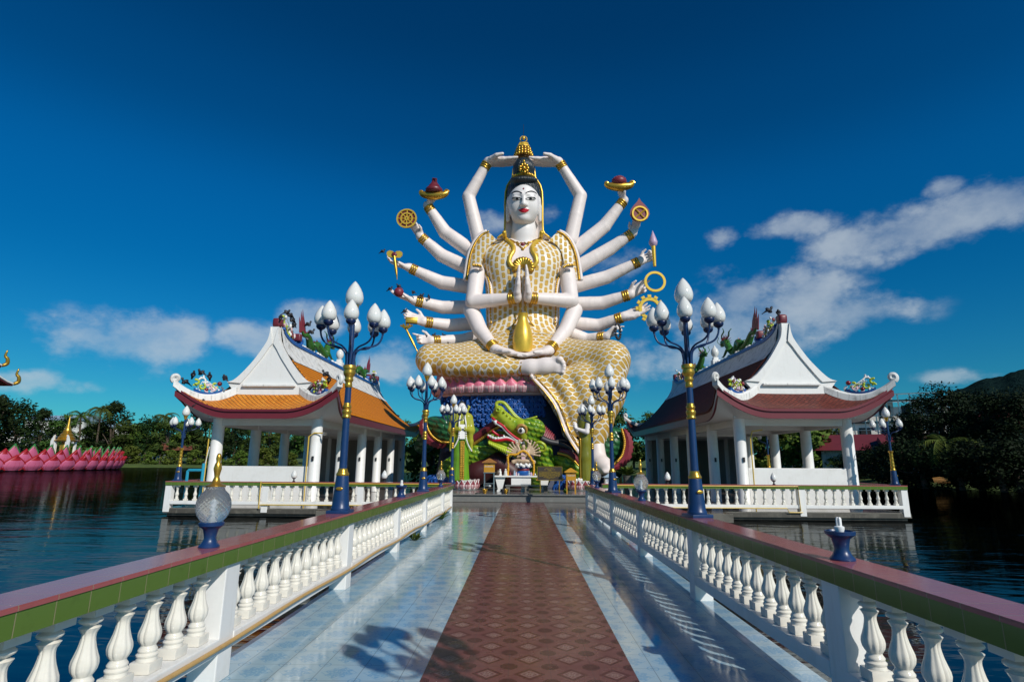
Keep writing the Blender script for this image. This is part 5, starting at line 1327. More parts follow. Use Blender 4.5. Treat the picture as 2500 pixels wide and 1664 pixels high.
# cord from the joined hands past the vase
m = MB()
for s in (-1, 1): m.tube(bez([S2(1075 + s * 12, 75, 28.2), S2(1075 + s * 20, 150, 28.4), S2(1075 + s * 45, 230, 28.5), S2(1075 + s * 130, 320, 28.6), S2(1075 + s * 215, 360, 28.7)], 20), .035, 6)
m.build('cord', gold, robe, 180)
# ------------------------------------------------------------------ lotus seat and wave base under the statue
def petal_mesh(name, tip, body, rim, w=.5, h=1.0, b=.30, split=.50, rr=.018):
    m = MB(); nv, nu = 12, 10; rows = []
    for j in range(nv + 1):
        v = j / nv; ww = w * interp(v, [0, .15, .35, .55, .75, .9, 1], [.55, .90, 1, .80, .44, .16, .0]); bb = b * interp(v, [0, .3, .6, .85, 1], [.5, 1, .85, .55, .75])
        rows.append([Vector((ww * u, -bb * (1 - .75 * u * u) , v * h)) for u in np.linspace(-1, 1, nu + 1)])
    n = nu + 1; P = [p for r in rows for p in r]; F = []; Mi = []
    for j in range(nv):
        for i in range(nu):
            F.append((j * n + i, j * n + i + 1, (j + 1) * n + i + 1, (j + 1) * n + i)); u = (i + .5) / nu * 2 - 1; Mi.append(0 if (j + .5) / nv > split + .12 * abs(u) else 1)
    bse = len(m.v); m.v += [tuple(p) for p in P]; m.f += F; m.m += Mi
    N2 = len(m.v); m.v += [(p.x, p.y + .06, p.z) for p in P]; m.f += [tuple(N2 + k for k in f[::-1]) for f in F]; m.m += Mi
    m.mi = 2; m.tube([r[0] for r in rows] + [r[-1] for r in rows[::-1]][1:], rr, 5)
    if body is not None:
        for u in (-.45, 0, .45): m.tube([rows[j][int((u + 1) / 2 * nu)] + Vector((0, -.004, 0)) for j in range(0, 8)], .010, 4, mi=0)
    return m.mesh(name, [tip, body, rim], 60)
zl0, zl1, zl2, zl3 = z2(752, 27.8), z2(732, 27.8), z2(650, 27.8), z2(604, 28.0)
lt = thing('lotus_pedestal', 'wide pink lotus petal pedestal under the crossed leg of the big statue', 'pedestal', (SX, 30, zl0))
m = MB(); ring = lambda rx, ry, z, n=72: [Vector((rx * math.cos(2 * PI * i / n), ry * math.sin(2 * PI * i / n), z)) for i in range(n)]
m.grid([ring(.1, .1, 0), ring(4.5, 2.15, 0), ring(4.6, 2.25, .03), ring(4.6, 2.25, zl1 - zl0), ring(4.3, 2.0, zl1 - zl0 + .02), ring(4.3, 2.0, zl3 - zl0 - .05), ring(.1, .1, zl3 - zl0)], closed=True); m.build('core', pale_pink, lt, 40)
pm1 = petal_mesh('petal', pink, pale_pink, gold, .44, zl2 - zl1 + .16, .26, .42); pm2 = petal_mesh('petal', hot_pink, pale_pink, gold, .42, zl3 - zl1 + .02, .16, .55)
for me, n, off, rx, ry, z, lean in ((pm2, 30, .5, 4.45, 2.2, .58, .1), (pm1, 30, 0, 4.62, 2.32, zl1 - zl0 - .0, .06)):
    for i in range(n):
        a = PI + PI * 1.16 * ((i + off) / n) - .08 * PI
        o = link('petal', me, lt, (rx * math.cos(a), ry * math.sin(a), z)); t_ = math.atan2(math.sin(a) / ry, math.cos(a) / rx); o.rotation_euler = (R(6), 0, t_ + PI / 2)
wv = thing('wave_plinth', 'tall deep blue plinth carved with rows of curling waves below the great lotus', 'pedestal', (SX, 30, .29))
m = MB(); H = zl0 - .29
m.grid([ring(4.6, 2.3, 0), ring(4.25, 1.85, H * .5), ring(4.3, 1.9, H)], closed=True); m.build('core', Mat('deep_navy_recess', (.006, .016, .06), .5).worn(1, amt=.5, tint=(.004, .03, .12)).m, wv, 60)
def curl_mesh(k):
    m = MB(); m.tube(spiral((0, 0, 0), .20, .04, 1.5 * k, Vector((1, 0, 0)), Vector((0, 0, 1)), 20, PI * .5), [lerp(.075, .05, i / 20) for i in range(21)], 7)
    m.tube(bez([(-.24 * k, .02, -.12), (-.1 * k, -.02, .12), (.1 * k, -.04, .16), (.26 * k, -.02, .02), (.30 * k, .02, -.16)], 14), .06, 6)
    m.ball((-.14 * k, .03, -.2), (.13, .07, .12), 8, 6); m.ball((.14 * k, .03, -.2), (.13, .07, .10), 8, 6)
    return m.mesh('wave_curl', wave_blue, 180)
CM = [curl_mesh(1), curl_mesh(-1)]
for j, cy in enumerate((768, 800, 835, 870, 905, 940)):
    for i in range(13):
        p = S2(505 + i * 56 + (j % 2) * 24, cy, 28.0); x = p.x - SX
        if j > 3 and i > 11: continue
        yy = 30 - 1.95 * math.sqrt(max(0, 1 - (x / 4.5) ** 2)); o = link('wave_curl', CM[(i + j) % 2], wv, (x, yy - 30 - .04, p.z - .29)); o.rotation_euler = (0, rnd.uniform(-.3, .3), -x * .16); q = rnd.uniform(.72, .92); o.scale = (q, q, q)

# ------------------------------------------------------------------ dragon
DR = thing('dragon', 'huge green dragon with an open mouth coiled round the foot of the big statue', 'dragon', (SX, 26.2, .29))
DY = 25.9
def scuv(x, y, z): return np.stack([x * .9 + .35 * y, z + .25 * x], 1)
f = Field(S6(690, 820, 25.9) - Vector((.3, 1.0, .3)), S6(1400, 130, 25.9) + Vector((.5, 1.3, .3)), .045)
Q = lambda x, y, d=0: S6(x, y, DY + d)
f.ell(Q(1225, 470), (.58, .55, .52)); f.ell(Q(1180, 570), (.45, .5, .38), .2); f.ell(Q(1105, 430), (.38, .5, .30), .2)
f.chain([Q(1120, 470), Q(1010, 430), Q(930, 360), Q(875, 305)], [.42, .33, .28, .26], .15); f.ell(Q(862, 268), (.24, .34, .24), .12)
f.cap(Q(800, 325), Q(900, 390), .13, .15, .10); f.cap(Q(900, 395), Q(1090, 560), .16, .2, .12)
for x, y in ((920, 290), (955, 325), (990, 355), (1025, 385)): f.ell(Q(x, y, -.05), (.09, .34, .09), .06)
for d in (-.30, .30): f.ell(Q(858, 262, d), (.13, .10, .13), .05); f.ell(Q(853, 262, d - .08 * (1 if d > 0 else -1) - .12), (.05, .08, .05), .03, 'sub')
sk = lambda x, y, z: np.where((x > Q(1150, 0).x - .2 * (z - Q(0, 480).z)), 1, 0)
wb(f, 'head', [dragon_skin, dragon_scale], DR, matf=sk, uvf=scuv)
f = Field(S6(620, 860, 26.2) - Vector((.4, 1.1, .4)), S6(1240, 480, 26.2) + Vector((.4, .9, .3)), .045)
f.chain([Q(1150, 640, .1), Q(1040, 640), Q(930, 615), Q(840, 600), Q(765, 570)], [.34, .27, .20, .17, .10], .15); f.chain([Q(1100, 700, .2), Q(900, 640, .2)], [.42, .2], .2)
f.chain([Q(760, 520, .5), Q(900, 545, .5), Q(1050, 600, .4)], [.16, .24, .3], .2)
wb(f, 'lower_jaw', [dragon_scale], DR, uvf=scuv)
f = Field(S6(1120, 960, 26.4) - Vector((.5, .9, .6)), S6(1520, 540, 26.4) + Vector((.5, 1.2, .3)), .05)
f.chain([Q(1230, 560, .3), Q(1330, 700, .3), Q(1360, 850, .4), Q(1290, 980, .7)], [.45, .42, .46, .55], .2); wb(f, 'neck', [dragon_scale], DR, uvf=scuv)
def dt(name, pts, r, mat, n=8, up=None, flat=1.0, root=None): m = MB(); m.tube(pts, r, n, up=up, flat=flat); return wb(m, name, mat, root or DR, smooth=180)
lip_u = bez([Q(790, 345, -.22), Q(850, 395, -.30), Q(905, 430, -.32), Q(960, 490, -.38), Q(1040, 555, -.42), Q(1110, 595, -.44)], 24); dt('lip', lip_u, .055, red_lip)
dt('gum', [p + Vector((0, .02, -.08)) for p in lip_u], .05, white)
lip_l = bez([Q(745, 548, -.12), Q(800, 580, -.20), Q(870, 585, -.26), Q(950, 575, -.3), Q(1020, 600, -.36), Q(1080, 640, -.40)], 24); dt('lip', lip_l, .075, red_lip); dt('gum', [p + Vector((0, .0, .075)) for p in lip_l], .055, white)
dt('tongue', bez([Q(1010, 590, .1), Q(900, 545, 0), Q(840, 520, 0), Q(790, 480, 0)], 12), .07, red_lip)
for (x, y, dx, dy, r) in [(825, 378, 8, 48, .10), (910, 430, 6, 52, .075), (870, 400, 4, 26, .05), (858, 395, 2, 20, .04), (770, 555, 10, -30, .05), (795, 568, 6, -34, .055), (820, 575, 4, -28, .05), (855, 575, 2, -30, .05), (885, 572, 2, -24, .05), (920, 566, -4, -40, .07), (950, 560, -2, -22, .05)]:
    dt('tooth', [Q(x, y, -.27), Q(x + dx * .6, y + dy * .6, -.29), Q(x + dx, y + dy, -.28)], [r, r * .7, .008], white)
for d in (-.42,):
    c = Q(1103, 478, d); m = MB(); m.ball(c, (.19, .13, .17), 18, 12); e = wb(m, 'eye', opal, DR, smooth=180); m = MB(); m.ball(c + Vector((-.02, -.075, -.01)), (.095, .07, .10), 14, 10); m.build('iris', dark, e, 180)
    dt('eyelid', bez([Q(1055, 470, d - .02), Q(1075, 435, d - .10), Q(1110, 425, d - .13), Q(1145, 445, d - .10), Q(1158, 490, d - .02), Q(1150, 530, d + .05)], 16), .075, Mat('peach_eyelid', (.42, .22, .05), .4).m)
for d in (-.1, .25):
    dt('whisker', bez([Q(880, 300, d), Q(845, 230, d), Q(838, 195, d), Q(870, 175, d), Q(920, 200, d), Q(975, 270, d), Q(1030, 340, d), Q(1100, 365, d), Q(1180, 355, d + .1), Q(1270, 332, d + .1)], 50), [.085] * 20 + [lerp(.08, .03, i / 34) for i in range(34)][:34], lime) if False else None
def taper(pts, a, b): n = len(pts); return [lerp(a, b, i / (n - 1)) for i in range(n)]
for d, k in ((-.1, 0), (.3, 18)):
    q = bez([Q(885, 300, d), Q(845, 235, d), Q(838, 195, d), Q(870, 178, d), Q(925, 195 - k * .3, d), Q(980, 265 - k, d), Q(1040, 335 - k, d), Q(1110, 365, d), Q(1190, 355, d + .1), Q(1272, 332, d + .1)], 54); dt('whisker', q, taper(q, .095, .035), dragon_skin)
for d in (-.1, .45):
    q = bez([Q(1310, 565, d), Q(1400, 600, d), Q(1500, 620, d + .05), Q(1600, 665, d), Q(1655, 715, d)], 24); dt('horn', q, taper(q, .17, .06), dark)
    q = bez([Q(1440, 610, d), Q(1520, 590, d + .1), Q(1590, 600, d + .1)], 10); dt('horn', q, taper(q, .10, .03), dark)
q = bez([Q(1230, 640, -.35), Q(1290, 605, -.5), Q(1350, 640, -.5), Q(1350, 690, -.4), Q(1290, 700, -.35)], 20); dt('ear', q, .075, dragon_skin)
m = MB()
for i in range(13):
    t_ = i / 12; a = Q(lerp(755, 1010, t_), lerp(600, 690, t_), -.24); b = Q(lerp(770, 985, t_), lerp(640, 770, t_), -.34); m.tube([a, a.lerp(b, .5) + Vector((0, -.05, 0)), b], [.05, .07, .01], 7)
m.tube([Q(755, 598, -.2), Q(880, 645, -.2), Q(1010, 690, -.2)], .06, 6); wb(m, 'beard', lime, DR, smooth=180)
m = MB()
for i in range(12):
    t_ = i / 11; a = Q(lerp(1235, 1420, t_), lerp(420, 600, t_), .2); b = a + Vector((.22, .1, .28)); m.tube([a - Vector((0, 0, .1)), a.lerp(b, .5), b], [.16, .12, .02], 6)
wb(m, 'mane', crimson, DR, smooth=60)
# coiled body
def coil(pts, rs, name='body', mat=None, k=.3, h=.09):
    lo = [min(p[i] for p in pts) - max(rs) - .4 for i in range(3)]; hi = [max(p[i] for p in pts) + max(rs) + .4 for i in range(3)]
    f = Field(lo, hi, h); f.chain(pts, rs, k); return wb(f, name, mat or dragon_body, DR, uvf=scuv)
coil([S6(60, 640, 28.6), S6(180, 490, 28.0), S6(330, 490, 27.4), S6(500, 560, 27.2), S6(680, 620, 27.1), S6(850, 640, 27.0)], [.45, .68, .72, .62, .62, .5])
coil([S6(330, 900, 27.0), S6(600, 760, 26.9), S6(800, 720, 26.8)], [.5, .62, .5], mat=dragon_scale)
coil([S6(470, 1010, 26.7), S6(640, 930, 26.5), S6(860, 830, 26.4), S6(1000, 930, 26.5), S6(1050, 1040, 26.5)], [.4, .48, .45, .42, .4], 'belly', M_('shade_dark_belly', (.05, .008, .010), .5))  # maroon belly, its colour darkened to stand in for shadow among the coils
coil([S6(1860, 800, 27.9), S6(2000, 690, 27.7), S6(2085, 600, 27.9), S6(2100, 700, 28.3), S6(2080, 900, 28.4)], [.5, .62, .66, .6, .5])
coil([S6(1480, 790, 26.2), S6(1600, 850, 26.0), S6(1700, 930, 26.1), S6(1760, 1040, 26.3)], [.22, .34, .36, .3], mat=dragon_scale, h=.06)
q = bez([S6(545, 640, 26.6), S6(650, 575, 26.5), S6(780, 480, 26.3), S6(870, 425, 26.2)], 26); dt('belly_band', [p + Vector((-.06, .05, .14)) for p in q], .19, maroon)
m = MB(); [m.ball(p + Vector((.02, -.14, -.06)), (.075, .06, .075), 8, 6) for p in q]; m.tube([p + Vector((.02, -.06, -.06)) for p in q], .07, 6); wb(m, 'stud_band', gold, DR, smooth=180)
q = bez([S6(1500, 722, 25.8), S6(1590, 745, 25.7), S6(1660, 800, 25.7), S6(1725, 880, 25.8)], 22); dt('belly_band', [p + Vector((.05, .06, .12)) for p in q], .14, maroon); m = MB(); [m.ball(p, (.07, .06, .07), 8, 6) for p in q]; m.tube([p + Vector((0, .06, 0)) for p in q], .06, 6); wb(m, 'stud_band', gold, DR, smooth=180)
def fringe(pts, w, name='fringe', sd=1, ccc=None):
    m = MB(); n = len(pts); A = []; B = []
    for i, p in enumerate(pts):
        tg = (pts[min(i + 1, n - 1)] - pts[max(i - 1, 0)]).normalized(); nr = Vector((-tg.z, 0, tg.x)) * sd; t_ = i / (n - 1)
        A.append(p); B.append(p + nr * w * (math.sin(PI * min(1, t_ * 1.0 + .06)) ** .5) * (1 + .16 * (i % 2)))
    mid = [a.lerp(b, .5) + Vector((0, -.10, 0)) for a, b in zip(A, B)]
    m.grid([A, mid, B], thick=(0, .14, 0)); wb(m, name, crimson, DR, smooth=40)
    m = MB(); [m.ball(p + Vector((0, -.08, 0)), (.07, .06, .07), 7, 5) for p in pts]; wb(m, 'fringe_trim', gold, DR, smooth=180)
fringe(bez([S6(95, 345, 27.3), S6(100, 440, 27.2), S6(150, 535, 27.0), S6(240, 600, 26.8), S6(345, 610, 26.7)], 30), .42, sd=1 if False else -1)
fringe(bez([S6(2170, 470, 27.2), S6(2200, 600, 27.1), S6(2175, 740, 27.0), S6(2100, 830, 26.9), S6(2020, 880, 26.8)], 30), .42, sd=1)
# blue carved waves along the floor round the coils
for (cx, cy, w, Yq, lab) in [(210, 1000, 260, 25.8, 'low mound of carved blue waves left of the green robed statue'), (1560, 1030, 180, 25.3, 'low mound of carved blue waves behind the plaque and yellow box')]:
    c = S6(cx, 1100, Yq); c.z = .29 if cx > 400 else 0; t = thing('wave_mound', lab, 'sculpture', c); m = MB(); hw = w * .0044 / 2; top = S6(cx, cy - 60, Yq).z - c.z
    m.ball((0, .4, 0), (hw * 1.2, .6, top), 20, 10); m.build('mound', wave_blue, t, 180)
    for i in range(16):
        a = rnd.uniform(-1, 1); b = rnd.uniform(.15, .9); o = link('wave_curl', CM[i % 2], t, (a * hw * math.sqrt(1 - .5 * b * b), .4 - .6 * math.sqrt(max(.05, 1 - a * a * .8 - b * b * .5)), b * top)); o.scale = (.8, .8, .8)

# ------------------------------------------------------------------ the two standing statues
def lotus_base(name, label, c, r, h, group):
    t = thing(name, label, 'pedestal', c, group=group); m = MB(); m.lathe((0, 0, 0), [(r * .92, 0), (r, .04), (r, .10), (r * .9, .13), (r * .85, h - .06), (r * .95, h - .04), (r * .95, h), (0, h)], 32); m.build('core', white, t, 40)
    pmx = petal_mesh('petal', crimson, pale_pink, white, r * .30, h * .95, r * .16, .45)
    for i in range(14): a = 2 * PI * i / 14; o = link('petal', pmx, t, (r * .96 * math.cos(a), r * .96 * math.sin(a), .05)); o.rotation_euler = (R(8), 0, a + PI / 2)
    return t
PB = 'lotus pedestals of the standing statues'
pL = S6(510, 1105, 24.9); pL.z = .29; lotus_base('lotus_pedestal', 'round pink lotus pedestal under the robed statue on the left', pL, .52, .40, PB)
pR = S6(1735, 1105, 24.9); pR.z = .29; lotus_base('lotus_pedestal', 'round pink lotus pedestal under the praying statue on the right', pR, .58, .40, PB)
def local(f, name, mats, t, **kw): return f.build(name, mats, t, **kw)
cL = S6(450, 1028, 24.75); cL.z = .69; u6 = .00414
t = thing('standing_statue', 'white-faced standing statue in a green and yellow robe on the left lotus pedestal', 'statue', cL); t.rotation_euler = (0, 0, R(14))
hz = lambda y: (1028 - y) * u6 * 1.02
f = Field((-.9, -.7, -.1), (.9, .7, 3.5), .035)
f.chain([(0, 0, .15), (0, 0, 1.0), (0, 0, hz(640))], [.36, .34, .33], .1, sq=(1, 1.2, 1))
for a in np.linspace(0, 2 * PI, 15)[:-1]: f.cap((.34 * math.cos(a), .28 * math.sin(a), 0.02), (.20 * math.cos(a), .18 * math.sin(a), 1.5), .075, .05, .06)
local(f, 'skirt', green_robe, t)
f = Field((-.95, -.8, hz(760)), (.95, .7, 3.5), .032)
f.chain([(0, .02, hz(660)), (0, .02, hz(460)), (0, .03, hz(375))], [.30, .33, .30], .1, sq=(1, 1.2, 1)); f.cap((-.26, .03, hz(390)), (.26, .03, hz(390)), .17, .17, .12)
for s in (-1, 1):
    f.chain([(s * .34, .02, hz(395)), (s * .43, -.06, hz(530)), (s * .14, -.36, hz(520))], [.17, .16, .11], .08); f.chain([(s * .36, -.14, hz(535)), (s * .42, -.10, hz(640)), (s * .46, -.08, hz(735))], [.14, .10, .06], .08)
    f.chain([(s * .24, .05, hz(330)), (s * .34, .05, hz(285)), (s * .26, .05, hz(265))], [.06, .05, .03], .04)
local(f, 'robe', yellow_robe, t)
f = Field((-.5, -.6, hz(640)), (.5, .5, 3.6), .028)
f.ell((0, -.02, hz(295)), (.175, .19, .23)); f.cap((0, .03, hz(345)), (0, .03, hz(390)), .09, .14, .08); f.ell((0, -.10, hz(320)), (.10, .1, .09), .08); f.ell((0, -.21, hz(297)), (.025, .04, .05), .03)
f.hand((-.12, -.40, hz(520)), (.9, 0, .2), (0, -.2, 1), .22, (.3, .3, .3, .3), 1); f.hand((.12, -.42, hz(520)), (-.9, 0, .2), (0, -.2, 1), .22, (.3, .3, .3, .3), -1)
head_ = local(f, 'face_and_hands', face_white, t)
m = MB()
for s in (-1, 1): m.tube([(s * .11, -.19, hz(292)), (s * .04, -.205, hz(294))], .012, 5)
m.build('eye', dark, head_, 180); m = MB(); m.tube([(-.035, -.20, hz(317)), (.035, -.20, hz(317))], .012, 5); m.build('lips', red_lip, head_, 180)
f = Field((-.4, -.4, hz(330)), (.4, .5, 3.7), .03); f.ell((0, .05, hz(278)), (.20, .20, .20)); f.cap((0, .05, hz(255)), (0, .05, hz(238)), .11, .09, .05); local(f, 'hair', black_paint, t)
m = MB(); m.box((0, -.345, hz(545)), (.23, .05, .62)); m.build('front_panel', white, t)
m = MB()
for z in np.arange(.05, hz(640), .075): [m.ball((s * .045 + .02, -.335 - .02 * (z < .4), z), .035, 7, 5) for s in (-1, 1)]
m.box((.02, -.315, hz(640) / 2), (.20, .05, hz(640))); m.build('bead_sash', gold, t, 60)
m = MB()
for s in (-1, 1):
    for p in bez([(s * .10, -.22, hz(375)), (s * .13, -.30, hz(430)), (s * .15, -.38, hz(480)), (s * .16, -.38, hz(600)), (s * .28, -.30, hz(680)), (s * .44, -.18, hz(735))], 34): m.ball(p, .038, 7, 5)
m.build('bead_trim', white, t, 180)
cR = S6(1790, 1028, 24.75); cR.z = .69
t = thing('standing_statue', 'standing statue in an olive gold robe with palms pressed together, on the right pedestal', 'statue', cR); t.rotation_euler = (0, 0, R(-62))
f = Field((-.8, -.9, -.05), (.8, .8, 3.4), .034)
f.chain([(0, 0, .12), (0, 0, 1.0), (0, 0, hz(640)), (0, -.02, hz(450)), (0, 0, hz(380))], [.30, .30, .27, .27, .24], .1, sq=(1, 1.1, 1)); f.cap((-.22, 0, hz(390)), (.22, 0, hz(390)), .15, .15, .1)
for a in np.linspace(0, 2 * PI, 13)[:-1]: f.cap((.27 * math.cos(a), .24 * math.sin(a), 0.02), (.20 * math.cos(a), .18 * math.sin(a), 1.5), .06, .04, .05)
for s in (-1, 1): f.cap((s * .30, 0, hz(390)), (s * .33, -.02, hz(440)), .15, .14, .06)
f.ell((0, .1, hz(330)), (.2, .12, .22), .06); f.cap((0, .16, hz(340)), (0, .2, hz(430)), .12, .12, .08)
local(f, 'robe', Mat('olive_gold_robe', (.19, .19, .022), .25).worn(2, amt=.6, tint=(.09, .12, .012), streak=True, bump=.15).m, t)
f = Field((-.6, -1.0, hz(700)), (.6, .6, 3.5), .028)
f.ell((0, -.02, hz(295)), (.16, .18, .22)); f.cap((0, .03, hz(345)), (0, .02, hz(390)), .09, .13, .08); f.ell((0, -.20, hz(300)), (.025, .04, .05), .03)
for s in (-1, 1):
    f.chain([(s * .32, -.02, hz(430)), (s * .34, -.12, hz(545)), (s * .07, -.46, hz(510))], [.115, .10, .07], .04); f.hand((s * .045, -.47, hz(510)), (0, -.15, 1), (-s, 0, 0), .36, (.03, .03, .03, .05), s, tout=.3)
fh = local(f, 'face_and_arms', face_white, t)
m = MB()
for s in (-1, 1): m.tube([(s * .10, -.17, hz(292)), (s * .04, -.19, hz(294))], .012, 5)
m.build('eye', dark, fh, 180); m = MB(); m.tube([(-.035, -.185, hz(317)), (.035, -.185, hz(317))], .012, 5); m.build('lips', red_lip, fh, 180)
f = Field((-.4, -.4, hz(330)), (.4, .5, 3.7), .03); f.ell((0, .05, hz(275)), (.18, .19, .18)); f.cap((0, .05, hz(250)), (0, .05, hz(225)), .10, .08, .05); local(f, 'hair', black_paint, t)
m = MB(); m.tube(bez([(.05, -.29, hz(600)), (.10, -.30, hz(700)), (.06, -.31, hz(850)), (.08, -.31, .1)], 20), .035, 7); m.tube(bez([(-.26, -.05, hz(640)), (0, -.29, hz(610)), (.26, -.05, hz(650))], 12), .03, 6); m.build('sash', gold, t, 180)

# ------------------------------------------------------------------ altar, boxes, plaque
def legs(m, xs, y, z0, z1, w, mi=None):
    for x in xs: m.box((x, y, (z0 + z1) / 2), (w, w, z1 - z0), mi=mi)
Ya = 23.6; a0 = S6(1105, 960, Ya); PZ = .29
t = thing('altar_table', 'long white stone altar table in front of the dragon', 'table', (a0.x, Ya, PZ)); w_ = (S6(1390, 960, Ya) - S6(820, 960, Ya)).x; h_ = a0.z - PZ
m = MB(); m.bbox((0, 0, h_ - .03), (w_, .62, .06), 0, 0, .012); m.build('tabletop', white, t)
for cx in (880, 1130, 1345):
    x = S6(cx, 960, Ya).x - a0.x; m = MB(); m.prism([(x - .13, .0), (x + .13, 0), (x + .13, .05), (x + .09, .10), (x + .20, h_ - .10), (x + .22, h_ - .06), (x - .22, h_ - .06), (x - .20, h_ - .10), (x - .09, .10), (x - .13, .05)], -.2, .2); m.build('support', white, t)
x = S6(1100, 960, Ya).x - a0.x; m = MB(); m.bbox((x, -.05, h_ * .62), (.80, .4, h_ * .5), 0, 0, .01); m.build('front_panel', white, t)
Yb = 23.1; b0 = S6(1160, 1062, Yb); t = thing('low_bench', 'low pale stone bench just in front of the altar table', 'bench', (b0.x, Yb, PZ)); hb_ = b0.z - PZ
m = MB(); m.bbox((0, 0, hb_ - .02), ((S6(1390, 1062, Yb) - S6(930, 1062, Yb)).x, .32, .05), 0, 0, .01); m.build('seat', grey_stone, t)
for x in (-.75, 0, .75): m = MB(); m.bbox((x, 0, (hb_ - .045) / 2), (.16, .26, hb_ - .045), 0, 0, .01); m.build('leg', concrete, t)
# small many-armed figure
flesh = Mat('beige_enamel', (.52, .38, .25), .35).worn(6, amt=.5, tint=(.33, .22, .13)).m
c = S6(1125, 945, 23.65); t = thing('altar_statue', 'small beige many-armed seated statue on the altar table', 'statue', (c.x, 23.65, a0.z)); u = .0040; Z = lambda y: (945 - y) * u
m = MB(); m.lathe((0, 0, 0), [(.34, 0), (.36, .03), (.36, .10), (.28, .13), (.24, .18), (.24, .30), (.3, .33)], 28); m.build('stand', blue_mid, t, 40); m = MB(); m.lathe((0, 0, 0), [(.245, .19), (.25, .2), (.25, .27), (.245, .28)], 28); m.build('stand_band', crimson, t, 40)
m = MB(); [m.ball((.28 * math.cos(a), .28 * math.sin(a), .37 + .06 * (k % 2)), (.08, .08, .07), 8, 6) for k, a in enumerate(np.linspace(0, 2 * PI, 17)[:-1])]; m.ball((0, 0, .38), (.27, .27, .08)); m.build('lotus', white, t, 180)
f = Field((-1.0, -.6, .35), (1.0, .6, 1.75), .022)
f.ell((0, 0, Z(800)), (.42, .24, .10), .05); f.cap((-.1, 0, Z(800)), (-.42, -.08, Z(810)), .1, .09, .05); f.cap((.1, 0, Z(800)), (.42, -.08, Z(810)), .1, .09, .05); f.ell((0, 0, Z(740)), (.17, .13, .24), .05); f.cap((-.16, 0, Z(705)), (.16, 0, Z(705)), .07, .07, .05); f.ell((0, -.02, Z(657)), (.085, .09, .115), .01); f.cap((0, 0, Z(680)), (0, 0, Z(700)), .05, .06, .03)
for s in (-1, 1):
    f.chain([(s * .2, 0, Z(700)), (s * .24, -.1, Z(760)), (s * .02, -.2, Z(745))], [.055, .05, .035], .02)
    for i in range(7):
        a = -.35 + i * .30; p1 = (s * (.18 + .24 * math.cos(a)), .08, Z(715) + .24 * math.sin(a)); p2 = (s * (.18 + .50 * math.cos(a + .12)), .05, Z(715) + .50 * math.sin(a + .12)); f.chain([(s * .16, .08, Z(715)), p1, p2], [.05, .042, .028], .012); f.ell(p2, (.05, .04, .05), .02)
    f.chain([(s * .14, .05, Z(690)), (s * .28, .05, Z(630)), (s * .05, .03, Z(580))], [.05, .042, .03], .012)
f.build('body', flesh, t); f = Field((-.3, -.3, Z(700)), (.3, .4, Z(540)), .02); f.ell((0, .03, Z(640)), (.10, .10, .10)); f.cap((0, .03, Z(625)), (0, .03, Z(605)), .055, .05, .03); f.build('hair', black_paint, t)
m = MB(); m.prism([(-.07, Z(790)), (.07, Z(790)), (.10, Z(720)), (0, Z(700)), (-.10, Z(720))], -.19, -.13); m.build('apron', pale_pink, t)
m = MB(); g_ = [(-.64, -.2, Z(960)), (-.62, -.2, Z(850)), (-.62, -.2, Z(745)), (-.30, -.24, Z(735)), (-.05, -.2, Z(700)), (.12, -.22, Z(715)), (.30, -.22, Z(770)), (.42, -.22, Z(830)), (.42, -.22, Z(950))]
q = bez(g_, 110); [m.ball(p + Vector((rnd.uniform(-.01, .01), 0, rnd.uniform(-.01, .01))), rnd.uniform(.038, .052), 7, 5) for p in q]
tag(m.build('garland', Mat('marigold', (.66, .33, .01), .6).m, None, 180, (c.x, 23.65, a0.z)), 'yellow marigold garland draped over the small many-armed statue', 'garland')
# offerings on the table
spec = [(855, .22, 'dark clay jar at the left end of the altar table', 'jar', M_('clay', (.10, .07, .05), .5)), (876, .26, 'small white figurine next to the dark clay jar', 'figurine', white), (935, .27, 'pale grey figurine left of the marigold garland', 'figurine', white_dirty),
        (985, .14, 'small red figurine at the foot of the garland', 'figurine', crimson), (1030, .20, 'little blue and white doll left of the blue stand', 'figurine', tin), (1050, .15, 'little pink doll left of the blue stand', 'figurine', pale_pink), (1185, .20, 'small blue-white figurine right of the blue stand', 'figurine', tin), (1205, .14, 'small lavender vase by the right end of the garland', 'vase', lavender), (1250, .10, 'small steel cup at the right of the altar table', 'cup', steel)]
for cx, h, lab, cat, mt in spec:
    p = S6(cx, 955, 23.4); t = thing(cat, lab, cat, (p.x, 23.4, a0.z)); m = MB()
    if cat in ('jar', 'vase', 'cup'): m.lathe((0, 0, 0), [(h * .28, 0), (h * .42, h * .3), (h * .44, h * .55), (h * .26, h * .8), (h * .30, h), (h * .22, h)], 16)
    else: m.lathe((0, 0, 0), [(h * .26, 0), (h * .28, h * .1), (h * .22, h * .4), (h * .24, h * .6), (h * .1, h * .72)], 14); m.ball((0, 0, h * .84), h * .16, 10, 8)
    m.build('body', mt, t, 60)
for i, cx in enumerate((1075, 1095, 1110, 1130, 1150, 1165)):
    p = S6(cx, 955, 23.36); t = thing('offering_cup', 'tiny offering cup in the row before the blue stand', 'cup', (p.x, 23.36, a0.z), group='row of offering cups'); m = MB(); m.lathe((0, 0, 0), [(.025, 0), (.035, .05), (.03, .07), (.012, .10), (0, .12)], 10); m.build('cup', [opal, pink, steel][i % 3], t, 60)
thai = random.Random(3)
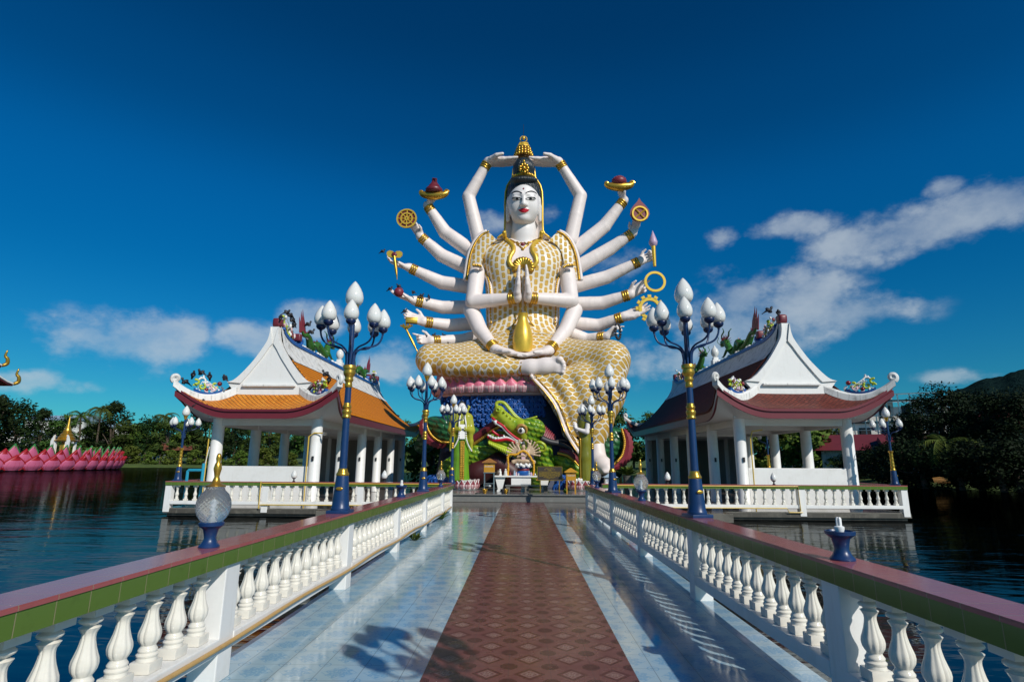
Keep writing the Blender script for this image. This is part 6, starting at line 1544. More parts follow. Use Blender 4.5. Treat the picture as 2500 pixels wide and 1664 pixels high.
def script_line(m, x0, x1, z, y, h):
    """a line of small raised letter strokes, too small to read in the photograph"""
    x = x0
    while x < x1 - h * .4:
        w = h * thai.uniform(.45, .75); k = thai.random()
        m.box((x + h * .08, y, z), (h * .13, .006, h)); 
        if k < .8: m.box((x + w * .5, y, z + h * .44), (w * .8, .006, h * .14))
        if k > .3: m.box((x + w * .86, y, z - h * .1 * (k > .6)), (h * .13, .006, h * .8))
        if k > .75: m.box((x + w * .5, y, z + h * .75), (w * .5, .006, h * .12))
        x += w + h * .22 + (h * .5 if thai.random() < .12 else 0)
ybox = Mat('ochre_yellow_box', (.50, .25, .02), .35).worn(4, amt=.3, tint=(.34, .16, .015)).m
def donation(label, cx, x0, x1, ytop, yroof, ybot, yleg, Yq, stand, roofm):
    c = S6(cx, yleg, Yq); k = .0038 * Yq / 22.6; w = (x1 - x0) * k; t = thing('donation_box', label, 'donation box', (c.x, Yq, PZ)); zz = lambda y: max(.0, S6(cx, y, Yq).z - PZ); hb2 = zz(yroof) - zz(ybot)
    m = MB(); m.bbox((0, 0, zz(ybot) + hb2 / 2), (w, w * .8, hb2), 0, 0, .008); m.build('box', ybox, t)
    m = MB(); rw = w * .68; m.add([(-rw, -rw * .85, zz(yroof)), (rw, -rw * .85, zz(yroof)), (rw, rw * .85, zz(yroof)), (-rw, rw * .85, zz(yroof)), (-rw * .1, 0, zz(ytop)), (rw * .1, 0, zz(ytop)), (-rw, -rw * .85, zz(yroof) - .03), (rw, -rw * .85, zz(yroof) - .03), (rw, rw * .85, zz(yroof) - .03), (-rw, rw * .85, zz(yroof) - .03)],
        [(0, 1, 5, 4), (2, 3, 4, 5), (1, 2, 5), (3, 0, 4), (0, 6, 7, 1), (1, 7, 8, 2), (2, 8, 9, 3), (3, 9, 6, 0), (6, 9, 8, 7)]); m.build('roof', roofm, t)
    m = MB(); m.box((0, -w * .4 - .003, zz(ybot) + hb2 * .82), (w * .24, .006, hb2 * .10)); m.build('slot', dark, t)
    m = MB(); script_line(m, -w * .42, w * .42, zz(ybot) + hb2 * .58, -w * .4 - .003, hb2 * .13); m.box((0, -w * .4 - .002, zz(ybot) + hb2 * .515), (w * .84, .004, hb2 * .012)); m.build('inscription', opal, t)
    m = MB()
    for sx in (-1, 1):
        for sy in (-1, 1): m.box((sx * w * .44, sy * w * .34, zz(ybot) / 2), (.035, .035, zz(ybot)))
    if stand: m.box((0, 0, zz(ybot) - .015), (w * 1.1, w * .95, .03)); m.box((0, 0, zz(ybot) * .45), (w, w * .8, .02))
    m.build('stand', stand or ybox, t)
    return t
donation('ochre donation box with a peaked roof on a grey steel stand, left of the altar', 760, 705, 815, 778, 818, 925, 1140, 22.7, steel, Mat('brown_box_roof', (.30, .13, .03), .5).m)
donation('bright yellow donation box on yellow legs right of the brown plaque', 1633, 1583, 1683, 880, 920, 1012, 1155, 22.4, None, ybox)
c = S6(1407, 1150, 22.5); t = thing('plaque', 'brown plaque with gold lettering on two gilt legs before the altar', 'sign', (c.x, 22.5, PZ)); zz = lambda y: S6(1407, y, 22.5).z - PZ; w_ = (S6(1540, 940, 22.5) - S6(1275, 940, 22.5)).x
m = MB(); m.bbox((0, 0, (zz(868) + zz(1008)) / 2), (w_ * .97, .04, zz(868) - zz(1008)), 0, 0, .008); m.build('board', Mat('brown_plaque', (.055, .04, .03), .35).worn(3, amt=.3).m, t)
m = MB(); h2 = zz(865) - zz(1012); zc_ = (zz(865) + zz(1012)) / 2
for a in (-1, 1): m.box((a * w_ / 2, -.002, zc_), (.018, .05, h2)); m.box((0, -.002, zc_ + a * h2 / 2), (w_ + .018, .05, .018))
m.build('frame', gold, t)
m = MB(); yy = -.023
for zq, ww, hh in ((zz(883), .32, .03), (zz(897), .45, .03), (zz(909), .14, .03), (zz(922), .86, .028), (zz(934), .86, .028), (zz(946), .86, .028), (zz(957), .86, .028), (zz(968), .86, .028), (zz(979), .5, .028), (zz(991), .3, .024)): script_line(m, -w_ * ww / 2, w_ * ww / 2, zq, yy, hh)
m.build('inscription', gold_bright, t)
for s in (-1, 1):
    m = MB(); m.box((s * w_ * .38, 0, zz(1012) / 2), (.035, .035, zz(1012))); m.tube(bez([(s * w_ * .38, -.02, .02), (s * w_ * .38, -.12, .04), (s * w_ * .38, -.14, .12)], 8), .02, 6); m.build('leg', gold, t, 60)
    m = MB(); m.tube(spiral((s * w_ * .5, 0, zz(1005)), .06, .02, 1.2, Vector((1, 0, 0)), Vector((0, 0, 1)), 12), .02, 6); m.build('bracket', gold, t, 180)
for cx, cy, mt, lab, r in ((715, 1150, gold, 'brass bowl on the podium edge below the left donation box', .10), (940, 1148, gold, 'brass bowl on the podium edge beside a small dark bowl', .10), (905, 1150, dark, 'small dark bowl beside a brass bowl on the podium edge', .09), (650, 1142, steel, 'flat steel tray lying on the podium at the left', .10)):
    p = S6(cx, cy, z := 21.95); t = thing('bowl', lab, 'bowl', (p.x, 21.95, PZ)); m = MB(); m.lathe((0, 0, 0), [(r * .5, 0), (r * .55, .02), (r * .8, .07), (r, .13), (r * 1.05, .17), (r * .95, .17), (r * .6, .06)] if mt is not steel else [(r * 1.3, 0), (r * 1.6, .03), (r * 1.5, .03), (r * 1.2, .012)], 20); m.build('bowl', mt, t, 60)
p = S6(745, 1065, 22.7); t = thing('bag', 'white plastic bag lying on the shelf of the left donation box stand', 'bag', (p.x, 22.7, p.z - .07)); m = MB(); [m.ball((rnd.uniform(-.1, .1), rnd.uniform(-.05, .05), .05 + rnd.uniform(0, .05)), (rnd.uniform(.05, .1), .07, rnd.uniform(.035, .06)), 8, 6) for _ in range(7)]; m.build('bag', opal, t, 180)
c = S6(2050, 1060, 23.5); t = thing('kiosk', 'small white cabinet with a pale blue roof beside the right end of the podium', 'cabinet', (c.x, 23.5, .0)); zz = lambda y: S6(2050, y, 23.5).z
m = MB(); m.bbox((0, 0, zz(985) / 2), (.44, .4, zz(985)), 0, 0, .01); m.build('cabinet', white, t); m = MB(); m.add([(-.30, -.28, zz(980)), (.30, -.28, zz(980)), (.30, .28, zz(980)), (-.30, .28, zz(980)), (-.06, 0, zz(940)), (.06, 0, zz(940))], [(0, 1, 5, 4), (2, 3, 4, 5), (1, 2, 5), (3, 0, 4), (0, 3, 2, 1)]); m.build('roof', tin, t)
m = MB(); [script_line(m, -.17, .17, zz(y), -.203, .03) for y in (1005, 1015, 1025)]; m.build('notice', blue_mid, t)
for s, lab in ((-1, 'pair of pale shoes left on the right lotus pedestal'),):
    p = pR + Vector((-.15, -.35, .40)); t = thing('shoes', lab, 'shoes', p)
    for dx in (-.14, .12): m = MB(); m.ball((dx, 0, .05), (.14, .07, .06), 12, 8); m.ball((dx - .08, 0, .06), (.06, .06, .07), 10, 8); m.build('shoe', white, t, 180)
# ------------------------------------------------------------------ far shore: trees, palms, houses, the lotus building, hills
def G(dx, D, z=.4):
    d = srcray(dx * K, 1190); h = Vector((d.x, d.y, 0)).normalized(); return Vector((h.x * D, h.y * D, z))
def leaf_cloud(cen, rad, n, size, rr, flat=.55):
    m = MB()
    for c, r in zip(cen, rad):
        for _ in range(n):
            v = Vector((rr.gauss(0, 1), rr.gauss(0, 1), rr.gauss(0, 1))).normalized(); q = c + Vector((v.x * r, v.y * r, v.z * r * .75)) * (rr.random() ** .35)
            a = Vector((rr.gauss(0, 1), rr.gauss(0, 1), rr.gauss(0, flat))).normalized(); b = (a.cross(v) if a.cross(v).length > .1 else a.orthogonal()).normalized(); s = size * rr.uniform(.6, 1.35)
            m.add([q - a * s, q + b * s * .45, q + a * s, q - b * s * .45], [(0, 1, 2, 3)])
    return m
def broad(seed, H, W, n=95, size=.30, trunk_r=.22, clumps=26, low=.22):
    rr = random.Random(seed); cen = []; rad = []
    for i in range(clumps):
        t = rr.uniform(low, 1); w = W * math.sin(PI * min(1, .18 + .82 * t)) ** .7 * rr.uniform(.35, 1); a = rr.uniform(0, 2 * PI)
        cen.append(Vector((w * math.cos(a) * .8, w * math.sin(a) * .8, H * t * .92))); rad.append(W * rr.uniform(.24, .42))
    cm = leaf_cloud(cen, rad, n, size, rr); tm = MB()
    tm.tube(bez([(0, 0, -.5), (.1, .05, H * .2), (-.08, .1, H * .42), (.05, 0, H * .75)], 12), [trunk_r * k for k in np.linspace(1.2, .3, 13)], 8)
    for c in cen[:10]: tm.tube(bez([(0, 0, H * rr.uniform(.2, .45)), (c.x * .5, c.y * .5, c.z * .75), c], 6), [trunk_r * .42, trunk_r * .38, trunk_r * .34, trunk_r * .28, trunk_r * .22, trunk_r * .15, trunk_r * .1][:7], 5)
    return cm, tm
def protos(kinds):
    out = []
    for (seed, H, W, kw, lm) in kinds: cm, tm = broad(seed, H, W, **kw); out.append((cm.mesh('crown', lm, fix=False), tm.mesh('trunk', bark, 180)))
    return out
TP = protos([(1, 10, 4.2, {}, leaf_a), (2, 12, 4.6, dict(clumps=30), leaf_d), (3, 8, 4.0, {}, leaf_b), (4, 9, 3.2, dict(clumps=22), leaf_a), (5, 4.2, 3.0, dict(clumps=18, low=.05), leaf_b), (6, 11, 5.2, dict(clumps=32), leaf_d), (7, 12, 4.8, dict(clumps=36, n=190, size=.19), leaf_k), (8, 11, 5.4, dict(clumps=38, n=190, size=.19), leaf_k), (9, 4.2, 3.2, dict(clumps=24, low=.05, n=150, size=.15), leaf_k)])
def tree(kind, loc, s, label, group, rz=None, name='tree'):
    t = thing(name, label, 'tree' if name == 'tree' else 'shrub', loc, rnd.uniform(0, 6.28) if rz is None else rz, group, s); a, b = TP[kind]
    link('crown', a, t); link('trunk', b, t); return t
def palm_meshes(seed, H, nf=17, L=3.0):
    rr = random.Random(seed); tm = MB(); top = Vector((rr.uniform(-.8, .8), rr.uniform(-.5, .5), H))
    tm.tube(bez([(0, 0, -.4), (top.x * .2, top.y * .2, H * .4), top], 14), [.17 - .06 * i / 14 for i in range(15)], 8); fm = MB()
    for i in range(nf):
        a = 2 * PI * i / nf + rr.uniform(-.2, .2); el = rr.uniform(-.2, 1.1); h = Vector((math.cos(a), math.sin(a), 0)); p = top.copy(); d = el; pts = [p.copy()]
        for j in range(10): p = p + (h * math.cos(d) + Vector((0, 0, math.sin(d)))) * L / 10; d -= .20 + .05 * rr.random(); pts.append(p.copy())
        fm.tube(pts, [.04 * (1 - j / 11) + .01 for j in range(11)], 4); sd = Vector((-h.y, h.x, 0))
        for j in range(1, 11):
            for s in (-1, 1):
                for q in (0, .5):
                    b = pts[j].lerp(pts[j - 1], q); ll = L * .24 * (1 - abs(j / 10 - .45) * 1.1) + .1; tg = (pts[j] - pts[j - 1]).normalized()
                    e = b + (sd * s * .75 + tg * .6 + Vector((0, 0, -.45))) * ll; fm.add([b - tg * .05, b + tg * .06, e], [(0, 1, 2)])
    return fm.mesh('fronds', palm_l, fix=False), tm.mesh('trunk', bark, 180)
PP = [palm_meshes(1, 8.5), palm_meshes(2, 7.0), palm_meshes(3, 3.0, 14, 3.4)]
def palm(k, loc, s, label, group='coconut palms on the far shore'):
    t = thing('palm_tree', label, 'palm', loc, rnd.uniform(0, 6.28), group, s); link('fronds', PP[k][0], t); link('trunk', PP[k][1], t); return t
GL, GR, GB = 'trees along the left shore', 'trees along the right shore', 'trees behind the statue island'
# left shore
for dx, D, k, s, lab in [(-40, 118, 1, 1.45, 'tall dark tree at the far left edge above the pink lotus wall'), (18, 125, 5, 1.55, 'large dark spreading tree above the left end of the pink lotus wall'), (72, 128, 1, 1.3, 'dark rounded tree left of the golden spire'), (108, 140, 0, 1.25, 'mid green tree just left of the golden spire'), (-90, 122, 5, 1.5, 'dark tree behind the temple roof corner')]:
    tree(k, G(dx, D * 1.35, .5), s * .82, lab, GL)
for i, dx in enumerate((128, 178, 212, 240, 268, 296, 322, 345, 372, 398, 424, 450, 478, 505, 530, 556, 584, 612, 640, 668, 696, 724, 752, 780)):
    D = shore(math.degrees(math.atan2(G(dx, 1).x, G(dx, 1).y))) + rnd.uniform(14, 34); k = [0, 3, 2, 1, 0, 2, 5, 3][i % 8]
    tree(k, G(dx, D, .6), rnd.uniform(.95, 1.35) * (1.2 if i % 5 == 2 else 1) * (1 if dx < 500 else .8), f'leafy tree in the belt of trees on the shore beyond the left pavilion' if dx > 480 else 'leafy tree in the belt of trees between the golden spire and the left pavilion', GL + (' beyond the pavilion' if dx > 480 else ''))
for i, dx in enumerate((150, 200, 285, 335, 380, 440, 490, 545, 600, 660, 715, 770)):
    D = shore(math.degrees(math.atan2(G(dx, 1).x, G(dx, 1).y))) + rnd.uniform(5, 11); tree(4, G(dx, D, .3), rnd.uniform(.6, 1.0), 'low bright green bush on the grassy left bank', 'bushes on the left bank', name='bush')
palm(0, G(206, 166, .5), 1.45, 'tall coconut palm on the left shore right of the golden spire'); palm(1, G(166, 172, .5), 1.55, 'coconut palm just right of the golden spire'); palm(0, G(362, 175, .5), 1.4, 'distant coconut palm in the middle of the left tree belt'); palm(0, G(462, 160, .5), 1.55, 'coconut palm under the left eave tip of the orange roof')
palm(2, G(560, 150, .3), 1.7, 'low palm seen between the columns of the left pavilion'); palm(1, G(520, 152, .4), 1.3, 'coconut palm seen through the left bay of the left pavilion')
# behind the island
for i, (dx, D, k, s) in enumerate([(820, 96, 0, 1), (855, 100, 2, 1), (890, 95, 3, .9), (925, 98, 0, .8), (955, 100, 2, .75), (985, 96, 3, .7), (1400, 98, 2, .8), (1428, 92, 0, 1.0), (1460, 95, 3, .8), (1500, 92, 0, .9), (1545, 88, 2, .9)]):
    tree(k, G(dx, D, .4), s, 'leafy tree on the shore behind the statue and pavilions', GB)
tree(4, Vector((-6.0, 38.5, 0)), .75, 'yellow green shrub standing between the left pavilion and the dragon', None, name='bush')
tree(4, Vector((-5.3, 41.5, 0)), .7, 'rounded shrub behind the yellow green shrub left of the dragon', None, name='bush')
# right shore
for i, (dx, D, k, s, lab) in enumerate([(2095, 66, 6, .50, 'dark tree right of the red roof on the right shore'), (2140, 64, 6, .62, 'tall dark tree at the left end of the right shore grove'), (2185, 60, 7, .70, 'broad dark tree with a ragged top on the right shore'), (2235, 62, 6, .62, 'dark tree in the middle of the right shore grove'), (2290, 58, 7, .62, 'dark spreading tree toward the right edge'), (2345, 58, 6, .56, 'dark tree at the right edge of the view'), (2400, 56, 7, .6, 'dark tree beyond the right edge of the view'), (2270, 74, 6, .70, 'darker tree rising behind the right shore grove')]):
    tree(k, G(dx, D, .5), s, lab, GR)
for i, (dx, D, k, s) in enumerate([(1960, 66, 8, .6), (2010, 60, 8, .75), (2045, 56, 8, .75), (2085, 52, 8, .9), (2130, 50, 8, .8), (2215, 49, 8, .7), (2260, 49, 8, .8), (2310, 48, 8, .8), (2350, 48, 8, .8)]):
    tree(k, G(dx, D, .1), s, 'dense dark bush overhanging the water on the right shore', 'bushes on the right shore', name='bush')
for i, (dx, D, k, s) in enumerate([(1590, 84, 2, .8), (1630, 80, 0, .7), (1665, 82, 4, 1.3), (1700, 76, 2, .75), (1735, 78, 0, .65), (1765, 74, 4, 1.2), (1800, 74, 2, .7), (1840, 76, 0, .62), (1875, 72, 4, 1.2), (1905, 78, 2, .72)]):
    tree(k, G(dx, D, .3), s, 'green tree seen between the columns of the right pavilion', 'trees behind the right pavilion')
palm(2, G(2205, 50, .0), .95, 'young palm with drooping yellowing fronds at the water on the right', None); palm(1, G(1690, 84, .3), .9, 'palm seen through the right pavilion', None)
m = MB(); b = G(2165, 46.5, 0)
for i in range(14): m.add([b + Vector((-.7 + .1 * i, 0, .9)) * .62, b + Vector((-.6 + .1 * i, 0, .9)) * .62, b + Vector((-.75 + .13 * i, -.3, .35 + .02 * (i % 3))) * .62], [(0, 1, 2)])
m.tube([b + Vector((-.75, 0, .88)) * .62, b + Vector((0, 0, .98)) * .62, b + Vector((.8, 0, .85)) * .62], .04, 5)
tag(m.build('dry_frond', Mat('dry_frond', (.22, .10, .015), .8).m), 'fallen dry orange palm frond hanging over the water on the right bank', 'frond')
# hills
hill_m = Mat('forested_hill', (.012, .026, .018), .95, 0, 0); hill_m.color(hill_m.mix(hill_m.noise(.03, 6, .7), (.006, .018, .020), (.014, .032, .028))); hill_m.bump(hill_m.noise(.06, 5, .7), 1, 8); hill_m = hill_m.m  # forest green with bluish distance haze mixed into the colour
def hills():
    m = MB(); rows = []; n = 150
    for j, (D, k) in enumerate(((560, 0), (640, .45), (740, .8), (830, 1), (960, .7), (1150, 0))):
        row = []
        for i in range(n):
            dx = 1750 + 1500 * i / (n - 1); h = interp(dx, [1750, 1900, 2050, 2130, 2200, 2260, 2356, 2500, 2800, 3250], [20, 35, 72, 92, 100, 112, 122, 150, 170, 100])
            h += 2.5 * math.sin(i * .31 + j) + 1.2 * math.sin(i * .83) + rnd.uniform(-.9, .9); p = G(dx, D); row.append((p.x, p.y, h * k * .80))
        rows.append(row)
    m.grid(rows); struct('hills', m.build('hills', hill_m, smooth=180))
    m = MB(); rows = []
    for j, (D, k) in enumerate(((420, 0), (520, 1), (700, 0))):
        rows.append([(G(x, D).x, G(x, D).y, k * (14 + 7 * math.sin(x * .02) + 4 * math.sin(x * .057) + rnd.uniform(-1, 1))) for x in range(-300, 1800, 12)])
    m.grid(rows); struct('hills', m.build('hills', hill_m, smooth=180))
hills()
# houses
def house(label, dx, D, w, d, h, rh, rz, roofm, wallm, over=.5, posts=False, hip=False):
    if dx < 500: D, w, d, h, rh = D * 1.46, w * 1.46, d * 1.46, h * 1.46, rh * 1.46
    p = G(dx, D, .3); t = thing('house' if not posts else 'shelter', label, 'house' if not posts else 'shelter', p, rz); m = MB()
    if posts:
        for sx in (-1, 1):
            for sy in (-1, 1): q = MB(); q.lathe((sx * w * .45, sy * d * .42, 0), [(.09, 0), (.09, h)], 8); q.build('post', bark, t)
    else: m.box((0, 0, h / 2), (w, d, h)); m.build('wall', wallm, t)
    W, Dp = w / 2 + over, d / 2 + over; m = MB(); hx = W * .5 if hip else W
    P = [(-W, -Dp, h - .1), (W, -Dp, h - .1), (W, Dp, h - .1), (-W, Dp, h - .1), (-hx, 0, h + rh), (hx, 0, h + rh)]; m.add(P, [(0, 1, 5, 4), (2, 3, 4, 5), (1, 2, 5), (3, 0, 4), (3, 2, 1, 0)]); m.build('roof', roofm, t)
    if not posts:
        for s in (-.25, .25): m = MB(); m.box((s * w, -d / 2 - .02, h * .55), (w * .16, .06, h * .35)); m.build('window', dark, t)
    return t
house('open shelter with a rusty red sheet roof on the left bank', 402, 108, 4.6, 4, 2.3, 1.0, .2, rust, bark, posts=True)
house('small white gabled house behind the corner lamp on the left bank', 474, 112, 3.6, 4, 3.2, 1.0, 1.3, tin, white)
house('low house with a wide grey brown hipped roof behind the lotus wall', 262, 128, 14, 8, 2.2, 3.0, .15, Mat('grey_brown_roof', (.07, .06, .05), .8).worn(.5, amt=.5).m, white_dirty, hip=True)
house('house with a pale blue sheet roof among the trees right of the spire', 250, 165, 9, 6, 8.0, 1.0, .1, tin, white_dirty)
house('house with a pale blue sheet roof left of the golden spire', 126, 160, 12, 7, 9.0, 1.2, .1, tin, white_dirty)
house('white shed with a grey roof at the left edge behind the lotus wall', 8, 128, 7, 5, 4.6, 1.0, .3, tin, white)
house('white walled house with a flat pale roof behind the lotus petals', 88, 132, 6, 5, 4.6, .6, .2, tin, white)
house('low house with a wide red sheet roof on the right shore behind the pavilion', 2025, 74, 10, 7, 2.6, 1.7, -.55, red_roof, white_dirty, 1.0)
house('second red roofed house half hidden by the right shore trees', 2150, 72, 7, 6, 2.6, 1.3, -.4, red_roof, white_dirty, .8)
house('red roof at the right edge among the dark trees', 2375, 66, 4, 5, 4.2, 1.3, -.6, red_roof, white_dirty, .8)
# building under scaffolding
p = G(2000, 92, .3); t = thing('building', 'white building wrapped in scaffolding behind the red roof on the right', 'building', p, -.45); m = MB()
for (x, w, h) in ((-6, 6, 6.8), (0, 7, 10.2), (6.2, 6, 8.4)): m.box((x, 0, h / 2), (w, 7, h))
m.build('wall', white, t); m = MB()
for z in (3.3, 6.4, 9.2): m.box((0, -3.6, z), (18, .5, .18))
m.build('floor_slab', concrete, t)
for i in range(7):
    for z in (2.0, 5.0, 7.8): 
        if i in (0, 1) and z > 6: continue
        q = MB(); q.box((-7.5 + 2.5 * i, -3.52, z), (1.3, .1, 1.5)); q.build('window', dark, t)
m = MB()
for i in range(15): m.box((-9 + 1.3 * i, -4.6, 5), (.07, .07, 10)); m.box((-9 + 1.3 * i, -3.9, 5), (.07, .07, 10))
for z in (1.8, 3.6, 5.4, 7.2, 9.0, 10.0): m.box((0, -4.6, z), (18.6, .06, .06)); m.box((0, -4.25, z), (18.6, .7, .05))
m.build('scaffold', steel, t)

# ------------------------------------------------------------------ lotus building in the lake
LCX, LCY, LR = -92.5, 89.0, 24.0
t = thing('lotus_building', 'round lake platform ringed by rows of huge pink lotus petals at the left', 'building', (LCX, LCY, WZ))
m = MB(); m.lathe((0, 0, 0), [(LR - .3, -.5), (LR - .2, .25), (LR - .6, .3), (LR - 1.2, 1.6), (0, 1.6)], 96); m.build('platform', M_('black_plinth', (.02, .02, .025), .5), t, 30)
bodym = Mat('pink_building_petal', (.56, .12, .23), .45).worn(.6, amt=.5, tint=(.62, .22, .32)).m
P1 = petal_mesh('petal', red_rim, bodym, red_rim, 1.40, 2.2, .42, .62, .10); P2 = petal_mesh('petal', red_rim, bodym, red_rim, 1.30, 2.9, .40, .72, .10); P3 = petal_mesh('petal', Mat('petal_green_tip', (.03, .22, .06), .5).m, bodym, Mat('petal_green_edge', (.05, .20, .05), .5).m, 1.20, 3.55, .35, .86, .09)
for me, off, r, lean, z in ((P1, 0, LR - .1, 20, .15), (P2, .5, LR - .55, 14, .25), (P3, 0, LR - 1.1, 12, .3)):
    for i in range(33):
        a = R(-104 + 5.6 * (i + off)); o = link('petal', me, t, (r * math.cos(a), r * math.sin(a), z)); o.rotation_euler = (R(lean), 0, a + PI / 2)
# golden spire
p = S(148, 1036, Y=92); t = thing('spire', 'slender golden shrine spire rising behind the pink lotus petals', 'shrine', (p.x, 92, WZ + 1.6)); zz = lambda y: S(148, y, Y=92).z - (WZ + 1.6); H = zz(953)
m = MB()
for s in (-1, 1):
    for q in (-1, 1): m.box((s * .9, q * .9, H * .22), (.3, .3, H * .44))
m.build('column', white, t); m = MB(); m.lathe((0, 0, 0), [(1.5, H * .40), (1.6, H * .42), (1.15, H * .46), (1.25, H * .48), (.9, H * .53), (.95, H * .55), (.6, H * .6), (.65, H * .62), (.4, H * .68), (.42, H * .70), (.2, H * .78), (.2, H * .86), (.06, H * .92), (0, H)], 16, phase=PI / 4); m.build('spire', gold, t, 40)
m = MB(); m.lathe((0, 0, 0), [(1.3, 0), (1.3, .4), (1.0, .6), (.7, H * .15), (.75, H * .3), (.5, H * .38)], 12); m.build('altar', gold, t, 40)
for s in (-1, 1):
    m = MB(); m.prism([(s * 1.55, H * .40), (s * 1.2, H * .52), (s * 1.0, H * .54), (s * 1.05, H * .40), (s * 1.3, H * .2), (s * 1.45, H * .2)], -1.2, -1.0); m.build('gable', white, t)
# temple with tiered roofs, mostly outside the frame
t = thing('temple', 'temple with tiered red roofs, white bargeboards and gilded finials, cut by the left edge', 'temple', (-103, 92, WZ + 1.6))
z0 = S(14, 845, Y=88).z - (WZ + 1.6)
m = MB(); m.box((-11, 2, z0 / 2), (14, 12, z0)); m.build('wall', white, t)
for k, (hx, zb, zt) in enumerate(((6.4, z0 - .6, z0 + 5.0), (5.4, z0 + 2.6, z0 + 8.2))):
    n = 14; W = 10 - 2 * k; rows = []
    for i in range(n + 1):
        u = i / n * 2 - 1; zq = zb + (zt - zb) * (1 - abs(u)) ** 1.5; rows.append((u * W, zq))
    m = MB(); m.grid([[(-22, y + 2, z) for y, z in rows], [(hx, y + 2, z) for y, z in rows]], thick=(0, 0, -.35)); m.build('roof', maroon, t, 30)
    m = MB(); m.tube([(hx + .05, y + 2, z + .05) for y, z in rows], .22, 6); m.build('bargeboard', white, t, 60)
    for sy in (-1, 1):
        m = MB(); m.tube(bez([(hx, 2 + sy * W, zb), (hx + .5, 2 + sy * (W + .5), zb + .5), (hx + .6, 2 + sy * (W + .3), zb + 1.4), (hx + .35, 2 + sy * W, zb + 1.9), (hx + .6, 2 + sy * W, zb + 3.0)], 14), [.3, .34, .36, .36, .34, .32, .3, .28, .26, .22, .2, .16, .1, .03, .02][:15], 7); m.build('finial', gold, t, 180)
# ------------------------------------------------------------------ pigeons
def bird_mesh(k):
    m = MB(); m.ball((0, 0, .10), (.062, .13, .066), 10, 8, rot=Matrix.Rotation(R(35), 3, 'X')); m.ball((0, -.10, .205), (.036, .042, .038), 8, 6); m.tube([(0, -.075, .15), (0, -.10, .20)], [.045, .034], 7)
    m.tube([(0, .08, .07), (0, .16, .02), (0, .24, -.03)], [.045, .04, .03], 6, flat=.4, up=(0, 0, 1)); m.tube([(0, -.135, .205), (0, -.165, .196)], [.010, .003], 5)
    for s in (-1, 1): m.tube([(s * .02, 0, .05), (s * .022, -.005, 0)], .007, 4); m.tube([(s * .058, -.07, .13), (s * .064, .03, .10), (s * .03, .16, .03)], [.03, .045, .012], 6, flat=.4, up=(1, 0, 0))
    return m.mesh('pigeon', pigeon_mat, 180)
BM = bird_mesh(0); BG = 'pigeons perched about the temple'
def bird(p, lab, s=1.0):
    o = link('pigeon', BM, None, p, rnd.uniform(0, 6.28)); o.scale = (s, s, s); tag(o, lab, 'pigeon', BG)
C5 = lambda x, y, Y: S((430 + x / 5.746) / K, (880 + y / 5.746) / K, Y)
C7 = lambda x, y, Y: S((680 + x / 7.128) / K, (740 + y / 7.128) / K, Y)
for (x, y, lab) in [(120, 335, 'pigeon on the white scroll at the outer tip of the orange roof'), (235, 235, 'pigeon leaning left on the green scroll at the orange roof corner'), (350, 208, 'highest pigeon on the scroll ornament of the orange roof corner'), (465, 258, 'upright pigeon on the white scroll of the orange roof corner'), (680, 282, 'pigeon on the red ball of the orange roof corner'), (330, 630, 'pigeon sitting on the orange tiles near the outer corner'), (2095, 225, 'pigeon on top of the inner flower ornament of the orange roof'), (2140, 305, 'pigeon on the inner scroll tip of the orange roof')]:
    bird(C5(x, y, 19.25 if y != 630 else 19.0), lab)
for (x, y, Y, lab) in [(35, 290, 19.85, 'pigeon on the maroon apex block of the orange roof'), (140, 205, 20.6, 'tall pigeon on the flower spray behind the orange roof apex'), (195, 245, 20.7, 'second pigeon on the flower spray behind the orange roof apex'), (235, 335, 20.9, 'lower pigeon on the flower spray behind the orange roof apex'), (260, 430, 21.0, 'lowest pigeon on the flower spray behind the orange roof apex'), (515, 405, 22.3, 'pigeon on the maroon tail of the roof dragon'), (570, 540, 22.6, 'pigeon on the back of the green roof dragon')]:
    bird(C7(x, y, Y), lab)
C5b = lambda x, y, Y: S((1500 + x / 2.45) / K, (640 + y / 2.45) / K, Y)
bird(C5b(925, 305, 20.4), 'pigeon on the flower spray of the dark red roof', 1.15); bird(C5b(982, 318, 19.9), 'pigeon on the maroon apex block of the dark red roof', 1.1)
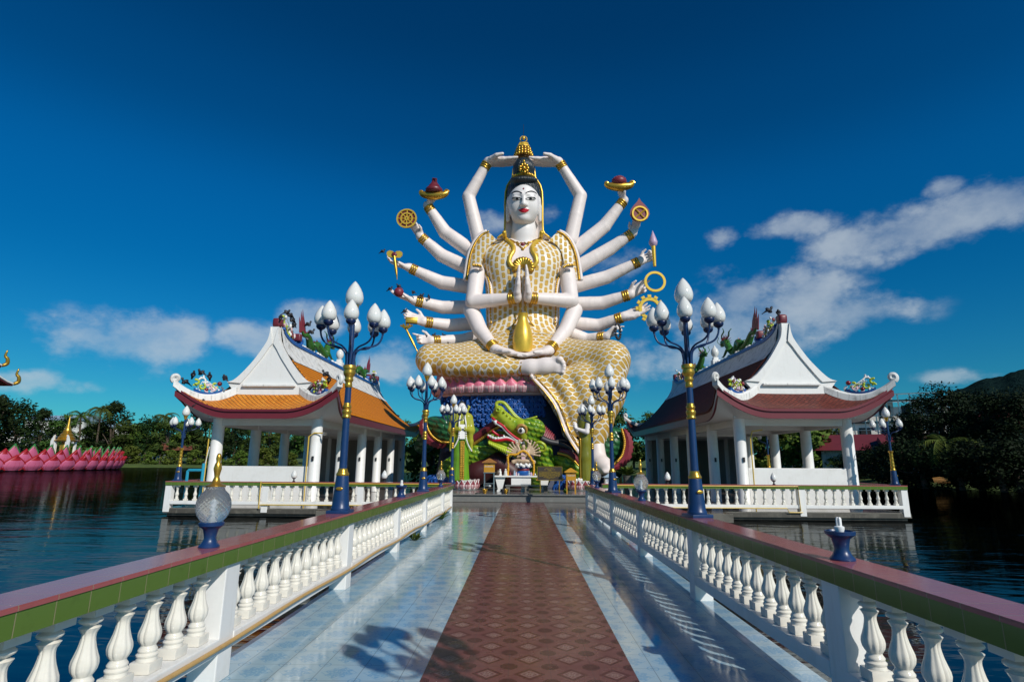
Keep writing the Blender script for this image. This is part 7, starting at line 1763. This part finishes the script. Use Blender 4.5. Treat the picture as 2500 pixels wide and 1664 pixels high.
for (x, y, Y, lab, M) in [(108, 995, 29.9, 'pigeon on the fingertips of the hand with the golden fan', S1), (165, 1282, 29.7, 'pigeon on the fingers beside the dark red ball', S1), (230, 1262, 29.6, 'pigeon on top of the dark red ball', S1), (342, 1310, 29.9, 'pigeon on the wrist behind the dark red ball', S1), (405, 1333, 30.0, 'pigeon on the forearm behind the dark red ball', S1), (460, 1345, 30.1, 'third pigeon along the forearm behind the dark red ball', S1), (252, 180, 29.3, 'pigeon between the fingers above the golden box', S2), (400, 345, 29.6, 'pigeon on the wrist of the hand holding the staff', S2), (452, 350, 29.6, 'pigeon beside the bracelet of the hand holding the staff', S2), (525, 352, 29.8, 'pigeon on the forearm of the hand holding the staff', S2), (562, 415, 28.6, 'pigeon on the crossed knee of the big statue', S2)]:
    bird(M(x, y, Y), lab)
# weeds at the deck edge and a pot plant
def weed(p, s, lab, n=26, mt=leaf_b):
    t = thing('weed', lab, 'plant', p); m = MB(); rr = random.Random(int(p[1] * 100))
    for i in range(n):
        a = rr.uniform(0, 2 * PI); h = Vector((math.cos(a), math.sin(a), 0)); el = rr.uniform(.3, 1.3); L = s * rr.uniform(.5, 1); q = Vector((rr.uniform(-.05, .05), rr.uniform(-.05, .05), 0)); sd = Vector((-h.y, h.x, 0)); u = h * math.cos(el) + Vector((0, 0, math.sin(el)))
        m.add([q, q + u * L * .6 + sd * L * .16, q + u * L + Vector((0, 0, -.1 * L)), q + u * L * .6 - sd * L * .16], [(0, 1, 2, 3)])
    m.build('leaves', mt, t, fix=False); return t
weed((-2.05, 11.3, 0), .26, 'small weed sprouting at the foot of the left balustrade'); weed((-2.1, 15.3, 0), .30, 'second weed at the far foot of the left balustrade'); weed((-2.15, 4.25, 0), .05, 'tiny moss tuft at the foot of the nearest left post', 16)
p = S6(2235, 960, 24.5); t = weed((p.x, 24.5, p.z), .62, 'leafy pot plant between the right lamp and the dark red pavilion', 60); m = MB(); m.lathe((0, 0, 0), [(.14, -p.z), (.2, -.1), (.22, 0), (.18, -.02)], 16); m.build('pot', concrete, t)
p = S6(1575, 1120, 22.35); weed((p.x, 22.35, .29), .28, 'slim green plant against the left leg of the yellow donation box', 14)
